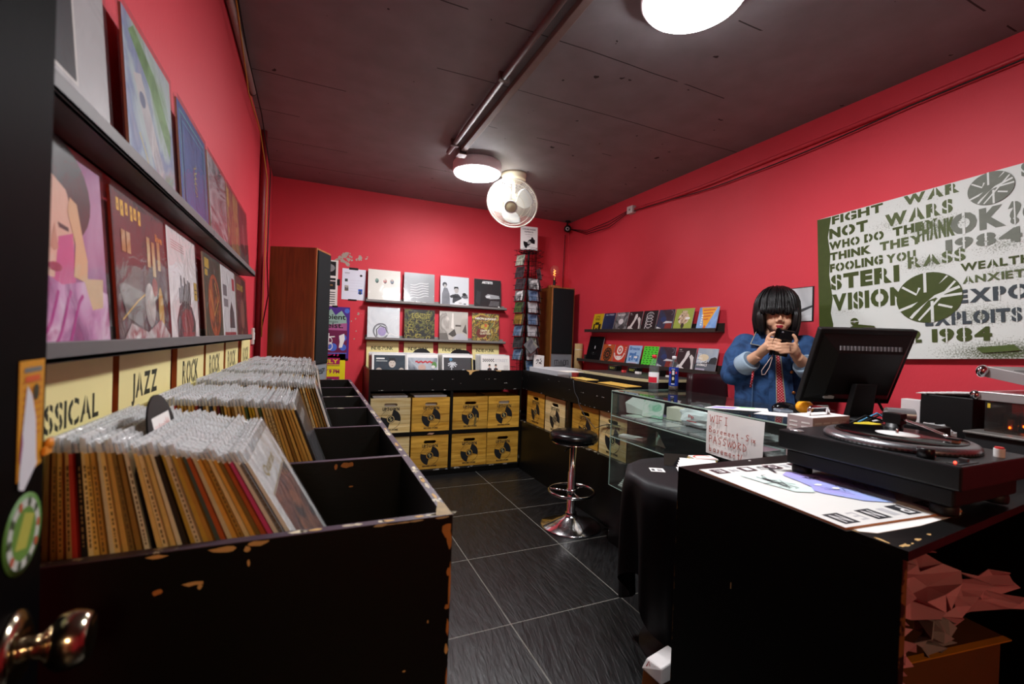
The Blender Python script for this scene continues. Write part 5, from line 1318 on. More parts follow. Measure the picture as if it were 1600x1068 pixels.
tag(mb.build('hanging_cable'), 'thin black cord hanging down the side counter over the crates', 'cable')

# speaker, edison bulb lamp, cardboard tube
tall_speaker('tall wooden speaker with grey badge panel in the far right corner', TR(2.362, 4.30, 0.901), 0.283, 0.30, 0.985, 0.255)
t = thing('bulb_lamp', 'clear globe bulb lamp with glowing orange filament on the corner speaker', 'lamp', (2.445, 4.42, 1.886))
mb = MB(); mb.box((-0.06, -0.04, 0), (0.055, 0.04, 0.028), OAK); mb.build('wooden_base', t, bevel=0.003)
mb = MB(); mb.cyl((0, 0, 0.028), (0, 0, 0.09), 0.014, BLACK, 16); mb.cyl((0, 0, 0.09), (0, 0, 0.115), 0.013, M('b08a4a', 0.25, metal=1.0), 16); mb.tube([(0.012, 0, 0.06), (0.03, 0, 0.06)], 0.004, BLACK, 8); mb.build('socket', t)
mb = MB(); mb.lathe([(0.012, 0.113), (0.02, 0.13), (0.045, 0.16), (0.055, 0.195), (0.047, 0.23), (0.025, 0.25), (0, 0.256)], GLASSY('bulb_glass', tint='fff4e6', white=0.04, gloss_rough=0.02, ior=1.5), 28); mb.build('globe', t)
mb = MB(); mb.tube([(0.012 * cos(i * 0.9), 0.012 * sin(i * 0.9), 0.14 + i * 0.004) for i in range(17)], 0.0016, M('ff8a3c', 0.5, var=0.0, emit=5.0), 6); mb.cyl((0, 0, 0.113), (0, 0, 0.2), 0.002, M('d8c8b0', 0.3), 6); mb.build('filament', t)
mb = MB()
mb.lathe([(0.040, 0.0), (0.044, 0.0), (0.044, 0.37), (0.036, 0.37), (0.036, 0.0)], M('b89a6a', 0.7, var=0.1), 28); mb.lathe([(0.0445, 0.30), (0.0447, 0.301), (0.0447, 0.309), (0.0445, 0.31)], M('d9d0b8', 0.5), 28)
tag(mb.build('cardboard_tube', matrix=TR(2.693, 4.262, 0.904, 0, R(1), 0)), 'brown cardboard tube standing beside the corner speaker', 'tube')

# ------------------------------------------------------------------ wire spinner rack
RKX, RKY = 2.105, 4.40
rk = thing('spinner_rack', 'black wire spinner rack of discs in the far right corner', 'display rack', (RKX, RKY, 0.901))
WIRE = M('141416', 0.35, metal=0.7, var=0.05)
mb = MB(); mb.cyl((0, 0, 0), (0, 0, 1.36), 0.012, WIRE, 12); mb.lathe([(0, 0), (0.13, 0), (0.13, 0.012), (0.02, 0.02), (0.012, 0.03)], WIRE, 28); mb.build('pole', rk)
def ringp(r, z, n=28): return [(r * cos(2 * pi * i / n), r * sin(2 * pi * i / n), z) for i in range(n)]
mb = MB()
mb.tube(ringp(0.105, 1.35), 0.005, WIRE, 6, True); mb.tube(ringp(0.06, 1.345), 0.004, WIRE, 6, True)
for k in range(4):
    a = pi * k / 4; mb.tube([(0.105 * cos(a), 0.105 * sin(a), 1.35), (-0.105 * cos(a), -0.105 * sin(a), 1.35)], 0.003, WIRE, 5)
mb.tube([(0.05 * cos(a_), 0.0, 1.352 + 0.05 * sin(a_)) for a_ in [pi * i / 12 for i in range(13)]], 0.003, WIRE, 5); mb.build('top_ring', rk)
SIDES = [(-2.78, 0.155), (-1.47, 0.145), (-0.16, 0.150), (1.2, 0.15)]           # angle, distance of the pocket column
for ci, (a, rr) in enumerate(SIDES):
    mb = MB(); T = Matrix.Rotation(a + pi / 2, 4, 'Z') @ Matrix.Translation((0, -0.03, 0))
    for sx in (-0.045, 0.0, 0.045):
        mb.tube([(sx, -0.047, 0.02), (sx, -0.047, 1.36)], 0.0022, WIRE, 5, T=T)
    for k in range(11):
        z = 0.05 + k * 0.125
        for zz, yy in ((z, -0.115), (z + 0.05, -0.125)):
            mb.tube([(-0.066, -0.048, zz), (-0.066, yy, zz), (0.066, yy, zz), (0.066, -0.048, zz)], 0.0020, WIRE, 5, T=T)
        mb.tube([(-0.03, -0.048, z), (-0.03, -0.115, z), (-0.03, -0.125, z + 0.05)], 0.0018, WIRE, 4, T=T); mb.tube([(0.03, -0.048, z), (0.03, -0.115, z), (0.03, -0.125, z + 0.05)], 0.0018, WIRE, 4, T=T)
        mb.tube([(-0.066, -0.048, z + 0.085), (0.066, -0.048, z + 0.085)], 0.0018, WIRE, 4, T=T)
    mb.build('pocket_column', rk)
def disc_case(label, T, cols, title=None, w=0.122, h=0.117, group='disc cases in the spinner rack', t=0.008, draw=None, cat='disc case'):
    mb = MB(); mb.box((0, 0, 0), (w, t, h), JEWEL if False else M('4a4c4e', 0.3, var=0.05))
    A = Art(mb, 0, 0, w, h); A.rect(0.03, 0.02, 0.98, 0.98, RAMP(cols, 14, 1.2, 4, rough=0.4, coat=0.3) if len(cols) > 1 else M(cols[0], 0.35, coat=0.8))
    if draw: draw(A)
    return tag(mb.build('disc_case', matrix=T), label, cat, group)
PAL = [['1c1c1e', '3a3a3e', '141416'], ['3a3a3e', '6a6a6e', '1c1c20'], ['8a6a2a', '6a501c', 'a5843c'], ['1c281e', '4a6032', '141a14'], ['8a8a8c', 'b5b5b8', '4a4a4c'], ['2a3a55', '5a7290', '8a8a90'], ['3a2a26', '7a5a4a', '1c1614'], ['d0d0d0', '2a2a2c', 'e6e6e6'], ['5a6a5a', 'a9b0a0', '3c443c']]
PN = ['black', 'grey', 'ochre', 'green', 'silver white', 'blue', 'brown', 'black and white', 'grey green']
rk_r = random.Random(17)
SN = ['left', 'front', 'right']
for ci in range(3):
    a, rr = SIDES[ci]
    use = {0: [1, 2, 3, 4, 5, 6, 7, 8, 9], 1: [0, 1, 2, 3, 4, 5, 6, 7], 2: [0, 1, 2, 3, 4, 5, 6, 7, 8]}[ci]
    for k in use:
        nn = 2 if (ci == 0 and k < 8) else 1
        for j in range(nn):
            z = 0.901 + 0.0585 + k * 0.125
            T = Matrix.Translation((RKX, RKY, 0)) @ Matrix.Rotation(a + pi / 2, 4, 'Z') @ Matrix.Translation((-0.061 + rk_r.uniform(-0.0015, 0.0015), -0.141 + j * 0.018, z)) @ Matrix.Rotation(-R(12), 4, 'X') @ Matrix.Rotation(R(rk_r.uniform(-1, 1)), 4, 'Y')
            q = rk_r.randrange(9)
            if ci == 0 and k == 4: q = 2
            if ci == 1 and k == 6: q = 5
            place = '%s pocket up on the spinner rack\'s %s side' % (ORD(k + 1), SN[ci])
            disc_case('%s disc case, %s%s' % (PN[q], 'front of ' if j == 0 and nn == 2 else 'rear of ' if nn == 2 else '', place), T, PAL[q])
def art_skull(A):
    A.rect(0.05, 0.05, 0.95, 0.95, M('e9e9e6', 0.4)); r_ = random.Random(5)
    for k in range(26): A.ell(r_.uniform(0.25, 0.75), r_.uniform(0.3, 0.7), r_.uniform(0.03, 0.07), r_.uniform(0.02, 0.05), INK if k % 3 else WHITE, rot=r_.random())
disc_case('white disc case with a black inked cluster, tilted at the front of the spinner rack', Matrix.Translation((RKX + 0.01, RKY - 0.182, 1.015)) @ Matrix.Rotation(R(4), 4, 'Z') @ Matrix.Rotation(-R(8), 4, 'X') @ Matrix.Rotation(R(6), 4, 'Y'), ['e9e9e6'], w=0.135, h=0.135, draw=art_skull)
disc_case('dark grey disc case turned on its corner at the front of the spinner rack', Matrix.Translation((RKX - 0.0, RKY - 0.195, 1.20)) @ Matrix.Rotation(R(2), 4, 'Z') @ Matrix.Rotation(-R(8), 4, 'X') @ Matrix.Rotation(R(-40), 4, 'Y') @ Matrix.Translation((-0.06, 0, -0.02)), ['4a4a4e', '6a6a6e', '8d8a7a'], w=0.125, h=0.125)
def po_rack(A):
    A.text('LOOSE INDIE?', 0.12, 0.85, 0.76, 0.06, INK, 0.02); A.text('REPRINTS', 0.24, 0.74, 0.5, 0.055, INK, 0.02); A.rect(0.26, 0.65, 0.7, 0.665, GREY); A.rect(0.38, 0.56, 0.6, 0.57, GREY)
    A.ring(0.5, 0.32, 0.09, 0.30, INK, 14, R(-8), R(60), 1.1); A.ring(0.5, 0.32, 0.09, 0.30, INK, 14, R(172), R(240), 1.1); A.ring(0.5, 0.32, 0.075, 0.10, INK); A.ell(0.5, 0.32, 0.05, 0.04, INK); A.rect(0.2, 0.18, 0.5, 0.32, INK); A.rect(0.5, 0.33, 0.84, 0.46, INK); A.ell(0.5, 0.32, 0.10, 0.085, WHITE); A.ring(0.5, 0.32, 0.055, 0.085, INK); A.ell(0.5, 0.32, 0.03, 0.025, INK)
mb = MB(); mb.box((0, 0, 0), (0.205, 0.002, 0.255), WHITE); po_rack(Art(mb, 0, 0, 0.205, 0.255))
tag(mb.build('paper_sign', matrix=TR(RKX - 0.11, RKY - 0.02, 2.262, 0.0) @ Matrix.Rotation(R(-1.5), 4, 'Y')), 'white paper sign with black disc emblem standing on top of the spinner rack', 'sign')

# ------------------------------------------------------------------ discs in the side counter's open top
def mess_disc(label, T, c):
    mb = MB(); mb.box((0, 0, 0), (0.125, 0.0085, 0.128), M('b9bcc0', 0.3, var=0.05)); A = Art(mb, 0, 0, 0.125, 0.128); A.rect(0.06, 0.03, 0.97, 0.97, M(c, 0.3, coat=0.7))
    mb.box((-0.001, 0.001, 0.1283), (0.126, 0.0075, 0.1292), M('d9dcde', 0.3)); return tag(mb.build('disc_case', matrix=T), label, 'disc case', 'discs standing in the side counter')
dr = random.Random(31)
for row, (x0, n) in enumerate(((1.975, 42), (2.115, 42), (2.255, 24))):
    for k in range(n):
        y = 3.99 - k * 0.0135
        mess_disc('%s disc case from the far end, %s row of the side counter' % (ORD(k + 1), ['front', 'middle', 'back'][row]), TR(x0, y - dr.uniform(0, 0.002), 0.9025 + 0.0, dr.uniform(-0.03, 0.03)) @ Matrix.Rotation(-R(9), 4, 'X') @ Matrix.Translation((0, 0, 0.0)), dr.choice(['c9c9cb', 'e6e6e4', '8a6a6c', 'b0403c', '55555a', 'd8d0c0', '9aa0a8']))
mb = MB()
for k in range(7):
    mb.cbox((2.05 + 0.05 * (k % 3), 3.30 - 0.035 * k, 1.001 + 0.0015 * k), (0.13, 0.12, 0.0014), M('e3d9b0', 0.6), None)
# cream folders lying across the counter rim
def folder(label, pts, z, c):
    mb = MB(); mb.prism(pts, z, z + 0.004, M(c, 0.6)); tag(mb.build('paper_folder'), label, 'folder')
folder('white paper sleeve lying at the near end of the standing discs', [(1.95, 3.40), (2.10, 3.40), (2.11, 3.24), (1.96, 3.25)], 1.035, 'e6e3da')
folder('yellowish envelope on the side counter in front of the black console', [(1.955, 3.20), (2.08, 3.21), (2.07, 2.96), (1.95, 2.95)], 0.996, 'd2b45e')
folder('long tan envelope on the side counter nearest the glass case', [(1.95, 2.80), (2.10, 2.84), (2.11, 2.50), (1.96, 2.48)], 0.996, 'c9a24a')

# black console with cream edge, small gear on it
con = thing('mixing_console', 'black console with cream edged top on the side counter', 'console', (2.38, 2.95, 0.901))
mb = MB(); mb.prism([(-0.22, 0.45), (0.30, 0.45), (0.30, -0.45), (-0.17, -0.45), (-0.22, -0.30)], 0, 0.125, M('0c0c0d', 0.4)); mb.build('body', con, bevel=0.004)
mb = MB(); mb.prism([(-0.225, 0.455), (0.30, 0.455), (0.30, -0.455), (-0.173, -0.455), (-0.225, -0.30)], 0.1252, 0.143, M('b3aa86', 0.5)); mb.build('cream_edge', con, bevel=0.003)
mb = MB(); mb.prism([(-0.19, 0.43), (0.29, 0.43), (0.29, -0.43), (-0.15, -0.43), (-0.19, -0.28)], 0.1432, 0.147, M('3a3936', 0.5)); mb.build('top_plate', con)
def lever_box(label, x, y, word):
    mb = MB(); mb.box((-0.03, -0.06, 0), (0.03, 0.06, 0.045), M('121212', 0.4)); A = Art(mb, 0, 0, 1, 1, Matrix.Translation((-0.03, 0, 0)) @ Matrix.Rotation(-pi / 2, 4, 'Z')); A.text(word, -0.035, 0.014, 0.07, 0.018, M('a8b04a', 0.5), 0.02)
    tag(mb.build('gear_box', matrix=TR(x, y, 1.049)), label, 'box')
lever_box('small black box with yellow lettering at the far end of the console', 2.50, 3.33, 'BOLT')
lever_box('small black box with yellow lettering in the middle of the console', 2.52, 3.08, 'BOLT')
lever_box('small black box with yellow lettering nearest the bottles on the console', 2.52, 2.80, 'BOLT')
def nub(name, label, x, y, z, s, c):
    mb = MB(); mb.cbox((0, 0, s[2] / 2), s, M(c, 0.4)); tag(mb.build(name, matrix=TR(x, y, z), bevel=0.003), label, 'gadget')
nub('white_plug', 'white plug lying beside the middle black box on the console', 2.45, 2.95, 1.0485, (0.03, 0.05, 0.02), 'e6e4e0')
nub('red_light', 'small pinkish red lamp block on the console', 2.42, 3.10, 1.0485, (0.03, 0.03, 0.02), 'd84a4a')
nub('red_tag', 'red tag lying between black boxes on the console', 2.50, 3.20, 1.0485, (0.02, 0.05, 0.012), 'b0383c')
nub('white_cable_end', 'white cable end lying on the console near the water bottle', 2.50, 2.64, 1.0485, (0.025, 0.08, 0.014), 'dcdad6')

# office chair behind the glass case
ch = thing('office_chair', 'dark maroon office chair behind the two bottles', 'chair', (2.56, 2.10, 0))
mb = MB()
def cb(u, v):
    w_ = 0.155 - 0.02 * v ** 3
    return (-0.16 + 0.03 * (2 * u - 1) ** 2 - 0.03 * v, (u - 0.5) * 2 * w_, 0.60 + 0.50 * v)
mb.grid(cb, 14, 10, M('2b1318', 0.4, var=0.1)); mb.build('backrest', ch, solid=0.045)
mb = MB(); mb.cbox((0.0, 0, 0.47), (0.28, 0.26, 0.07), M('2b1318', 0.5)); mb.build('seat', ch, bevel=0.02)
mb = MB(); mb.cyl((0, 0, 0.06), (0, 0, 0.44), 0.025, DKMETAL); mb.build('gas_column', ch)
mb = MB(); mb.tube([(-0.12, 0, 0.45), (-0.19, 0, 0.52), (-0.20, 0, 0.80)], 0.015, DKMETAL, 8); mb.build('back_support', ch)
for k in range(5):
    a = 2 * pi * k / 5 + 0.3; mb = MB(); mb.tube([(0, 0, 0.08), (0.12 * cos(a), 0.12 * sin(a), 0.06)], 0.016, BLACK, 8); mb.ell((0.12 * cos(a), 0.12 * sin(a), 0.028), (0.025, 0.025, 0.028), BLACK, 12, 8); mb.build('leg', ch)
ch.location = (2.525, 2.20, 0); ch.rotation_euler = (0, 0, R(-108))

# ------------------------------------------------------------------ ledges and discs on the right wall
DARKLEDGE = M('3a332f', 0.45, metal=0.2, var=0.08)
def rledge(label, y0, y1, z):
    t = thing('disc_ledge', label, 'shelf', group='dark ledges on the right wall')
    mb = MB(); mb.box((XR - 0.10, y0, z - 0.03), (XR, y1, z - 0.02), DARKLEDGE); mb.build('tray', t, bevel=0.001)
    mb = MB(); mb.box((XR - 0.10, y0, z - 0.0195), (XR - 0.092, y1, z), DARKLEDGE); mb.build('front_lip', t, bevel=0.001)
    mb = MB(); mb.box((XR - 0.010, y0, z - 0.0195), (XR, y1, z + 0.04), DARKLEDGE); mb.build('back_strip', t, bevel=0.001)
rledge('dark narrow ledge of small records on the right wall, upper of two', 2.37, 4.08, 1.432)
rledge('dark narrow ledge of small records on the right wall, lower of two', 2.34, 4.21, 1.118)
def small(label, y1, w, zb, h, draw):
    T = TR(XR - 0.080, y1, zb, -pi / 2) @ Matrix.Rotation(-R(13), 4, 'X')
    mb = MB(); mb.box((0, 0, 0), (w, 0.005, h), M('b9b9bb', 0.4)); A = Art(mb, 0, 0, w, h); draw(A); tag(mb.build('small_record', matrix=T), label, 'small record', 'small records on the right wall ledges')
def s_yellow(A):
    A.rect(0, 0, 1, 1, M('c2a21c', 0.4)); A.text('LITTLE', 0.25, 0.78, 0.4, 0.1, INK, 0.03); A.text('WORLD', 0.2, 0.62, 0.5, 0.12, INK, 0.03)
    for u, v, a, b in ((0.15, 0.05, 0.3, 0.4), (0.4, 0.1, 0.6, 0.45), (0.66, 0.05, 0.9, 0.4), (0.3, 0.36, 0.7, 0.5)): A.rect(u, v, a, b, M('1c1a12', 0.5))
    A.ell(0.5, 0.26, 0.1, 0.1, M('c2a21c', 0.4))
def s_navy(A):
    A.rect(0, 0, 1, 1, RAMP(['16203a', '1c2c4e', '121a2c'], 3, 0.5, 3, coat=0.4)); A.text('ALL WIRED', 0.12, 0.86, 0.75, 0.09, M('b0b8c4', 0.5), 0.02)
def s_bw(A):
    A.rect(0, 0, 1, 1, RAMP(['1c1c1e', '8a8a8c', '2a2a2c', 'd8d8da'], 6, 2, 4)); A.text('NO EXIT', 0.15, 0.8, 0.6, 0.12, WHITE, 0.03); A.ell(0.5, 0.5, 0.2, 0.15, M('d8d8da', 0.5)); A.ell(0.6, 0.2, 0.25, 0.1, M('3a3a3c', 0.5))
def s_feet(A):
    A.rect(0, 0, 1, 1, M('2a2022', 0.4, var=0.15)); A.poly([(0.02, 0.02), (0.10, 0.22), (0.2, 0.25), (0.5, 0.1), (0.48, 0.03)], M('d8d4d2', 0.5)); A.poly([(0.18, 0.18), (0.42, 0.55), (0.5, 0.85), (0.62, 0.88), (0.68, 0.72), (0.55, 0.5), (0.34, 0.14)], M('d8d4d2', 0.5)); A.poly([(0.68, 0.62), (0.78, 0.72), (0.92, 0.6), (0.96, 0.2), (0.98, 0.03), (0.86, 0.03), (0.84, 0.3), (0.76, 0.5)], M('cfcbc9', 0.5)); A.text('THE', 0.06, 0.88, 0.14, 0.05, WHITE); A.rect(0.06, 0.82, 0.3, 0.84, GREY)
def s_ribs(A):
    A.rect(0, 0, 1, 1, M('1c1d1f', 0.4)); A.rect(0.4, 0.55, 0.62, 0.95, M('55575a', 0.5, var=0.4))
    for k in range(5):
        A.ring(0.5, 0.16 + k * 0.15, 0.14, 0.165, M('c9cbcd', 0.5), 16, 0.3, 5.9, 1.6)
    A.ell(0.5, 0.1, 0.1, 0.06, M('8a8c8e', 0.5))
def s_house(A):
    A.rect(0, 0, 1, 1, RAMP(['1a1c26', '3a2a34', '2a3a58', '6d3028'], 4, 1.5, 4)); A.ell(0.35, 0.55, 0.18, 0.12, M('2a3a6a', 0.5, var=0.3)); A.poly([(0.35, 0.35), (0.55, 0.46), (0.95, 0.42), (0.95, 0.36)], M('c9cbcf', 0.5)); A.poly([(0.5, 0.05), (0.55, 0.35), (0.95, 0.35), (0.95, 0.05)], M('7a2a24', 0.5, var=0.4)); A.poly([(0, 0.02), (0, 0.2), (0.3, 0.12), (0.4, 0.02)], M('c9cbcf', 0.5)); A.ring(0.8, 0.85, 0.10, 0.115, M('8a8a90', 0.5), 16, -1.5, 2)
def s_green(A):
    A.rect(0, 0, 1, 1, M('9aa84a', 0.4, var=0.1)); A.ell(0.5, 0.55, 0.3, 0.28, RAMP(['3a2a1c', 'c9a07a', 'e0d8d0', '6d4a3a'], 16, 2, 3)); A.rect(0.35, 0.3, 0.65, 0.9, RAMP(['6d4a3a', 'd8c0a0', '2a1c14'], 20, 2, 3)); A.ell(0.5, 0.22, 0.09, 0.12, M('3a3028', 0.5)); A.ell(0.72, 0.55, 0.14, 0.06, M('e8e6e2', 0.5))
def s_orangeblue(A):
    A.rect(0, 0, 1, 1, RAMP(['4a7ac8', '8ab0e0', '2a5aa8'], 5, 1, 4)); A.poly([(0.12, 0.98), (0.92, 0.98), (0.42, 0.0)], M('e8a020', 0.4, var=0.15))
    for k in range(4): A.line([(0.22 + 0.03 * k, 0.86 - 0.13 * k), (0.82 - 0.09 * k, 0.88 - 0.13 * k)], 0.045, M('c8542a', 0.5))
    for k in range(5): A.rect(0.18, 0.62 - k * 0.1, 0.26, 0.68 - k * 0.1, WHITE)
    A.ell(0.42, 0.12, 0.07, 0.1, M('c8642a', 0.5))
def s_black(A):
    A.rect(0, 0, 1, 1, M('0d0d0f', 0.3, var=0.1)); A.ell(0.5, 0.56, 0.035, 0.07, M('b8b8ba', 0.5)); A.ring(0.5, 0.4, 0.14, 0.15, M('4a4a4c', 0.5), 16, 3.3, 6.1); A.ell(0.47, 0.34, 0.02, 0.02, GREY)
def s_orange(A):
    A.rect(0, 0, 1, 1, M('b5562a', 0.4, var=0.08)); A.ell(0.5, 0.45, 0.36, 0.38, M('2a1c14', 0.5))
    for k in range(12):
        a = 2 * pi * k / 12; A.ell(0.5 + 0.27 * cos(a), 0.45 + 0.28 * sin(a), 0.04, 0.05, M('8a4a26', 0.5))
    A.ring(0.5, 0.45, 0.08, 0.12, M('b5562a', 0.5)); A.rect(0.42, 0.93, 0.65, 0.98, WHITE)
def s_red(A):
    A.rect(0, 0, 1, 1, M('c03a28', 0.4, var=0.08)); A.ring(0.45, 0.72, 0.14, 0.24, M('e6ddd6', 0.5)); A.ell(0.45, 0.72, 0.07, 0.08, M('e6ddd6', 0.5)); A.ring(0.45, 0.62, 0.36, 0.44, M('e6ddd6', 0.5), 20, 3.3, 6.2); A.poly([(0.2, 0.4), (0.7, 0.42), (0.5, 0.2), (0.4, 0.22)], M('e6ddd6', 0.5))
    for k in range(4): A.rect(0.86, 0.5 + k * 0.11, 0.95, 0.57 + k * 0.11, M('e0a090', 0.5))
def s_breeze(A):
    A.rect(0, 0, 1, 1, M('9abde0', 0.4, var=0.05)); A.text('Breeze', 0.1, 0.76, 0.75, 0.17, M('2a5aa0', 0.5), 0.02); D_ = M('4a7ab8', 0.5, var=0.1)
    for a in ((0.15, 0.2, 0.32, 0.62), (0.36, 0.24, 0.5, 0.55), (0.55, 0.28, 0.66, 0.66), (0.7, 0.2, 0.88, 0.5), (0.3, 0.5, 0.6, 0.6)): A.rect(*a, D_)
    A.rect(0.2, 0.38, 0.3, 0.46, WHITE); A.rect(0.56, 0.36, 0.8, 0.46, WHITE); A.rect(0.12, 0.06, 0.9, 0.16, M('c0d4ea', 0.5)); A.rect(0.2, 0.1, 0.8, 0.12, M('c87a8a', 0.5))
def s_lime(A):
    A.rect(0, 0, 1, 1, M('58d83a', 0.4, var=0.05)); r_ = random.Random(2)
    for j in range(9):
        for i in range(4):
            u = 0.06 + i * 0.235 + (j % 2) * 0.05; v = 0.07 + j * 0.105
            A.k = 3; A.poly([(u, v), (u + 0.16, v + 0.01), (u + 0.17, v + 0.03), (u + 0.10, v + 0.025), (u + 0.08, v + 0.06), (u + 0.03, v + 0.03)], INK)
def s_sky(A):
    A.rect(0, 0, 1, 1, RAMP(['b9c4d0', '9aa6b4', 'd8d3c4'], 2, 0.4, 3)); A.rect(0, 0, 1, 0.38, M('5a6068', 0.5, var=0.2)); A.poly([(0.3, 0.38), (0.5, 0.5), (0.62, 0.42), (0.7, 0.6), (0.9, 0.66), (1, 0.6), (1, 0.36)], M('2a2c30', 0.5)); A.ell(0.35, 0.62, 0.25, 0.14, M('d8c8a8', 0.5))
    for k, s in enumerate(('TO', 'KILL', 'STRANGE', 'ANIMALS')): A.text(s, 0.06, 0.68 - k * 0.14, [0.16, 0.26, 0.50, 0.52][k], 0.10, WHITE, 0.02)
    A.rect(0.05, 0.02, 0.5, 0.16, M('a8a2b4', 0.5, var=0.2))
ZA, ZB = 1.4145, 1.1005
for y1, w, fn, lab in ((3.985, 0.175, s_yellow, 'yellow small record with black figures at the far end of the upper right ledge'), (3.800, 0.185, s_navy, 'plain navy small record on the upper right ledge'), (3.602, 0.185, s_bw, 'black and white photo collage small record on the upper right ledge'), (3.405, 0.188, s_feet, 'small record with pale bent legs on the upper right ledge'),
                       (3.203, 0.182, s_ribs, 'dark small record with white ribcage drawing on the upper right ledge'), (3.006, 0.18, s_house, 'dark small record with red house on the upper right ledge'), (2.812, 0.19, s_green, 'olive green small record with a patterned cluster on the upper right ledge'), (2.570, 0.182, s_orangeblue, 'blue and orange small record at the near end of the upper right ledge')):
    small(lab, y1, w, ZA, 0.183, fn)
for y1, w, h, fn, lab in ((4.075, 0.26, 0.262, s_black, 'large plain black record at the far end of the lower right ledge'), (3.80, 0.188, 0.185, s_orange, 'orange small record with dark wheel on the lower right ledge'), (3.604, 0.185, 0.185, s_red, 'red small record with white swirls on the lower right ledge'), (3.395, 0.182, 0.185, s_breeze, 'pale blue small record lettered Breeze on the lower right ledge'),
                       (3.185, 0.186, 0.183, s_lime, 'lime green small record with black pattern on the lower right ledge'), (2.985, 0.185, 0.183, s_house, 'dark small record with red house behind the blue bottle, lower right ledge'), (2.772, 0.187, 0.183, s_feet, 'small record with pale bent legs on the lower right ledge'), (2.570, 0.19, 0.185, s_sky, 'grey sky small record with white lettering, near end of the lower right ledge')):
    small(lab, y1, w, ZB, h, fn)

# ------------------------------------------------------------------ stencilled board and small photo on the right wall
OL = M('3f4a1c', 0.6, var=0.2, scale=30)
SPRAY = RAMP(['cfd2cd', 'd8dbd6', 'c4c8c2'], 3, 0.5, 5)
BW, BH = 1.22, 0.825
mb = MB(); mb.box((0, 0, -BH), (BW, 0.028, 0), M('c9ccc6', 0.6))
A = Art(mb, 0, 0, 1, 1)
def painted_ground():
    """white board with olive overspray clouds in fixed places"""
    m, nt, b = _new('sprayed_board'); N = nt.nodes; L = nt.links.new
    tc = N.new('ShaderNodeTexCoord'); n1 = N.new('ShaderNodeTexNoise'); n1.inputs['Scale'].default_value = 160; n1.inputs['Detail'].default_value = 4; L(tc.outputs['Object'], n1.inputs['Vector'])
    acc = None
    for (u, v, ru, rv, amt) in ((0.36, -0.13, 0.12, 0.05, 0.5), (0.55, -0.19, 0.16, 0.06, 0.8), (0.52, -0.36, 0.14, 0.05, 0.7), (0.78, -0.33, 0.14, 0.06, 0.6), (0.70, -0.63, 0.20, 0.07, 0.7), (0.78, -0.80, 0.28, 0.07, 1.1), (0.15, -0.56, 0.10, 0.03, 0.4), (0.50, -0.04, 0.2, 0.03, 0.35), (0.80, -0.45, 0.16, 0.06, 0.5), (1.05, -0.3, 0.2, 0.15, 0.6), (1.05, -0.7, 0.2, 0.1, 0.8)):
        mp = N.new('ShaderNodeMapping'); mp.vector_type = 'POINT'; mp.inputs['Location'].default_value = (-u / ru, 0, -v / rv); mp.inputs['Scale'].default_value = (1 / ru, 0, 1 / rv); L(tc.outputs['Object'], mp.inputs[0])
        ln = N.new('ShaderNodeVectorMath'); ln.operation = 'LENGTH'; L(mp.outputs[0], ln.inputs[0])
        mr = N.new('ShaderNodeMapRange'); mr.inputs['From Max'].default_value = 1.2; mr.inputs['To Min'].default_value = amt * 0.5; mr.inputs['To Max'].default_value = 0; L(ln.outputs['Value'], mr.inputs['Value'])
        if acc is None: acc = mr.outputs[0]
        else:
            ad = N.new('ShaderNodeMath'); ad.operation = 'MAXIMUM'; L(acc, ad.inputs[0]); L(mr.outputs[0], ad.inputs[1]); acc = ad.outputs[0]
    sm = N.new('ShaderNodeMath'); sm.operation = 'ADD'; L(acc, sm.inputs[0]); L(n1.outputs['Fac'], sm.inputs[1])
    cr = N.new('ShaderNodeValToRGB'); e = cr.color_ramp.elements; e[0].position = 0.66; e[0].color = lin('d3d7d2'); e[1].position = 0.98; e[1].color = lin('4a5230'); L(sm.outputs[0], cr.inputs[0]); L(cr.outputs[0], b.inputs['Base Color']); b.inputs['Roughness'].default_value = 0.6
    return m
PG = painted_ground()
A.rect(0, -BH, BW, 0, PG)
A.poly([(0, 0), (0.078, -0.004), (0.072, -0.04), (0.058, -0.12), (0.07, -0.22), (0.062, -0.34), (0.078, -0.48), (0.066, -0.56), (0.078, -0.625), (0.07, -BH), (0, -BH)], OL)
GY = M('70756a', 0.6, var=0.2, scale=30); NG = M('3c454a', 0.6, var=0.25, scale=40); OG = M('55603a', 0.6, var=0.2, scale=30)
def st(s, u0, u1, v0, v1, mat, bold=0.06, rot=0.0, slant=0.0):
    A.text(s, u0, -v1, u1 - u0, v1 - v0, mat, bold * (1.7 if bold < 0.05 else 1), rot=rot, stencil=PG, slant=slant, gap=0.11)
st('FIGHT', 0.082, 0.336, 0.003, 0.052, OL, 0.03)
A.k += 1
st('WAR', 0.426, 0.641, 0.002, 0.052, OG, 0.035)
st('NOT', 0.066, 0.264, 0.072, 0.134, OL); st('WARS', 0.344, 0.616, 0.073, 0.140, OG)
st('WHO DO', 0.064, 0.337, 0.150, 0.198, OL); st('TH', 0.376, 0.467, 0.150, 0.196, OL); st('EY', 0.47, 0.56, 0.150, 0.196, OG); st('THINK', 0.068, 0.277, 0.214, 0.260, OL); st('THEY', 0.317, 0.50, 0.212, 0.258, OG)
st('FOOLING', 0.067, 0.330, 0.278, 0.328, OL); st('YOU', 0.345, 0.470, 0.284, 0.330, OG)
st('STERI', 0.071, 0.400, 0.344, 0.432, OL); st('VISION', 0.076, 0.430, 0.455, 0.552, OL)
st('OK?', 0.606, 0.836, 0.152, 0.252, GY); st('THANK', 0.47, 0.62, 0.16, 0.25, OG); st('1984', 0.585, 0.834, 0.266, 0.326, GY, 0.03); st('RASS', 0.437, 0.655, 0.318, 0.374, OG, 0.02); st('4', 0.79, 0.835, 0.264, 0.33, GY, 0.03)
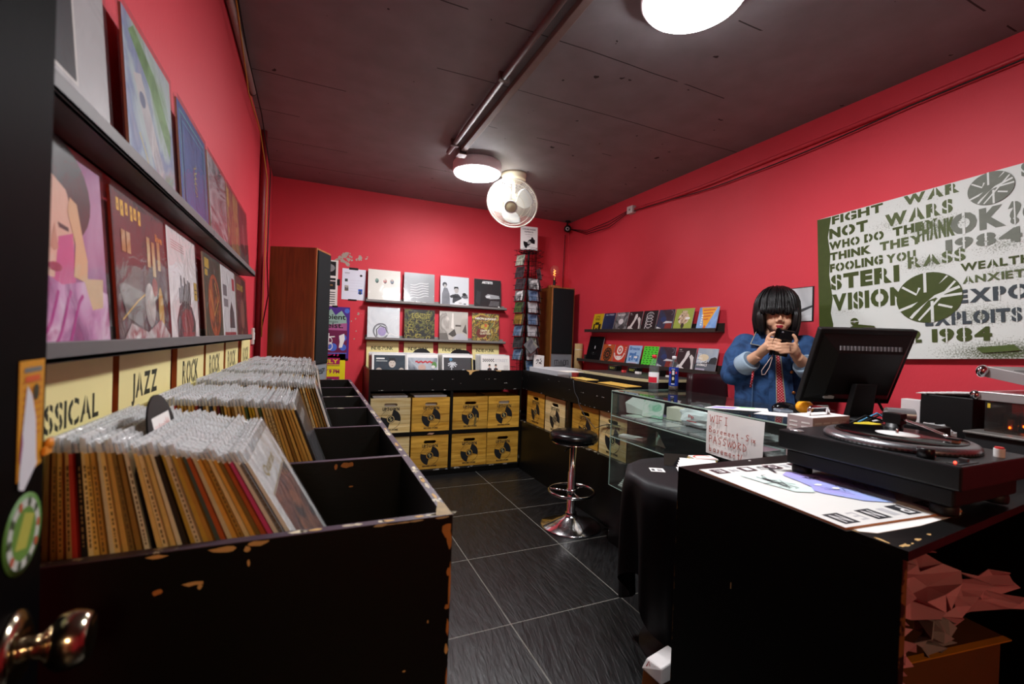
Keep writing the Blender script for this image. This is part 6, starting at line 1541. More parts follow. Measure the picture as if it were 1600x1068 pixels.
st('WEALTH', 0.636, 0.860, 0.388, 0.424, OL, 0.02); st('ANXIETY', 0.642, 0.880, 0.448, 0.482, OG, 0.02); st('EXPOSED', 0.62, 1.00, 0.509, 0.572, NG, 0.03); st('EXPLOITS', 0.50, 0.826, 0.607, 0.668, NG, 0.03); st('2 1984', 0.43, 0.733, 0.682, 0.748, OL, 0.03)
st('ADULT FUN', 0.88, 1.18, 0.12, 0.22, OG, 0.03); st('STOP', 0.9, 1.15, 0.30, 0.40, NG, 0.03); st('S.', 0.84, 0.88, 0.0, 0.06, GY, 0.03)
def emblem(cu, cv, r, mat):
    """round stencil: disc with a cross bar, slash and forked arms"""
    A.ell(cu, cv, r, r * 0.95, mat, 36)
    A.line([(cu - 0.92 * r, cv - 0.42 * r), (cu + 0.92 * r, cv + 0.28 * r)], r * 0.10, PG)
    A.line([(cu - 0.55 * r, cv - 0.75 * r), (cu + 0.60 * r, cv + 0.72 * r)], r * 0.10, PG); A.line([(cu - 0.30 * r, cv - 0.85 * r), (cu + 0.80 * r, cv + 0.50 * r)], r * 0.07, PG)
    A.line([(cu - 0.08 * r, cv + 0.95 * r), (cu - 0.08 * r, cv + 0.2 * r)], r * 0.09, PG); A.line([(cu + 0.12 * r, cv - 0.15 * r), (cu + 0.12 * r, cv - 0.95 * r)], r * 0.09, PG)
    A.line([(cu + 0.25 * r, cv - 0.02 * r), (cu + 0.98 * r, cv + 0.02 * r)], r * 0.09, PG); A.line([(cu - 0.8 * r, cv + 0.5 * r), (cu - 0.35 * r, cv + 0.15 * r), (cu - 0.25 * r, cv + 0.4 * r)], r * 0.08, PG); A.line([(cu + 0.3 * r, cv - 0.3 * r), (cu + 0.7 * r, cv - 0.45 * r)], r * 0.08, PG)
    A.line([(cu - 0.62 * r, cv - 0.56 * r), (cu + 0.70 * r, cv + 0.66 * r)], r * 0.20, mat)
emblem(0.514, -0.528, 0.128, OL); emblem(0.745, -0.072, 0.076, GY); emblem(0.89, -0.21, 0.05, GY)
A.ring(0.19, -0.620, 0.008, 0.020, OL, 20); A.line([(0.17, -0.620), (0.21, -0.620)], 0.004, PG); A.poly([(0.17, -0.648), (0.20, -0.635), (0.285, -0.650), (0.29, -0.658), (0.24, -0.655), (0.17, -0.66)], OL)
A.poly([(0.68, -0.775), (0.80, -0.765), (0.82, -0.79), (0.70, -0.80)], M('4a5a28', 0.6, var=0.3))
tag(mb.build('stencilled_board', matrix=TR(XR - 0.030, 1.719, 2.071, -pi / 2) @ Matrix.Rotation(-R(3.3), 4, 'Y')), 'large white board stencilled with olive slogans and round emblems on the right wall', 'artwork')
def po_photo(A):
    A.rect(0, 0, 1, 1, M('141416', 0.5)); A.rect(0.02, 0.015, 0.96, 0.98, RAMP(['9a9c9e', 'c4c6c8', '7d7f82'], 3, 1, 4)); A.poly([(0.02, 0.1), (0.4, 0.28), (0.96, 0.46), (0.96, 0.40), (0.5, 0.2), (0.02, 0.06)], M('3a3b3e', 0.5)); A.ell(0.35, 0.2, 0.25, 0.06, M('2a2b2e', 0.5)); A.poly([(0.02, 0.015), (0.96, 0.015), (0.96, 0.2), (0.5, 0.1)], M('c9cbcd', 0.5)); A.line([(0.3, 0.98), (0.34, 0.6), (0.3, 0.4)], 0.012, M('5a5b5e', 0.5))
mb = MB(); mb.box((0, 0, 0), (0.22, 0.003, 0.212), BLACK); po_photo(Art(mb, 0, 0, 0.22, 0.212))
tag(mb.build('photo_print', matrix=TR(XR - 0.004, 1.955, 1.468, -pi / 2) @ Matrix.Rotation(-R(1), 4, 'Y')), 'black and white photo print on the right wall behind the woman', 'photo')

# ------------------------------------------------------------------ glass display case
GX0, GX1, GY0, GY1, GZ0, GZ1 = 1.79, 2.345, 1.128, 2.405, 0.372, 0.990
gc = thing('display_case', 'glass display case on a black base with a WIFI notice on its front', 'display case', (GX0, GY0, 0))
def gp(name, a, b, mat=GLASS, bevel=0.0, edge=True):
    mb = MB(); mb.T = Matrix.Translation((-GX0, -GY0, 0)); mb.box(a, b, mat); return mb.build(name, gc, bevel=bevel)
gp('base', (GX0 + 0.012, GY0, 0), (GX1 + 0.0, GY1 - 0.0, GZ0 - 0.006), BLK)
gp('base_board', (GX0, GY0, GZ0 - 0.0055), (GX1, GY1, GZ0), WORN('0c0c0c', '4a4a48', amount=0.7))
T_ = 0.006
gp('front_pane', (GX0, GY0 + T_ + 0.0002, GZ0 + 0.0002), (GX0 + T_, GY1 - T_ - 0.0002, GZ1 - T_ - 0.0002))
gp('end_pane', (GX0, GY1 - T_, GZ0 + 0.0002), (GX1 - 0.012, GY1, GZ1 - T_ - 0.0002)); gp('end_pane', (GX0, GY0, GZ0 + 0.0002), (GX1 - 0.012, GY0 + T_, GZ1 - T_ - 0.0002))
gp('top_pane', (GX0, GY0, GZ1 - T_), (GX1, GY1, GZ1))
gp('back_board', (GX1 - 0.0115, GY0, GZ0 + 0.0002), (GX1, GY1, GZ1 - T_ - 0.0002), M('15110e', 0.4))
gp('glass_shelf', (GX0 + T_ + 0.0005, GY0 + T_ + 0.0005, 0.823), (GX1 - 0.013, GY1 - T_ - 0.0005, 0.829)); gp('glass_shelf', (GX0 + T_ + 0.0005, GY0 + T_ + 0.0005, 0.686), (GX1 - 0.013, GY1 - T_ - 0.0005, 0.692))
mb = MB(); mb.T = Matrix.Translation((-GX0, -GY0, 0)); e = 0.0016
for a, b in (((GX0 - e, GY0, GZ1 - T_), (GX0 - 0.0001, GY1, GZ1)), ((GX0 - e, GY1, GZ0), (GX0 + T_, GY1 + e, GZ1)), ((GX0, GY1 + 0.0001, GZ1 - T_), (GX1, GY1 + e, GZ1)), ((GX0 - e, GY0, GZ0), (GX0 - 0.0001, GY1, GZ0 + 0.004)), ((GX0 - e, GY0, 0.823), (GX0 - 0.0001, GY1, 0.829)), ((GX0 - e, GY0, 0.686), (GX0 - 0.0001, GY1, 0.692))):
    mb.box(a, b, M('9fb8ac', 0.15, var=0.1))
mb.build('polished_edges', gc)
mb = MB(); mb.T = Matrix.Translation((-GX0, -GY0, 0)); mb.box((GX0 - 0.0006, GY0, GZ1 - T_ - 0.012), (GX0 - 0.0001, GY1, GZ1 - T_ - 0.001), INK); mb.build('black_seal', gc)
# things in the case
cr_ = random.Random(9); cnt = 0
for i in range(8):
    for j in range(3):
        y = 2.27 - i * 0.142; x = 1.812 + j * 0.16
        if j == 2 and i < 4: continue
        q = cr_.choice(['8a8c8e', 'a8aaac', '6a6c6e', 'b58a9a', '8a7aa0', 'c9cacc', '55585a', '9aa89a'])
        mb = MB(); mb.box((0, -0.062, 0), (0.142, 0.062, 0.010), M('a5a8aa', 0.2)); mb.box((0.012, -0.060, 0.0101), (0.140, 0.060, 0.0104), M(q, 0.25, var=0.3, scale=30, coat=0.8))
        tag(mb.build('disc_case', matrix=TR(x, y, 0.8295, cr_.uniform(-0.05, 0.05))), 'flat disc case in the display case, %s row back, %s from far end' % (ORD(j + 1), ORD(i + 1)), 'disc case', 'disc cases lying in the display case')
def panel(name, label, pts, th, mat, cat):
    """thin card from four corner points with thickness"""
    P = [Vector(p) for p in pts]; n = (P[1] - P[0]).cross(P[3] - P[0]).normalized() * th; mb = MB()
    k = len(P); vs = [tuple(p) for p in P] + [tuple(p + n) for p in P]
    mb.add(vs, [tuple(range(k - 1, -1, -1)), tuple(range(k, 2 * k))] + [(i, (i + 1) % k, k + (i + 1) % k, k + i) for i in range(k)], mat)
    return tag(mb.build(name), label, cat)
panel('white_card', 'white card leaning at the far end inside the display case', [(1.90, 2.385, 0.842), (1.98, 2.20, 0.842), (1.975, 2.24, 0.958), (1.935, 2.33, 0.972), (1.89, 2.39, 0.91)], 0.003, M('cfd6d2', 0.5), 'card')
panel('leaning_disc_case', 'clear disc case with green insert leaning beside the white card', [(1.92, 2.255, 0.842), (1.96, 2.12, 0.842), (1.985, 2.13, 0.955), (1.945, 2.265, 0.955)], 0.008, RAMP(['a9c4b4', 'c9d0cc', '7ab094', 'd8dcd8'], 8, 2, 4, rough=0.15, coat=0.8), 'disc case')
mb = MB(); mb.box((0, -0.05, 0), (0.10, 0.05, 0.075), M('d3cfbe', 0.6)); tag(mb.build('small_carton', matrix=TR(2.01, 2.08, 0.8415, 0.3), bevel=0.002), 'cream carton between leaning disc case and white bag in the display case', 'carton')
def crumple(name, label, c, s, seed, mat, cat, amp=0.18, rot=0.0, n=5, flat_bottom=True, art=None):
    mb = MB(); r_ = random.Random(seed)
    ph = [(r_.uniform(2, 5), r_.uniform(0, 6), r_.uniform(2, 5), r_.uniform(0, 6)) for _ in range(4)]
    def fn(u, v):
        a = 2 * pi * u; b = pi * (v - 0.5)
        d = 1 + amp * sum(sin(p[0] * a // 0.7 * 0.7 + p[1]) * cos(p[2] * b * 2 + p[3]) for p in ph) / 2
        p = lambda t: math.copysign(abs(t) ** 0.6, t)
        z = p(sin(b)) * s[2] * d
        return (p(cos(a)) * abs(cos(b)) ** 0.5 * s[0] * d, p(sin(a)) * abs(cos(b)) ** 0.5 * s[1] * d, max(-s[2], z))
    mb.grid(fn, 26, 14, mat, smooth=False, closed=True)
    if art: art(mb)
    return tag(mb.build(name, matrix=TR(c[0], c[1], c[2], rot)), label, cat)
def redmarks(mb):
    A = Art(mb, 0, 0, 1, 1, Matrix.Rotation(-pi / 2, 4, 'Z') @ Matrix.Translation((0, -0.058, 0)))
    A.text('Pp', -0.03, -0.004, 0.04, 0.022, M('c04a50', 0.6), 0.02); A.rect(-0.04, -0.02, 0.03, -0.015, M('c04a50', 0.6))
crumple('plastic_bag', 'white plastic bag with red marks on the display case\'s top shelf', (2.00, 1.87, 0.893), (0.055, 0.12, 0.05), 3, M('dfe3e6', 0.35, var=0.05), 'bag', 0.10, 0.0, art=redmarks)
crumple('clear_bag', 'crumpled clear bag leaning against the white bag in the display case', (2.17, 2.02, 0.892), (0.06, 0.07, 0.06), 8, GLASSY('clear_bag', white=0.25, gloss_rough=0.1, bump=0.5, bscale=30), 'bag', 0.15)
mb = MB()
for k in range(5): mb.tube([(0, 0, 0.005 + 0.004 * k), (0.02, 0.03 * cos(k), 0.03), (0.0, 0.05 * sin(k * 2.0), 0.01 + 0.01 * k), (0.03, -0.04, 0.02)], 0.003, M('3a3a3c', 0.5) if k % 2 else M('8a8478', 0.5), 6)
tag(mb.build('tangled_cable', matrix=TR(1.90, 1.68, 0.841)), 'tangled dark cable lying on discs behind the WIFI notice', 'cable')
panel('pamphlet', 'white pamphlet lying at the far end of the display case\'s middle shelf', [(1.82, 2.36, 0.6935), (1.88, 2.20, 0.6935), (1.94, 2.23, 0.694), (1.88, 2.385, 0.694)], 0.012, WHITE, 'pamphlet')
panel('acrylic_stand', 'narrow clear stand leaning on the display case\'s middle shelf', [(1.90, 2.10, 0.6935), (1.90, 2.02, 0.6935), (1.92, 2.115, 0.77), (1.92, 2.125, 0.77)], 0.004, M('9db8a8', 0.2), 'stand')
for k in range(6):
    panel('paper_sheet', '%s paper sheet from the top of the pile in the display case\'s bottom' % ORD(6 - k), [(1.83 + 0.008 * k, 2.36 - 0.004 * k, 0.374 + k * 0.011), (1.84 + 0.01 * k, 2.02, 0.374 + k * 0.011), (2.10, 2.02, 0.374 + k * 0.011), (2.11, 2.35, 0.374 + k * 0.011)], 0.009, M(['c9ccc8', 'd6d8d4', 'b5bab6'][k % 3], 0.5), 'paper')
# WIFI notice taped to the front
mb = MB(); WN = [(0.0, -0.205), (0.302, -0.208), (0.306, 0.0), (0.0, 0.002)]
def wn(u, v):
    x = 0.305 * u; z = -0.207 * (1 - v); return (x, -0.004 - 0.006 * sin(pi * u) * (1 - v) - 0.003 * sin(7 * u + 3 * v), z)
mb.grid(wn, 12, 8, M('e4e2df', 0.6, var=0.04))
A = Art(mb, 0, 0, 1, 1, Matrix.Translation((0, -0.0115, 0)))
RI = M('a8402e', 0.6, var=0.15)
def hand(strokes, u, v, s):
    for st_ in strokes:
        for p_, q_ in zip(st_, st_[1:]):
            A.k = 2; A.line([(u + p_[0] * s, v + p_[1] * s), (u + q_[0] * s, v + q_[1] * s)], 0.0032, RI)
HW = {'W': [[(0, 1), (.2, 0), (.4, .8), (.6, 0), (.8, 1)]], 'I': [[(.3, 1), (.3, 0)], [(.1, 1), (.5, 1)], [(.1, 0), (.5, 0)]], 'F': [[(.1, 1), (.1, 0)], [(.1, 1), (.6, 1)], [(.1, .5), (.5, .5)]], 'B': [[(.05, 1), (.05, 0), (.5, .05), (.55, .3), (.1, .52), (.5, .75), (.4, .98), (.05, 1)]], 'a': [[(.5, .45), (.3, .55), (.1, .3), (.25, 0), (.5, .2), (.5, .5), (.55, 0)]], 's': [[(.5, .5), (.2, .5), (.4, .25), (.1, 0)]], 'e': [[(.1, .28), (.5, .3), (.4, .55), (.15, .5), (.1, .15), (.3, 0), (.5, .1)]], 'm': [[(.05, .5), (.1, 0)], [(.1, .35), (.25, .5), (.3, 0)], [(.3, .35), (.48, .5), (.55, 0)]], 'n': [[(.1, .5), (.12, 0)], [(.12, .3), (.35, .5), (.45, 0)]], 't': [[(.3, .9), (.3, .05), (.45, 0)], [(.1, .6), (.5, .6)]], '-': [[(.1, .3), (.5, .3)]], 'S': [[(.6, .9), (.3, 1), (.1, .75), (.5, .4), (.4, .05), (.05, .1)]], 'i': [[(.3, .5), (.3, 0)], [(.3, .7), (.32, .75)]], 'x': [[(.1, .5), (.5, 0)], [(.5, .5), (.1, 0)]], 'P': [[(.1, 0), (.1, 1), (.55, .9), (.5, .55), (.1, .5)]], 'A': [[(0, 0), (.3, 1), (.6, 0)], [(.12, .4), (.48, .4)]], 'O': [[(.3, 1), (.05, .5), (.3, 0), (.6, .5), (.3, 1)]], 'R': [[(.1, 0), (.1, 1), (.55, .85), (.1, .5), (.6, 0)]], 'D': [[(.1, 0), (.1, 1), (.55, .6), (.5, .2), (.1, 0)]], 'b': [[(.1, 1), (.1, 0), (.45, .1), (.4, .45), (.1, .4)]], '1': [[(.2, -.1), (.45, .9)]]}
def write(s, u, v, h, dx):
    for c_ in s:
        if c_ in HW: hand(HW[c_], u, v, h)
        u += dx * (0.6 if c_ in 'itI-1 ' else 1.0)
    return u
write('WIFI', 0.022, -0.052, 0.036, 0.032); write('Basement - Six', 0.020, -0.100, 0.028, 0.0215); write('PASSWORD', 0.020, -0.150, 0.034, 0.027); write('basement1', 0.024, -0.192, 0.030, 0.0225)
tag(mb.build('wifi_notice', matrix=TR(GX0 - 0.002, 1.622, 0.984, -pi / 2) @ Matrix.Rotation(R(0.5), 4, 'Y')), 'white paper notice handwritten WIFI PASSWORD in red on the display case', 'notice')

# bottles on the case
WATER = GLASSY('clear_bottle', tint='f2f8fa', white=0.06, gloss_rough=0.03, ior=1.45)
def bottle(label, x, y, prof, capc, lab):
    t = thing('drink_bottle', label, 'bottle', (x, y, GZ1 + 0.0005))
    mb = MB(); mb.lathe(prof, WATER, 28); mb.build('bottle_body', t)
    top = prof[-1][1]
    mb = MB(); mb.lathe([(0, top - 0.004), (0.0145, top - 0.004), (0.0145, top + 0.016), (0.012, top + 0.018), (0, top + 0.018)], M(capc, 0.35, var=0.04), 24); mb.build('cap', t)
    lab(t); return t
def lab1(t):
    mb = MB(); mb.lathe([(0.0318, 0.06), (0.0324, 0.062), (0.0324, 0.125), (0.0318, 0.127)], M('e6e4e6', 0.4, var=0.03), 28); mb.lathe([(0.0328, 0.062), (0.0328, 0.098)], M('c8283a', 0.4, var=0.04), 20, a0=R(150), a1=R(265))
    A = Art(mb, 0, 0, 1, 1, Matrix.Rotation(R(-62), 4, 'Z') @ Matrix.Translation((0, -0.033, 0))); mb.build('label_band', t)
bottle('clear water bottle with red cap on the display case', 2.02, 2.28, [(0.0, 0.0), (0.027, 0.0), (0.031, 0.006), (0.0315, 0.05), (0.0305, 0.056), (0.0315, 0.062), (0.0315, 0.128), (0.0295, 0.14), (0.0315, 0.15), (0.029, 0.17), (0.021, 0.195), (0.0135, 0.208), (0.0135, 0.222)], 'd8303c', lab1)
def lab2(t):
    mb = MB(); mb.lathe([(0.0318, 0.03), (0.0326, 0.033), (0.0318, 0.075), (0.0298, 0.10), (0.0316, 0.125), (0.0326, 0.152), (0.0318, 0.155)], M('1c3a9a', 0.35, var=0.06), 28)
    A = Art(mb, 0, 0, 1, 1, Matrix.Rotation(R(-50), 4, 'Z') @ Matrix.Translation((0, -0.0335, 0))); A.rect(-0.012, 0.05, 0.012, 0.145, M('15171c', 0.4)); A.rect(-0.011, 0.142, 0.011, 0.146, M('c9cbcf', 0.4)); A.rect(-0.007, 0.105, 0.007, 0.135, M('d0d2d6', 0.4)); A.ell(0, 0.08, 0.007, 0.012, M('c9c3a8', 0.4)); A.rect(-0.012, 0.04, 0.010, 0.045, WHITE); A.ell(0.019, 0.12, 0.005, 0.008, M('c03a3a', 0.4)); A.ell(-0.019, 0.12, 0.005, 0.008, M('c03a3a', 0.4))
    mb.build('label_band', t)
    mb = MB(); mb.lathe([(0.0, 0.004), (0.0295, 0.004), (0.0305, 0.028), (0.0, 0.028)], M('4a3424', 0.3), 24); mb.build('drink', t)
bottle('bottle with dark blue label and white cap behind the water bottle', 2.265, 2.36, [(0.0, 0.0), (0.028, 0.0), (0.0315, 0.006), (0.0315, 0.03), (0.0313, 0.075), (0.0293, 0.10), (0.031, 0.125), (0.0315, 0.156), (0.029, 0.172), (0.019, 0.195), (0.015, 0.205), (0.015, 0.214)], 'e9e9ec', lab2)

# papers, mouse, orange, keyboard on the case top
ZT = GZ1 + 0.0006
def flat(name, label, pts, z, th, mat, cat, art=None):
    mb = MB(); mb.prism(pts, z, z + th, mat); 
    if art: art(mb)
    return tag(mb.build(name), label, cat)
flat('leaflet', 'white leaflet with purple and blue print on the glass case', [(1.80, 1.66), (1.93, 1.70), (2.13, 1.56), (2.03, 1.48), (1.86, 1.60)], ZT, 0.001, WHITE, 'leaflet', lambda mb: (mb.prism([(1.83, 1.655), (1.90, 1.68), (1.99, 1.62), (1.92, 1.59)], ZT + 0.001, ZT + 0.0013, RAMP(['6a6ac8', 'a88ac8', '5a8ad0'], 12, 1, 3)), mb.prism([(2.00, 1.62), (2.015, 1.63), (2.07, 1.585), (2.055, 1.575)], ZT + 0.001, ZT + 0.0013, M('4ad84a', 0.5))))
flat('paper_sheet', 'white sheet of paper on the glass case in front of the orange', [(1.90, 1.46), (2.02, 1.50), (2.12, 1.38), (2.00, 1.33)], ZT, 0.001, M('dfe0e0', 0.5), 'paper')
mb = MB(); mb.ell((0, 0, 0.0), (0.062, 0.034, 0.034), M('0c0c0e', 0.15), 24, 12, z0=0.0); tag(mb.build('computer_mouse', matrix=TR(2.235, 1.545, ZT, R(-25))), 'glossy black computer mouse beside the orange', 'mouse')
mb = MB(); mb.box((-0.03, -0.035, 0), (0.03, 0.035, 0.012), M('8a96a4', 0.3)); mb.box((-0.028, -0.033, 0.0121), (0.028, 0.02, 0.014), M('5a6470', 0.2)); tag(mb.build('card_reader', matrix=TR(2.12, 1.47, ZT, R(-30)), bevel=0.002), 'small grey blue gadget in front of the computer mouse', 'gadget')
mb = MB(); mb.ell((0, 0, 0.032), (0.038, 0.038, 0.032), M('f0a01c', 0.4, var=0.06, scale=80, bump=0.1), 24, 16); mb.lathe([(0, 0.0645), (0.004, 0.0642)], M('5a6a2a', 0.6), 10); tag(mb.build('orange', matrix=TR(2.18, 1.405, ZT)), 'orange fruit on the glass case beside the vented metal box', 'fruit')
kb = thing('keyboard', 'black computer keyboard in front of the monitor stand', 'keyboard', (2.265, 1.43, ZT), R(-60))
kb.location = (2.285, 1.475, ZT); kb.rotation_euler = (0, 0, R(-78))
mb = MB(); mb.box((-0.05, -0.055, 0), (0.12, 0.055, 0.016), M('101012', 0.4)); mb.build('key_base', kb, bevel=0.003)
mb = MB()
for i in range(7):
    for j in range(5): mb.box((-0.043 + i * 0.0215, -0.048 + j * 0.0195, 0.0162), (-0.025 + i * 0.0215, -0.032 + j * 0.0195, 0.022), M('28282c', 0.35))
mb.build('keys', kb)

# monitor seen from behind
p_tl, p_tr, p_br, p_bl = Vector((2.037, 1.254, 1.397)), Vector((2.431, 1.085, 1.401)), Vector((2.500, 1.212, 1.054)), Vector((2.106, 1.385, 1.050))
ux = ((p_tr - p_tl) + (p_br - p_bl)).normalized(); uz = (p_tl - p_bl); uz = (uz - ux * uz.dot(ux)).normalized(); uy = uz.cross(ux)
mc = (p_tl + p_tr + p_br + p_bl) / 4
MM = Matrix(((ux.x, uy.x, uz.x, mc.x), (ux.y, uy.y, uz.y, mc.y), (ux.z, uy.z, uz.z, mc.z), (0, 0, 0, 1)))
MW, MH = 0.430, 0.372
mo = thing('monitor', 'black computer monitor seen from behind in front of the woman', 'monitor', matrix=Matrix.Translation((2.285, 1.255, ZT)))
MMl = Matrix.Translation((-2.285, -1.255, -ZT)) @ MM
PLB = M('080809', 0.5, var=0.15, spec=0.3)
mb = MB(); mb.hexa([(-MW / 2, 0.0, -MH / 2), (MW / 2, 0.0, -MH / 2), (MW / 2, 0.03, -MH / 2), (-MW / 2, 0.03, -MH / 2), (-MW / 2, 0.0, MH / 2), (MW / 2, 0.0, MH / 2), (MW / 2, 0.03, MH / 2), (-MW / 2, 0.03, MH / 2)], PLB, MMl); mb.build('bezel_frame', mo, bevel=0.005)
mb = MB(); bx = [(-0.20, 0, -0.165), (0.20, 0, -0.165), (0.16, -0.035, -0.12), (-0.13, -0.035, -0.12), (-0.20, 0, 0.165), (0.20, 0, 0.165), (0.16, -0.035, 0.085), (-0.13, -0.035, 0.085)]
mb.add(bx, [(0, 1, 2, 3), (7, 6, 5, 4), (3, 2, 6, 7), (0, 3, 7, 4), (1, 5, 6, 2), (0, 4, 5, 1)], PLB, T=MMl @ Matrix.Translation((0, -0.0005, 0))); mb.build('back_shell', mo, bevel=0.003)
mb = MB()
for k in range(34): mb.cbox((0, 0, 0), (0.0045, 0.004, 0.020), M('4a4a4c', 0.4) if k % 2 else M('8a8a8e', 0.4), MMl @ Matrix.Translation((-0.125 + k * 0.0082, -0.0272, 0.107)) @ Matrix.Rotation(R(-23.6), 4, 'X'))
mb.build('vent_grille', mo)
mb = MB(); mb.box((-MW / 2 + 0.012, 0.0302, -MH / 2 + 0.014), (MW / 2 - 0.012, 0.0312, MH / 2 - 0.012), M('1c2430', 0.1), MMl); mb.build('screen', mo)
mb = MB(); mb.box((-0.12, -0.0375, -0.150), (-0.075, -0.0352 + 0.014, -0.138), M('a8a8aa', 0.5), MMl @ Matrix.Translation((0, 0.012, 0))); mb.box((-0.105, -0.0375, -0.138), (-0.085, -0.022, -0.130), M('a8a8aa', 0.5), MMl @ Matrix.Translation((0, 0.012, 0))); mb.build('maker_plate', mo)
nk = mc + uz * (-0.06) - uy * 0.04; nl = nk - Vector((2.285, 1.255, ZT))
mb = MB(); mb.hexa([(-0.06, -0.02, 0.012), (0.05, -0.06, 0.012), (0.06, -0.03, 0.012), (-0.05, 0.01, 0.012), (nl.x - 0.045, nl.y - 0.02, nl.z), (nl.x + 0.045, nl.y - 0.055, nl.z), (nl.x + 0.05, nl.y - 0.03, nl.z), (nl.x - 0.04, nl.y + 0.005, nl.z)], PLB); mb.build('stand_neck', mo, bevel=0.004)
mb = MB(); mb.lathe([(0, 0), (0.088, 0), (0.085, 0.009), (0.03, 0.014), (0, 0.014)], PLB, 32, Matrix.Translation((0, -0.03, 0))); mb.build('stand_foot', mo)
mb = MB(); q = mc + ux * 0.12 - uz * 0.14 - uy * 0.03 - Vector((2.285, 1.255, ZT)); mb.tube([tuple(q), (q.x + 0.01, q.y - 0.02, q.z - 0.05), (q.x + 0.03, q.y - 0.05, 0.02)], 0.006, INK, 8); mb.build('video_cable', mo)
mo.children[0]

# ------------------------------------------------------------------ bar stool
st_ = thing('bar_stool', 'round black bar stool with chrome pedestal in the aisle', 'stool', (1.695, 2.70, 0))
mb = MB(); mb.lathe([(0, 0.0), (0.212, 0.0), (0.214, 0.006), (0.206, 0.012), (0.13, 0.035), (0.06, 0.062), (0.036, 0.082), (0.034, 0.095), (0, 0.095)], CHROME, 48); mb.build('pedestal_base', st_)
mb = MB(); mb.lathe([(0.040, 0.085), (0.040, 0.098), (0.030, 0.102), (0.0295, 0.38), (0.024, 0.385), (0.024, 0.60)], CHROME, 28); mb.build('column', st_)
mb = MB(); mb.tube([(0.16 * cos(2 * pi * i / 48), 0.16 * sin(2 * pi * i / 48), 0.245) for i in range(48)], 0.0095, CHROME, 10, True); mb.lathe([(0.030, 0.225), (0.036, 0.225), (0.036, 0.262), (0.030, 0.262)], CHROME, 24)
for a in (0.4, 2.5, 4.5): mb.tube([(0.033 * cos(a), 0.033 * sin(a), 0.243), (0.158 * cos(a), 0.158 * sin(a), 0.245)], 0.007, CHROME, 8)
mb.build('foot_ring', st_)
mb = MB(); mb.lathe([(0, 0.585), (0.14, 0.585), (0.15, 0.59), (0, 0.592)], CHROME, 40); mb.tube([(0.02, -0.02, 0.575), (-0.09, -0.07, 0.565), (-0.12, -0.085, 0.55)], 0.006, BLACK, 8); mb.build('seat_plate', st_)
mb = MB(); mb.lathe([(0, 0.593), (0.145, 0.593), (0.166, 0.605), (0.172, 0.625), (0.167, 0.648), (0.148, 0.662), (0.06, 0.668), (0, 0.669)], M('0c0c0d', 0.25, var=0.08, bump=0.05, scale=60), 48); mb.build('seat_cushion', st_)

# ------------------------------------------------------------------ round table under a black cloth, cards on it
TX, TY = 1.497, 1.42
rt = thing('round_table', 'small round table under a black cloth between counter and glass case', 'table', (TX, TY, 0))
mb = MB(); mb.cyl((0, 0, 0.735), (0, 0, 0.752), 0.245, M('1a1412', 0.5), 40); mb.build('tabletop', rt)
mb = MB(); mb.cyl((0, 0, 0.02), (0, 0, 0.734), 0.025, DKMETAL); mb.lathe([(0, 0), (0.20, 0), (0.20, 0.012), (0.03, 0.03), (0, 0.03)], DKMETAL, 32); mb.build('pedestal', rt)
mb = MB()
def cl(u, v):
    a = 2 * pi * u
    if v < 0.3:
        r = 0.278 * v / 0.3; return (r * cos(a), r * sin(a), 0.7545)
    w = (v - 0.3) / 0.7
    hem = 0.24 + 0.11 * cos(4 * a + 0.9)
    f = (0.5 + 0.5 * sin(12 * a + 0.9 * sin(3 * a))) * w ** 0.6
    r = 0.278 + 0.008 * min(1, w * 8) + 0.062 * f - 0.042 * w
    if sin(a) < -0.2: r = min(r, 0.285 / max(0.4, -sin(a)) * 0.985)
    if cos(a) > 0.2: r = min(r, 0.283 / max(0.4, cos(a)))
    z = 0.7545 - 0.006 * min(1, w * 12) - w * (0.7545 - hem)
    return (r * cos(a), r * sin(a), z)
mb.grid(cl, 120, 26, M('131316', 0.55, var=0.1, scale=120), closed=True)
o = mb.build('tablecloth', matrix=TR(TX, TY, 0)); tag(o, 'black tablecloth draped in folds over the small round table', 'tablecloth')
ZTB = 0.7555
def card(label, x, y, rz, w, h, tilt=0.0, z=ZTB, draw=None, c=WHITE):
    mb = MB(); mb.box((0, 0, 0), (w, h, 0.0012), c)
    if draw: draw(mb)
    return tag(mb.build('small_card', matrix=TR(x, y, z, rz, tilt)), label, 'card')
def marks(mb):
    A = Art(mb, 0, 0, 1, 1, Matrix.Translation((0, 0, 0.0012)) @ Matrix.Rotation(-pi / 2, 4, 'X')); A.rect(0.006, 0.01, 0.02, 0.04, M('4a4a4c', 0.6)); A.rect(0.03, 0.008, 0.05, 0.03, M('8a8a8c', 0.6)); A.rect(0.03, 0.036, 0.05, 0.042, M('6a6a6c', 0.6))
card('white card lying flat at the left of the round table', 1.335, 1.50, R(-30), 0.06, 0.055, 0.0, draw=marks)
for k in range(5):
    card('%s white card of the slanting pile on the round table' % ORD(k + 1), 1.405 + 0.012 * k, 1.405 + 0.008 * k, R(-35), 0.15, 0.11, R(4 + 3 * k), ZTB + 0.0015 + 0.0018 * k)
panel('black_card', 'dark card standing behind the white pile on the round table', [(1.46, 1.56, ZTB + 0.001), (1.55, 1.51, ZTB + 0.001), (1.56, 1.525, ZTB + 0.05), (1.47, 1.575, ZTB + 0.05)], 0.003, M('1c1c20', 0.4), 'card')
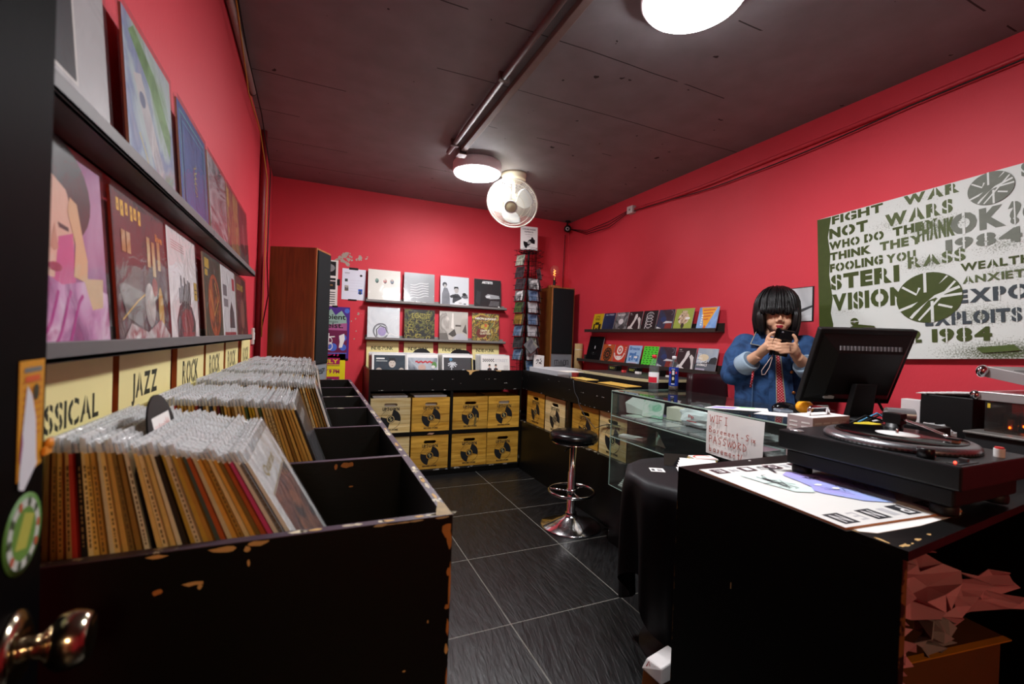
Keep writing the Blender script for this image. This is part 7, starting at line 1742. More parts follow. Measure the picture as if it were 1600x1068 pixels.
for k, c in enumerate(('b08a2a', 'd8cf9a', 'c9b25a', 'e4dfd8')):
    mb = MB(); mb.box((-0.055, -0.035, 0), (0.055, 0.035, 0.0065), M(c, 0.5))
    if k == 3:
        A = Art(mb, 0, 0, 1, 1, Matrix.Translation((0, 0, 0.0065)) @ Matrix.Rotation(-pi / 2, 4, 'X')); A.ring(0, 0.005, 0.024, 0.03, M('c8382c', 0.5), 20, 0.3, 3.6, 1.5); A.rect(-0.05, -0.03, 0.05, -0.024, M('c8382c', 0.5))
    tag(mb.build('card_pack', matrix=TR(1.665 + 0.002 * k, 1.545 - 0.003 * k, ZTB + 0.0067 * k, R(-30 + 4 * k))), ['bottom ochre card pack', 'second cream card pack', 'third yellow card pack', 'top white card pack with red print'][k] + ' in the small stack on the round table', 'card pack', 'card packs stacked on the round table')
mb = MB()

# ------------------------------------------------------------------ black counter in the foreground (open near end), turntable on it
KX0, KX1, KY0, KY1, KZ = 1.11, 2.72, 0.505, 1.120, 0.90
kc = thing('turntable_counter', 'black chipped counter with open near end carrying the turntable', 'counter', (KX0, KY0, 0))
def kp(name, fn, bevel=0.0):
    mb = MB(); mb.T = Matrix.Translation((-KX0, -KY0, 0)); fn(mb); return mb.build(name, kc, bevel=bevel)
kr = random.Random(13)
def ktop(mb):
    mb.prism([(KX0, KY0 - 0.01), (1.85, KY0 + 0.045), (KX1, KY0 + 0.06), (KX1, KY1), (KX0, KY1)], KZ - 0.02, KZ, BLK)
    A = Art(mb, 0, 0, 1, 1, Matrix.Translation((0, 0, KZ)) @ Matrix.Rotation(-pi / 2, 4, 'X'))
    for cx, cy, w, h in ((1.135, 0.515, 0.022, 0.010), (1.118, 0.545, 0.006, 0.022), (1.115, 0.60, 0.004, 0.02), (1.20, 0.520, 0.016, 0.006), (1.26, 0.526, 0.012, 0.006), (1.165, 0.513, 0.008, 0.004)):
        A.poly([(cx + w * cos(2 * pi * i / 11) * kr.uniform(0.3, 1.1), cy + h * 0.8 * sin(2 * pi * i / 11) * kr.uniform(0.2, 1.1)) for i in range(11)], CHIP)
    A.ell(1.42, 1.10, 0.006, 0.003, WHITE)
kp('counter_top', ktop)
def kside(mb):
    mb.box((KX0, KY0, 0), (KX0 + 0.02, KY1, KZ - 0.0202), BLK)
    A = Art(mb, 0, 0, 1, 1, TR(KX0, 0, 0, -pi / 2))
    for q in range(26):
        z = kr.uniform(0.1, 0.86); A.k = 0; A.poly([(-KY1, z), (-KY1 + kr.uniform(0.001, 0.005), z + 0.006), (-KY1 + 0.001, z + kr.uniform(0.01, 0.03))], M('6d5a34', 0.6, var=0.3))
    A.rect(-0.905, 0.61, -0.902, 0.628, M('b8a87a', 0.6))
kp('side_panel', kside)
kp('far_panel', lambda mb: mb.box((KX0 + 0.02, KY1 - 0.02, 0), (KX1, KY1, KZ - 0.0202), BLK))
kp('end_panel', lambda mb: mb.box((KX1 - 0.02, KY0 + 0.07, 0), (KX1, KY1 - 0.02, KZ - 0.0202), BLK))
kp('bottom_panel', lambda mb: mb.box((KX0 + 0.02, KY0 + 0.07, 0.05), (KX1 - 0.02, KY1 - 0.02, 0.07), BLK))
kp('front_edge', lambda mb: mb.box((KX0 + 0.0005, KY0 - 0.0015, 0), (KX0 + 0.018, KY0 - 0.0002, KZ - 0.021), WORN('241408', '6a4420', amount=0.5, scale=12)))
# crumpled red lined paper and cartons in the open end
REDP = M('8d1e22', 0.6, var=0.25, scale=9); PNKP = M('b0747c', 0.65, var=0.1, scale=9); GRYP = M('7d7070', 0.65, var=0.1)
def rag(label, c, s, seed, mat, rz=0.0, tilt=0.4):
    """sheet crumpled into facets"""
    mb = MB(); r_ = random.Random(seed); n = 6
    H = [[r_.uniform(-1, 1) for _ in range(n + 1)] for _ in range(n + 1)]
    def fn(u, v):
        i, j = int(round(u * n)), int(round(v * n)); h = H[i][j]
        return ((u - 0.5) * s[0] + 0.13 * s[0] * H[j][i], h * s[1] * 0.5, (v - 0.5) * s[2] + 0.10 * s[2] * H[n - i][j])
    mb.grid(fn, n, n, mat, smooth=False)
    return tag(mb.build('crumpled_paper', matrix=TR(c[0], c[1], c[2], rz, tilt), solid=0.002), label, 'paper', 'crumpled papers stuffed in the counter end')
rag('crumpled dark red paper at the top left of the counter\'s open end', (1.29, 0.82, 0.765), (0.20, 0.08, 0.13), 1, REDP, 0.2, 0.3)
rag('large crumpled pink grey paper in the middle of the counter\'s open end', (1.33, 0.60, 0.745), (0.24, 0.08, 0.14), 5, PNKP, -0.2, -0.5)
rag('crumpled pink paper hanging low in the counter\'s open end', (1.28, 0.60, 0.60), (0.18, 0.08, 0.11), 9, PNKP, 0.3, -0.2)
rag('crumpled grey paper right of the pink one in the counter\'s open end', (1.46, 0.60, 0.61), (0.14, 0.07, 0.11), 12, GRYP, 0.1, -0.4)
rag('dark red crumpled paper at the right of the counter\'s open end', (1.64, 0.86, 0.72), (0.34, 0.12, 0.20), 15, REDP, 0.1, 0.2)
rag('long pink crumpled paper strip at the right of the counter\'s open end', (1.70, 0.60, 0.64), (0.30, 0.07, 0.09), 18, PNKP, -0.1, -0.3)
rag('dull pink crumpled paper high at the right of the counter\'s open end', (1.66, 0.66, 0.83), (0.36, 0.08, 0.08), 21, PNKP, 0.0, 0.3)
rag('small crumpled red paper at the lower left of the counter\'s open end', (1.22, 0.62, 0.50), (0.14, 0.10, 0.12), 24, REDP, 0.3, 0.3)
bxm = thing('cardboard_carton', 'brown cardboard carton with yellow edge low in the counter\'s open end', 'carton', (1.72, 0.80, 0.0705), R(-8))
mb = MB(); mb.box((-0.22, -0.14, 0), (0.24, 0.14, 0.38), M('5a3614', 0.7, var=0.1)); mb.build('carton_body', bxm)
mb = MB(); mb.box((-0.225, -0.165, 0.381), (0.24, -0.145, 0.385), M('a8701c', 0.6)); mb.box((-0.22, -0.144, 0.381), (0.24, 0.14, 0.384), M('4a2c12', 0.7)); mb.build('flap', bxm)
mb = MB(); mb.box((-0.07, -0.10, 0), (0.07, 0.10, 0.32), M('6a3a1c', 0.7)); tag(mb.build('small_carton', matrix=TR(1.24, 0.78, 0.0705, 0.1)), 'narrow brown carton at the left inside the counter\'s open end', 'carton')

# printed record sleeves on the counter
RSL = Matrix.Translation((1.096, 0.605, KZ + 0.0006)) @ Matrix.Rotation(R(-4.6), 4, 'Z')
LW, LL = 0.425, 0.452
flat('paper_sheet', 'white sheet sticking out under the printed record sleeve on the counter', [(1.12, 0.590), (1.15, 0.570), (1.30, 0.560), (1.50, 0.565), (1.55, 0.585), (1.575, 0.64), (1.57, 1.02), (1.16, 1.05)], KZ + 0.0004, 0.0008, WHITE, 'paper')
mb = MB(); mb.box((0, 0, 0.001), (LW, LL, 0.0055), M('b0744a', 0.7)); 
A = Art(mb, 0, 0, LW, LL, Matrix.Translation((0, 0, 0.0055)) @ Matrix.Rotation(-pi / 2, 4, 'X'))
A.rect(0, 0, 1, 1, M('e9e9e6', 0.35, var=0.02, coat=0.4))
for k, ch_ in enumerate('NENIPLA'):
    u = 0.05 + k * 0.13
    if k % 2 == 0: A.rect(u, 0.03, u + 0.12, 0.155, M('2a2a2e', 0.5))
    A.text(ch_, u + 0.09, 0.14, 0.06, 0.095, M('d8d8d8', 0.5) if k % 2 == 0 else M('b5b5b8', 0.5), 0.01, rot=pi)
for k, ch_ in enumerate('ENITOED'):
    u = 0.06 + k * 0.13
    if k % 2 == 0: A.rect(u, 0.88, u + 0.12, 0.97, M('3a2028', 0.5))
    A.text(ch_, u + 0.09, 0.955, 0.06, 0.06, M('d8d8d8', 0.5) if k % 2 == 0 else M('b5b5b8', 0.5), 0.01, rot=pi)
BL = [(0.50, 0.62), (0.52, 0.75), (0.62, 0.80), (0.80, 0.74), (0.92, 0.58), (0.90, 0.50), (0.97, 0.42), (0.90, 0.28), (0.72, 0.17), (0.55, 0.24), (0.42, 0.40), (0.40, 0.52), (0.47, 0.50)]
A.poly(BL, RAMP(['8cc0e6', '9aa8e4', 'a88ad4', '7cc4e2'], 2.6, 0.3, 2)); A.poly([(0.18, 0.80), (0.30, 0.84), (0.40, 0.70), (0.42, 0.58), (0.46, 0.50), (0.38, 0.42), (0.26, 0.46), (0.22, 0.6)], M('cfe3de', 0.5, var=0.06))
r_ = random.Random(6)
for k in range(12): A.line([(0.5 + 0.06 * k * 0.5 + r_.uniform(-0.03, 0.03), 0.28 + r_.uniform(0, 0.25)), (0.56 + 0.03 * k, 0.30 + r_.uniform(0, 0.25)), (0.6 + 0.03 * k, 0.26 + r_.uniform(0, 0.25))], 0.005, M('3a4a78', 0.5))
for k in range(8): A.line([(0.18 + r_.uniform(0, 0.2), 0.5 + r_.uniform(0, 0.3)), (0.2 + r_.uniform(0, 0.2), 0.5 + r_.uniform(0, 0.3)), (0.25 + r_.uniform(0, 0.15), 0.5 + r_.uniform(0, 0.25))], 0.006, M('2a2a30', 0.5))
A.text('Yello', 0.60, 0.62, 0.12, 0.05, INK, 0.02); A.line([(0.52, 0.80), (0.56, 0.90), (0.50, 0.94), (0.62, 0.84), (0.7, 0.80)], 0.018, M('2a2a30', 0.5)); A.ell(0.76, 0.80, 0.05, 0.025, GREY); A.ell(0.55, 0.52, 0.03, 0.015, WHITE); A.ell(0.60, 0.44, 0.03, 0.015, WHITE)
o = mb.build('printed_sleeve', matrix=RSL); tag(o, 'white record sleeve with blue and purple watercolour lying on the foreground counter', 'record sleeve')
mb = MB(); mb.box((-0.004, -0.006, 0.0003), (LW + 0.004, LL + 0.004, 0.0009), SLEEVE); mb.build('plastic_sleeve', o)

# turntable
tt = thing('turntable', 'black direct drive turntable playing a record on the foreground counter', 'turntable', (1.39, 0.525, KZ + 0.0075))
TL, TWD = 0.453, 0.362
TTB = M('17191b', 0.35, var=0.06); TTT = M('1e2022', 0.3, var=0.06)
mb = MB(); mb.box((0, 0, 0.072), (TWD, TL, 0.132), TTB); mb.build('chassis', tt, bevel=0.005)
mb = MB(); mb.box((0.018, 0.018, 0.026), (TWD - 0.018, TL - 0.018, 0.0718), M('08080a', 0.6)); mb.build('rubber_base', tt, bevel=0.006)
for fx, fy in ((0.05, 0.05), (0.05, TL - 0.05), (TWD - 0.05, 0.05), (TWD - 0.05, TL - 0.05)):
    mb = MB(); mb.lathe([(0, 0), (0.026, 0), (0.028, 0.006), (0.028, 0.02), (0.024, 0.0258), (0, 0.0258)], M('101012', 0.5), 24, Matrix.Translation((fx, fy, 0))); mb.build('foot', tt)
PC = (0.181, 0.215)
mb = MB(); PT = Matrix.Translation((PC[0], PC[1], 0))
mb.lathe([(0, 0.134), (0.177, 0.134), (0.177, 0.142), (0.171, 0.150), (0.163, 0.1535), (0, 0.1535)], M('8d8f92', 0.3, metal=0.9, var=0.05), 72, PT)
for k, (r0, z0) in enumerate(((0.1775, 0.1365), (0.1772, 0.1395), (0.1755, 0.1428), (0.1735, 0.146))):
    mb.add([(r0 * cos(2 * pi * i / 180), r0 * sin(2 * pi * i / 180), z0 + dz) for i in range(180) for dz in (-0.001, 0.001)], [(2 * i, 2 * i + 2, 2 * i + 3, 2 * i + 1) for i in range(0, 179, 2)], M('2a2a2c', 0.4), False, PT)
mb.build('platter', tt)
mb = MB(); VIN = RAMP(['060607', '101012', '050506'], 60, 0.0, 1, rough=0.12, kind='wave'); mb.lathe([(0, 0.1540), (0.150, 0.1540), (0.1508, 0.1552), (0.150, 0.1562), (0.055, 0.1562), (0.05, 0.1560), (0, 0.1560)], M('070708', 0.14, var=0.1), 72, PT)
for rr in (0.145, 0.128, 0.115, 0.10, 0.09, 0.078, 0.066): mb.lathe([(rr, 0.1563), (rr - 0.0012, 0.1564)], M('1c1c1f', 0.2), 72, PT)
mb.lathe([(0.0, 0.1566), (0.05, 0.1566), (0.05, 0.1562)], M('dcdcda', 0.45), 48, PT); mb.lathe([(0.049, 0.1567), (0.0475, 0.1567)], M('9a9a9c', 0.4), 48, PT); mb.build('playing_record', tt)
mb = MB(); mb.lathe([(0.0036, 0.1568), (0.0036, 0.168), (0.002, 0.171), (0, 0.171)], CHROME, 16, PT); mb.build('spindle', tt)
mb = MB(); mb.lathe([(0, 0.1325), (0.017, 0.1325), (0.017, 0.1345), (0.015, 0.1355), (0, 0.1355)], M('c9cbcd', 0.25, metal=0.8), 28, Matrix.Translation((0.030, TL - 0.040, 0)) @ Matrix.Diagonal((1, 1.3, 1, 1))); mb.build('start_button', tt)
mb = MB(); mb.lathe([(0, 0.1325), (0.0175, 0.1325), (0.0175, 0.155), (0.016, 0.157), (0, 0.157)], M('0e0e10', 0.3), 28, Matrix.Translation((0.022, 0.078, 0))); mb.lathe([(0.0176, 0.134), (0.0178, 0.140)], M('c0302a', 0.4, emit=1.5), 12, Matrix.Translation((0.022, 0.078, 0)), a0=R(-60), a1=R(60)); mb.build('strobe_light', tt)
mb = MB(); mb.box((0.012, 0.008, 0.1322), (0.10, 0.034, 0.1335), M('2c2e31', 0.3)); mb.box((0.03, 0.018, 0.1336), (0.08, 0.024, 0.1345), M('111113', 0.4)); mb.box((0.06, 0.014, 0.1346), (0.07, 0.03, 0.142), M('3a3c3f', 0.3)); mb.ell((0.018, 0.020, 0.136), (0.003, 0.003, 0.003), M('ff3020', 0.4, var=0, emit=6.0), 8, 6); mb.build('pitch_slider', tt)
mb = MB(); mb.cyl((0.245, 0.022, 0.1325), (0.245, 0.022, 0.154), 0.011, M('d8d6d4', 0.3), 20); mb.cyl((0.245, 0.022, 0.154), (0.245, 0.022, 0.158), 0.009, M('c03030', 0.4), 20); mb.build('speed_knob', tt)
mb = MB(); mb.ell((0.318, 0.10, 0.1355), (0.006, 0.006, 0.004), M('b8f020', 0.4, var=0, emit=3.0), 10, 6); mb.build('pilot_light', tt)
ta = [Vector((0.325, 0.285, 0.185)), Vector((0.30, 0.25, 0.183)), Vector((0.262, 0.185, 0.176)), Vector((0.225, 0.125, 0.168)), Vector((0.208, 0.106, 0.166))]
mb = MB(); mb.lathe([(0, 0.1325), (0.036, 0.1325), (0.034, 0.142), (0.024, 0.146), (0.022, 0.168), (0.0, 0.168)], M('1a1b1d', 0.4), 28, Matrix.Translation((0.312, 0.285, 0))); mb.box((0.295, 0.262, 0.168), (0.332, 0.31, 0.200), M('101012', 0.3)); mb.build('tonearm_base', tt)
mb = MB(); mb.tube([tuple(p) for p in ta], 0.0048, CHROME, 10); mb.build('tonearm', tt)
d_ = (ta[0] - ta[1]).normalized(); mb = MB(); mb.cyl(tuple(ta[0] + d_ * 0.01), tuple(ta[0] + d_ * 0.055), 0.012, M('a5a7aa', 0.35, metal=0.8), 24); mb.cyl(tuple(ta[0] + d_ * 0.005), tuple(ta[0] + d_ * 0.0098), 0.0125, INK, 24); mb.build('counterweight', tt)
mb = MB(); mb.cbox((0.200, 0.094, 0.1655), (0.018, 0.026, 0.005), M('1a1a1c', 0.3), None); mb.cbox((0.200, 0.090, 0.160), (0.014, 0.014, 0.007), M('a87a62', 0.4)); mb.build('headshell', tt)

# small vented metal box with a chrome handle
vb = thing('vented_metal_box', 'small white vented metal box with chrome handle behind the turntable', 'metal box', (1.612, 1.008, KZ + 0.0005))
MT = M('b9a8a8', 0.5, var=0.05)
mb = MB(); mb.box((0, 0, 0.006), (0.212, 0.092, 0.158), MT); mb.box((0, 0, 0.1582), (0.212, 0.092, 0.160), M('dcd8d6', 0.45)); 
Al = Art(mb, 0, 0, 1, 1, TR(0, 0.092, 0, -pi / 2)); Af = Art(mb, 0, 0, 1, 1)
for k in range(5):
    for g in (0.008, 0.052): Al.k = 0; Al.rect(g, 0.075 + k * 0.015, g + 0.030, 0.081 + k * 0.015, M('efecea', 0.5))
    for g in (0.012, 0.06, 0.108, 0.156): Af.k = 0; Af.rect(g, 0.075 + k * 0.015, g + 0.038, 0.081 + k * 0.015, M('d8d2d0', 0.5))
mb.build('vented_case', vb, bevel=0.0)
mb = MB(); mb.tube([(0.05, 0.046, 0.1605), (0.05, 0.046, 0.182), (0.058, 0.046, 0.190), (0.152, 0.046, 0.190), (0.160, 0.046, 0.182), (0.160, 0.046, 0.1605)], 0.0062, CHROME, 12); mb.build('handle', vb)
for fx in (0.02, 0.19):
    for fy in (0.015, 0.077): mb = MB(); mb.cyl((fx, fy, 0), (fx, fy, 0.0058), 0.008, BLACK, 12); mb.build('foot', vb)

# gear at the right edge: black box, valve amplifier, silver flight case, clutter
mb = MB(); mb.box((0, 0, 0), (0.33, 0.165, 0.232), M('0a0a0b', 0.5, var=0.2)); tag(mb.build('black_box', matrix=TR(2.345, 0.862, KZ + 0.0005), bevel=0.003), 'plain black box topped with white papers beside the valve amplifier', 'box')
for k in range(6):
    flat('paper_sheet', '%s white paper from the top of the fan on the plain black box' % ORD(6 - k), [(2.325 + 0.01 * k, 1.035 - 0.028 * k), (2.42, 1.055 - 0.02 * k), (2.60, 0.98 - 0.02 * k), (2.50, 0.88 - 0.012 * k)], KZ + 0.2335 + 0.0028 * k, 0.002, M('e6e3e2', 0.55), 'paper')
am = thing('valve_amplifier', 'valve amplifier with glowing tubes behind a clear cover at the right edge', 'amplifier', (2.27, 0.48, KZ + 0.0005))
mb = MB(); mb.box((0, 0.09, 0), (0.40, 0.375, 0.108), M('2a2a2c', 0.4)); mb.build('chassis', am, bevel=0.003)
mb = MB(); mb.box((-0.012, 0.085, 0.1082), (0.40, 0.377, 0.116), M('8d8a86', 0.35, metal=0.5)); mb.build('top_plate', am, bevel=0.002)
CV = GLASSY('smoked_cover', tint='d0c0b0', white=0.015, gloss_rough=0.05, ior=1.45)
mb = MB(); mb.box((0.065, 0.10, 0.1165), (0.069, 0.345, 0.226), CV); mb.box((0.0692, 0.341, 0.1165), (0.38, 0.345, 0.226), CV); mb.box((0.065, 0.10, 0.2262), (0.38, 0.345, 0.230), CV); mb.build('clear_cover', am)
for k, (tx, ty) in enumerate(((0.10, 0.285), (0.10, 0.215), (0.20, 0.28), (0.20, 0.18))):
    mb = MB(); mb.lathe([(0.015, 0.128), (0.018, 0.145), (0.018, 0.175), (0.012, 0.188), (0, 0.192)], GLASSY('tube_glass', tint='f0e0d0', white=0.03, gloss_rough=0.02), 20, Matrix.Translation((tx, ty, 0))); tb = mb.build('valve', am)
    mb = MB(); mb.lathe([(0, 0.1165), (0.017, 0.1165), (0.017, 0.128), (0, 0.128)], M('3a2a20', 0.4), 20, Matrix.Translation((tx, ty, 0))); mb.build('valve_base', tb)
    mb = MB(); mb.box((tx - 0.007, ty - 0.007, 0.134), (tx + 0.007, ty + 0.007, 0.168), M('8a4a2a', 0.4)); mb.build('valve_plate', tb)
    mb = MB(); mb.cyl((tx - 0.009, ty, 0.134), (tx - 0.009, ty, 0.142), 0.003, M('ff7a20', 0.5, var=0, emit=10.0), 8); mb.build('valve_glow', tb)
mb = MB(); mb.box((0.064, 0.33, 0.205), (0.0648, 0.338, 0.222), M('d8b83a', 0.5)); mb.build('yellow_tag', am)
fc = thing('flight_case', 'silver aluminium flight case lying open on the valve amplifier', 'case', (2.33, 0.44, KZ + 0.2320))
ALU = M('a9a4a4', 0.4, metal=0.55, var=0.05); ALUD = M('5a5656', 0.45, metal=0.3)
mb = MB(); mb.box((0, 0.0, 0), (0.36, 0.405, 0.032), ALU); mb.box((-0.002, 0.0, 0.0285), (0.36, 0.405, 0.033), M('d0cccc', 0.3, metal=0.5)); mb.build('lower_tray', fc, bevel=0.004)
LT = Matrix.Translation((0.02, 0.40, 0.095)) @ Matrix.Rotation(R(12), 4, 'X')
mb = MB(); mb.box((0, -0.46, -0.005), (0.34, 0.0, 0.035), ALU, LT); mb.box((0.05, -0.44, 0.0352), (0.33, -0.06, 0.037), ALUD, LT); mb.build('lid', fc, bevel=0.006)
mb = MB(); mb.ell((-0.004, 0.004, 0.015), (0.022, 0.018, 0.024), CHROME, 16, 10, LT); mb.ell((-0.002, 0.412, 0.018), (0.014, 0.016, 0.018), CHROME, 14, 8); mb.cyl((0.01, 0.0, 0.035), (0.01, 0.0, 0.05), 0.004, CHROME, 8); mb.build('corner_cap', fc)
mb = MB(); mb.tube([(0.30, 0.30, 0.0335), (0.30, 0.34, 0.07), (0.30, 0.36, 0.095)], 0.006, DKMETAL, 8); mb.box((0.06, 0.03, 0.0332), (0.30, 0.30, 0.05), M('18181a', 0.6)); mb.build('hinge_arm', fc)
# loose clutter between turntable and monitor
nub('black_adapter', 'flat black wedge shaped adapter beside the monitor stand', 2.10, 1.05, KZ + 0.0005, (0.10, 0.09, 0.105), '141416')
nub('black_module', 'boxy black module standing behind the tonearm', 1.93, 0.83, KZ + 0.0005, (0.10, 0.10, 0.155), '0c0c0e')
mb = MB(); mb.cyl((-0.03, 0.03, 0.0), (0.03, -0.03, 0.0), 0.026, M('a5a7aa', 0.25, metal=0.7), 24); tag(mb.build('silver_canister', matrix=TR(2.04, 0.955, KZ + 0.165)), 'silver cylindrical lamp head resting behind the tonearm', 'gadget')
nub('cable_stand', 'small grey stand under the silver lamp head', 2.04, 0.955, KZ + 0.0005, (0.05, 0.05, 0.1375), '2a2a2c')
nub('yellow_packet', 'small white and yellow packet on the counter behind the turntable', 1.96, 1.02, KZ + 0.0005, (0.09, 0.05, 0.125), 'd8c03a')
nub('white_carton', 'white carton standing against the plain black box', 2.40, 1.075, KZ + 0.0005, (0.05, 0.07, 0.20), 'd8d0d0')
mb = MB()
for k in range(5):
    mb.tube([(2.0 + 0.05 * k, 1.10, KZ + 0.11), (2.06 + 0.04 * k, 1.08 - 0.02 * k, KZ + 0.14 + 0.012 * (k % 3)), (2.14 + 0.03 * k, 1.05, KZ + 0.12), (2.2 + 0.03 * k, 1.02 - 0.02 * k, KZ + 0.10)], 0.004, [INK, M('4a8ab0', 0.4), INK, M('d8d8d8', 0.5), INK][k], 6)
tag(mb.build('cable_bundle'), 'tangle of cables between turntable and monitor', 'cable')
crumple('clear_packet', 'crumpled clear plastic packet on the counter beside the plain black box', (2.16, 0.90, KZ + 0.066), (0.06, 0.05, 0.065), 30, GLASSY('clear_packet', white=0.45, gloss_rough=0.1, bump=0.4, bscale=40), 'packet', 0.12)

# paper bag on the floor
bgm = thing('paper_bag', 'white paper bag with red print on the floor behind the counter corner', 'bag', (1.205, 1.24, 0.0))
mb = MB(); mb.hexa([(-0.07, -0.05, 0.0), (0.07, -0.05, 0.0), (0.07, 0.05, 0.0), (-0.07, 0.05, 0.0), (-0.06, -0.045, 0.11), (0.06, -0.04, 0.12), (0.065, 0.05, 0.115), (-0.065, 0.045, 0.105)], M('8a5a2c', 0.7, var=0.15)); mb.build('brown_carton', bgm, bevel=0.004)
mb = MB(); mb.hexa([(-0.066, -0.05, 0.112), (0.062, -0.045, 0.122), (0.066, 0.052, 0.118), (-0.07, 0.05, 0.108), (-0.06, -0.04, 0.165), (0.04, -0.035, 0.185), (0.05, 0.045, 0.17), (-0.055, 0.04, 0.15)], M('e0dcda', 0.5, var=0.05))
A = Art(mb, 0, 0, 1, 1, TR(-0.0665, 0.0, 0.112, -pi / 2) @ Matrix.Rotation(R(-10), 4, 'X')); A.line([(-0.03, 0.012), (-0.02, 0.04), (-0.005, 0.015), (0.01, 0.04), (0.02, 0.012)], 0.005, M('c02838', 0.5)); mb.build('folded_top', bgm, bevel=0.006)

# ------------------------------------------------------------------ the woman behind the glass case
TH = R(-54.2)
PM = Matrix.Translation((2.508, 1.812, 0)) @ Matrix.Rotation(TH, 4, 'Z')          # local -y is the way she faces
SKN = M('c99a7c', 0.5, var=0.05, scale=20, spec=0.35)
body = MB()
HX = 0.020                                                                          # face turned a little to her left
body.ell((0.008, -0.015, 1.545), (0.082, 0.100, 0.105), SKN, 28, 18)
body.ell((HX, -0.050, 1.475), (0.071, 0.066, 0.078), SKN, 24, 16)
body.ell((HX + 0.003, -0.075, 1.425), (0.042, 0.042, 0.036), SKN, 18, 12)
body.ell((HX - 0.032, -0.085, 1.452), (0.028, 0.026, 0.03), SKN, 14, 10); body.ell((HX + 0.036, -0.085, 1.452), (0.028, 0.026, 0.03), SKN, 14, 10)
body.tube([(HX + 0.004, -0.110, 1.500), (HX + 0.005, -0.120, 1.475), (HX + 0.005, -0.128, 1.458)], 0.01, SKN, 12, rs=[0.008, 0.010, 0.0125]); body.ell((HX - 0.008, -0.117, 1.455), (0.0095, 0.010, 0.008), SKN, 10, 8); body.ell((HX + 0.018, -0.117, 1.455), (0.0095, 0.010, 0.008), SKN, 10, 8)
body.ell((-0.078, -0.01, 1.50), (0.012, 0.02, 0.03), SKN, 10, 8); body.ell((0.093, -0.01, 1.50), (0.012, 0.02, 0.03), SKN, 10, 8)
body.tube([(0.0, 0.015, 1.34), (0.005, 0.0, 1.42), (0.008, -0.015, 1.50)], 0.05, SKN, 18, rs=[0.062, 0.052, 0.055])
# trunk and legs carry the clothes
body.tube([(0, 0.03, 0.88), (0, 0.025, 1.05), (0, 0.02, 1.22), (0, 0.02, 1.34)], 0.12, SKN, 24, rs=[0.10, 0.09, 0.09, 0.08])
for s in (-1, 1):
    body.tube([(s * 0.09, 0.05, 0.90), (s * 0.085, 0.05, 0.50), (s * 0.08, 0.055, 0.08), (s * 0.085, 0.0, 0.045)], 0.07, SKN, 18, rs=[0.085, 0.058, 0.04, 0.03])
body.tube([(-0.085, -0.03, 0.035), (-0.09, -0.06, 0.03)], 0.034, SKN, 12); body.tube([(0.085, -0.03, 0.035), (0.09, -0.06, 0.03)], 0.034, SKN, 12)
# arms: shoulder, elbow, wrist
RS, RE, RW = Vector((-0.175, 0.03, 1.335)), Vector((-0.215, -0.035, 1.135)), Vector((-0.072, -0.185, 1.262))     # her right arm (left in the photo)
LS, LE, LW_ = Vector((0.175, 0.03, 1.335)), Vector((0.225, -0.04, 1.135)), Vector((0.112, -0.185, 1.258))
body.tube([RS * 0.55 + Vector((0, 0.012, 0.585)), RS * 0.9 + Vector((0, 0.003, 0.12)), (RS + RE) / 2, RE, RE.lerp(RW, 0.5), RW], 0.04, SKN, 16, rs=[0.03, 0.036, 0.044, 0.042, 0.037, 0.029]); body.tube([LS * 0.55 + Vector((0, 0.012, 0.585)), LS * 0.9 + Vector((0, 0.003, 0.12)), (LS + LE) / 2, LE, LE.lerp(LW_, 0.5), LW_], 0.04, SKN, 16, rs=[0.03, 0.036, 0.044, 0.042, 0.037, 0.029])
PH = Vector((0.046, -0.225, 1.330))                                                 # phone centre
# hands: palm behind the knuckles, four bent fingers round the phone, thumb from the palm's side
def hand_chain(pts, r0=0.0092, r1=0.0072):
    n = len(pts); body.tube(pts, r0, SKN, 10, rs=[r0 + (r1 - r0) * i / (n - 1) for i in range(n)]); body.ell(pts[-1], (r1 * 1.02,) * 3, SKN, 10, 8)
# right hand (left in picture): back of the hand towards the viewer's left, fingers wrap in front of the case back
kn = Vector((-0.022, -0.215, 1.318))
body.tube([RW, RW.lerp(kn, 0.45), kn], 0.03, SKN, 14, rs=[0.029, 0.034, 0.032], flat=0.72)
body.ell(kn + Vector((0.004, 0.0, 0.0)), (0.024, 0.020, 0.040), SKN, 16, 12)
for k, (dz, l) in enumerate(((0.030, 1.0), (0.011, 1.05), (-0.008, 0.98), (-0.025, 0.80))):
    b0 = kn + Vector((-0.002, -0.014, dz)); hand_chain([b0, b0 + Vector((0.018 * l, -0.020, 0.004)), b0 + Vector((0.038 * l, -0.024, 0.0)), b0 + Vector((0.054 * l, -0.020, -0.004))])
tb = kn + Vector((-0.008, 0.004, 0.030)); hand_chain([tb + Vector((-0.006, 0.0, -0.012)), tb + Vector((0.0, -0.004, 0.016)), tb + Vector((0.016, -0.006, 0.034)), tb + Vector((0.030, -0.004, 0.040))], 0.0108, 0.0085)
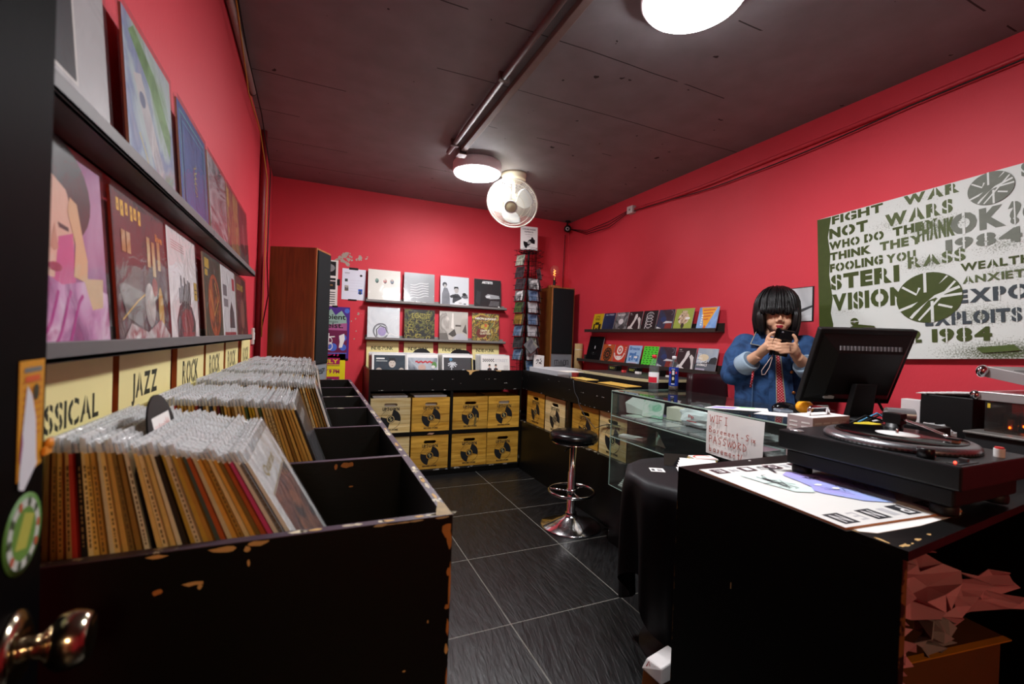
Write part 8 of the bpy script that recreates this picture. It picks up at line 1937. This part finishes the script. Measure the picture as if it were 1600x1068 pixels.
# left hand (right in picture): palm under, fingers pointing to the picture's left across the phone's back
kl = Vector((0.090, -0.222, 1.305))
body.tube([LW_, LW_.lerp(kl, 0.5), kl], 0.03, SKN, 14, rs=[0.029, 0.033, 0.031], flat=0.75)
body.ell(kl, (0.026, 0.020, 0.030), SKN, 16, 12)
for k, (dz, l) in enumerate(((0.020, 0.95), (0.002, 1.1), (-0.014, 1.05), (-0.026, 0.8))):
    b0 = kl + Vector((-0.004, -0.014, dz)); hand_chain([b0, b0 + Vector((-0.026 * l, -0.022, 0.003)), b0 + Vector((-0.050 * l, -0.026, 0.0)), b0 + Vector((-0.068 * l, -0.022, -0.003))])
tl = kl + Vector((0.010, 0.0, 0.020)); hand_chain([tl, tl + Vector((0.004, -0.006, 0.022)), tl + Vector((-0.004, -0.010, 0.042)), tl + Vector((-0.012, -0.010, 0.052))], 0.0108, 0.0088)
person = remesh_to(body, 'person', 0.0042, 5, mat=SKN)
person.matrix_world = PM
tag(person, 'woman with black bob in denim jacket standing behind the glass case, holding up a phone', 'person')

def child_mesh(mb, name, **k):
    return mb.build(name, person, **k)
# hair: blunt fringe, sides falling to the collar
HAIR = RAMP(['060506', '141112', '070607', '1c1817'], 3.0, 0.3, 4, rough=0.42, stretch=(26, 26, 1.2), bump=0.6)
mb = MB(); hc = Vector((0.006, -0.008, 1.535)); r_ = random.Random(3)
jit = [r_.uniform(-0.004, 0.004) for _ in range(145)]
def hair(u, v):
    a = 2 * pi * u                                                                   # a = 0 is the back, pi the face
    fr = abs(a - pi) ; edge = R(46)
    tz = 1.500 + 0.004 * sin(40 * a)
    zb = 1.372 + 0.012 * sin(3 * a) + jit[int(u * 144)] * 1.5
    k = min(1, max(0, (fr - edge) / R(10))); k = k * k * (3 - 2 * k)
    bot = tz * (1 - k) + zb * k
    top = 1.668
    if v < 0.5:
        t = v / 0.5 * pi / 2; rr = sin(t); z = 1.545 + (top - 1.545) * cos(t)
    else:
        w = (v - 0.5) / 0.5; z = 1.545 + (bot - 1.545) * w; rr = 1.0 + 0.05 * sin(pi * w * 0.8) - 0.10 * max(0, (1.47 - z) / 0.10)
        if k < 0.5: rr += 0.04 * w
        if 0.05 < fr < R(95) and k > 0.3: rr -= 0.16 * w * max(0, 1 - abs(fr - R(62)) / R(34))
    rx = 0.113; ry = 0.122
    q = 1 + jit[int(u * 144)] * 0.8 * min(1, v * 2)
    return (hc.x + rx * rr * q * sin(a), hc.y + ry * rr * q * cos(a), z)
mb.grid(hair, 144, 28, HAIR, closed=True)
for k in range(150):                                                                # separate locks over the cap
    u0_ = r_.random(); v0_ = r_.uniform(0.02, 0.35); drift = r_.uniform(-0.02, 0.02); v1_ = r_.uniform(0.92, 1.03); lift = r_.uniform(0.000, 0.006)
    path = []
    for i in range(12):
        v_ = v0_ + (min(v1_, 1.0) - v0_) * i / 11; p_ = Vector(hair((u0_ + drift * (i / 11) ** 2) % 1.0 * 0.999, v_)); d_ = Vector((p_.x - hc.x, p_.y - hc.y, max(0, p_.z - 1.56))).normalized()
        path.append(p_ + d_ * lift + Vector((0, 0, -0.012 * max(0, v1_ - 0.96) * (i == 11) * 8)))
    mb.tube(path, 0.006, HAIR, 6, rs=[0.0015 + 0.0055 * sin(pi * min(1, 0.15 + 0.8 * i / 11)) for i in range(12)], flat=0.5)
for sg, ex in ((-1, -0.062), (-1, -0.070), (-1, -0.078), (1, 0.096), (1, 0.104)):      # strands beside the cheeks
    mb.tube([(ex, -0.085, 1.535), (ex + 0.004 * sg, -0.098, 1.49), (ex, -0.092, 1.43), (ex - 0.012 * sg, -0.082, 1.375)], 0.01, HAIR, 8, rs=[0.008, 0.013, 0.012, 0.004])
child_mesh(mb, 'hair', solid=0.0)
mb = MB(); mb.tube([(-0.073, -0.095, 1.52), (-0.080, -0.085, 1.47), (-0.076, -0.08, 1.43)], 0.006, M('8d6a34', 0.35), 8, flat=0.5); child_mesh(mb, 'hair_streak')
mb = MB()
for ex in (HX - 0.028, HX + 0.036):
    mb.ell((ex, -0.104, 1.494), (0.013, 0.008, 0.0045), M('1a1210', 0.3), 14, 8)
child_mesh(mb, 'eyes')
mb = MB()
for ex in (HX - 0.028, HX + 0.036):
    mb.tube([(ex - 0.015, -0.103, 1.497), (ex, -0.111, 1.502), (ex + 0.015, -0.104, 1.497)], 0.0022, M('1a1210', 0.5), 6)
child_mesh(mb, 'eyelids')
mb = MB(); mb.ell((HX + 0.004, -0.113, 1.430), (0.019, 0.008, 0.0048), M('8d1c2c', 0.3), 18, 8); mb.ell((HX + 0.004, -0.113, 1.422), (0.016, 0.008, 0.005), M('a02638', 0.3), 18, 8); child_mesh(mb, 'lips')

# denim jacket
def denim(c1, c2):
    m = RAMP([c1, c2, c1], 13.0, 0.8, 8, rough=0.8, bump=0.3, pos=[0.3, 0.52, 0.75]); return m
DEN = denim('16294a', '2b4d7a'); DEN_L = M('93a7b8', 0.8, var=0.12, scale=40, bump=0.2); STI = M('a8a48c', 0.7)
jk = MB()
TCY = 0.025
jk.tube([(0, TCY + 0.01, 0.86), (0, TCY, 1.0), (0, TCY - 0.005, 1.12), (0, TCY - 0.012, 1.24), (0, TCY - 0.015, 1.32), (0.0, TCY - 0.012, 1.375)], 0.2, DEN, 36, rs=[0.208, 0.205, 0.200, 0.200, 0.165, 0.085], flat=0.62, ref=(1, 0, 0))
for S, E_, W_, sg in ((RS, RE, RW, -1), (LS, LE, LW_, 1)):
    S2 = Vector((sg * 0.10, 0.03, 1.335)); jk.ell((sg * 0.155, 0.028, 1.325), (0.068, 0.075, 0.062), DEN, 20, 12)
    C = E_.lerp(W_, 0.50)
    jk.tube([S2, S.lerp(S2, 0.25) + Vector((sg * 0.006, 0, -0.018)), S.lerp(E_, 0.5), E_ + Vector((0, 0.005, 0)), E_.lerp(W_, 0.25), C], 0.07, DEN, 24, rs=[0.050, 0.068, 0.074, 0.068, 0.062, 0.056])
    jk.ell(E_ + Vector((0, 0.004, -0.008)), (0.066, 0.066, 0.062), DEN, 18, 12)
jacket_o = remesh_to(jk, 'denim_jacket', 0.008, 8, person, DEN)
md = jacket_o.modifiers.new('creases', 'DISPLACE'); tx = bpy.data.textures.new('creases', 'CLOUDS'); tx.noise_scale = 0.07; tx.noise_depth = 2; md.texture = tx; md.strength = 0.010; md.mid_level = 0.5
for S, E_, W_ in ((RS, RE, RW), (LS, LE, LW_)):
    a = E_.lerp(W_, 0.42); b = E_.lerp(W_, 0.74); mb = MB(); d = (b - a)
    mb.tube([a, a + d * 0.1, a + d * 0.9, b], 0.06, DEN_L, 24, rs=[0.060, 0.0645, 0.060, 0.054]); mb.tube([b + d * 0.0001, b + d * 0.02], 0.05, M('5a6a7a', 0.8), 24); mb.build('cuff', jacket_o)
# collar wings, front bands, seams, buttons lie on the jacket's front
def fy(x, z):
    rz = 0.205 if z < 1.24 else 0.205 + (z - 1.24) / 0.08 * -0.035
    q = max(0.0, 1 - (x / rz) ** 2); return TCY - 0.012 - rz * 0.62 * math.sqrt(q)
mb = MB()
for sg in (-1, 1):
    mb.hexa([(sg * 0.030, -0.050, 1.372), (sg * 0.095, -0.030, 1.395), (sg * 0.098, -0.016, 1.395), (sg * 0.035, -0.03, 1.376), (sg * 0.055, -0.108, 1.310), (sg * 0.120, -0.088, 1.322), (sg * 0.122, -0.076, 1.324), (sg * 0.058, -0.094, 1.314)], DEN)
    mb.tube([(sg * 0.055, -0.110, 1.310), (sg * 0.120, -0.090, 1.322), (sg * 0.095, -0.034, 1.395)], 0.0022, STI, 6)
mb.build('collar', jacket_o)
def ribbon(pts, w, mat, name, parent, lift=0.012, th=0.004):
    mb = MB(); vs = []
    for x, z in pts:
        for dx in (-w / 2, w / 2): vs.append((x + dx, fy(x + dx, z) - lift, z))
    n = len(pts); mb.add(vs, [(2 * i, 2 * i + 1, 2 * i + 3, 2 * i + 2) for i in range(n - 1)], mat); return mb.build(name, parent, solid=th)
zs = [0.88 + 0.055 * i for i in range(9)]
DOT = None
def dotted():
    m, nt, b = _new('red_dotted_cloth'); N = nt.nodes; L = nt.links.new
    tc = N.new('ShaderNodeTexCoord'); mp = N.new('ShaderNodeMapping'); mp.inputs['Rotation'].default_value = (0, R(45), 0); mp.inputs['Scale'].default_value = (90, 0, 90); L(tc.outputs['Object'], mp.inputs[0])
    fr = N.new('ShaderNodeVectorMath'); fr.operation = 'FRACTION'; L(mp.outputs[0], fr.inputs[0]); sb = N.new('ShaderNodeVectorMath'); sb.operation = 'SUBTRACT'; sb.inputs[1].default_value = (0.5, 0, 0.5); L(fr.outputs[0], sb.inputs[0])
    ln = N.new('ShaderNodeVectorMath'); ln.operation = 'LENGTH'; L(sb.outputs[0], ln.inputs[0]); lt = N.new('ShaderNodeMath'); lt.operation = 'LESS_THAN'; lt.inputs[1].default_value = 0.2; L(ln.outputs['Value'], lt.inputs[0])
    mx = N.new('ShaderNodeMix'); mx.data_type = 'RGBA'; mx.inputs['A'].default_value = lin('b0182c'); mx.inputs['B'].default_value = lin('e8d8d4'); L(lt.outputs[0], mx.inputs['Factor']); L(mx.outputs['Result'], b.inputs['Base Color']); b.inputs['Roughness'].default_value = 0.8
    return m
DOT = dotted()
mb = MB(); vs = []
for i, z in enumerate(zs):
    w = 0.050 - 0.030 * i / 8 if z < 1.31 else 0.02; cx = 0.055 - 0.045 * i / 8
    for dx in (-w / 2, 0, w / 2): vs.append((cx + dx, fy(cx + dx, z) - 0.013, z))
mb.add(vs, [(3 * i + j, 3 * i + j + 1, 3 * i + j + 4, 3 * i + j + 3) for i in range(len(zs) - 1) for j in (0, 1)], DOT); mb.build('dotted_shirt', person, solid=0.003)
ribbon([(0.105 - 0.055 * i / 8, z) for i, z in enumerate(zs)], 0.045, DEN, 'front_band', jacket_o, 0.016); ribbon([(0.012 - 0.022 * i / 8, z) for i, z in enumerate(zs)], 0.040, DEN, 'front_band', jacket_o, 0.016)
ribbon([(0.082 - 0.055 * i / 8, z) for i, z in enumerate(zs)], 0.004, STI, 'stitching', jacket_o, 0.0195, 0.001); ribbon([(0.030 - 0.022 * i / 8, z) for i, z in enumerate(zs)], 0.004, STI, 'stitching', jacket_o, 0.0195, 0.001); ribbon([(-0.10, z) for z in zs[:6]], 0.003, M('5a7aa0', 0.8), 'stitching', jacket_o, 0.006, 0.001)
for x, z in ((0.112, 1.17), (0.125, 1.055), (0.135, 0.96)):
    mb = MB(); T = Matrix.Translation((x - 0.02, fy(x - 0.02, z) - 0.019, z)) @ Matrix.Rotation(pi / 2, 4, 'X'); mb.lathe([(0, 0), (0.0085, 0), (0.009, 0.002), (0.007, 0.004), (0, 0.004)], M('b0703a', 0.3, metal=0.8), 20, T); mb.build('button', jacket_o)
mb = MB()
for s in (-1, 1):
    mb.tube([(s * 0.085, 0.05, 0.95), (s * 0.088, 0.05, 0.6), (s * 0.085, 0.053, 0.3), (s * 0.083, 0.055, 0.09)], 0.1, M('17191f', 0.8), 20, rs=[0.098, 0.078, 0.062, 0.056])
child_mesh(mb, 'trousers')
for s in (-1, 1):
    mb = MB(); mb.ell((s * 0.088, -0.005, 0.0), (0.046, 0.10, 0.075), M('1c1c1e', 0.6), 20, 12, z0=0.0); child_mesh(mb, 'shoe')
mb = MB(); mb.tube([(-0.098, -0.150, 1.19), (-0.100, -0.155, 1.13), (-0.108, -0.155, 1.07)], 0.008, DOT, 8, flat=0.35); child_mesh(mb, 'red_ribbon')
mb = MB(); q = kl + Vector((-0.016, -0.033, 0.003)); mb.tube([(q.x, q.y + 0.012 * cos(a_), q.z + 0.012 * sin(a_)) for a_ in [2 * pi * i / 20 for i in range(20)]], 0.0018, CHROME, 6, True); child_mesh(mb, 'ring')

# phone in an opened black flip case
PHM = PM @ Matrix.Translation(PH) @ Matrix.Rotation(R(10), 4, 'Y') @ Matrix.Rotation(R(12), 4, 'Z') @ Matrix.Rotation(R(14), 4, 'X')
ph = thing('mobile_phone', 'black phone in an opened flip case held up by the woman', 'phone', matrix=PHM)
mb = MB(); mb.box((-0.034, -0.002, -0.075), (0.036, 0.009, 0.075), M('131113', 0.25)); mb.build('phone_body', ph, bevel=0.004)
mb = MB(); mb.box((-0.034, 0.0092, -0.072), (0.038, 0.0098, 0.072), M('3a4a5a', 0.1, emit=0.0)); mb.build('screen', ph)
mb = MB(); mb.hexa([(-0.042, -0.002, -0.078), (-0.037, -0.004, -0.078), (-0.037, 0.01, -0.078), (-0.042, 0.01, -0.078), (-0.042, -0.002, 0.078), (-0.037, -0.004, 0.078), (-0.037, 0.01, 0.078), (-0.042, 0.01, 0.078)], M('0c0c0e', 0.3)); mb.hexa([(-0.058, -0.020, -0.078), (-0.0422, -0.002, -0.078), (-0.0422, 0.001, -0.078), (-0.058, -0.017, -0.078), (-0.058, -0.020, 0.078), (-0.0422, -0.002, 0.078), (-0.0422, 0.001, 0.078), (-0.058, -0.017, 0.078)], M('0c0c0e', 0.3)); mb.build('flip_cover', ph)
mb = MB(); mb.lathe([(0, 0), (0.005, 0), (0.005, 0.001), (0, 0.001)], M('7a7a80', 0.2), 16, Matrix.Translation((-0.020, -0.002, 0.060)) @ Matrix.Rotation(pi / 2, 4, 'X')); mb.build('camera_lens', ph)
mb = MB(); mb.tube([(-0.035, -0.002, -0.074), (-0.050, -0.01, -0.12), (-0.066, -0.008, -0.175), (-0.058, -0.004, -0.20), (-0.044, -0.004, -0.195), (-0.034, -0.008, -0.15), (-0.033, -0.004, -0.10), (-0.035, -0.002, -0.076)], 0.0022, M('c9b0a8', 0.6), 6); mb.build('wrist_strap', ph)
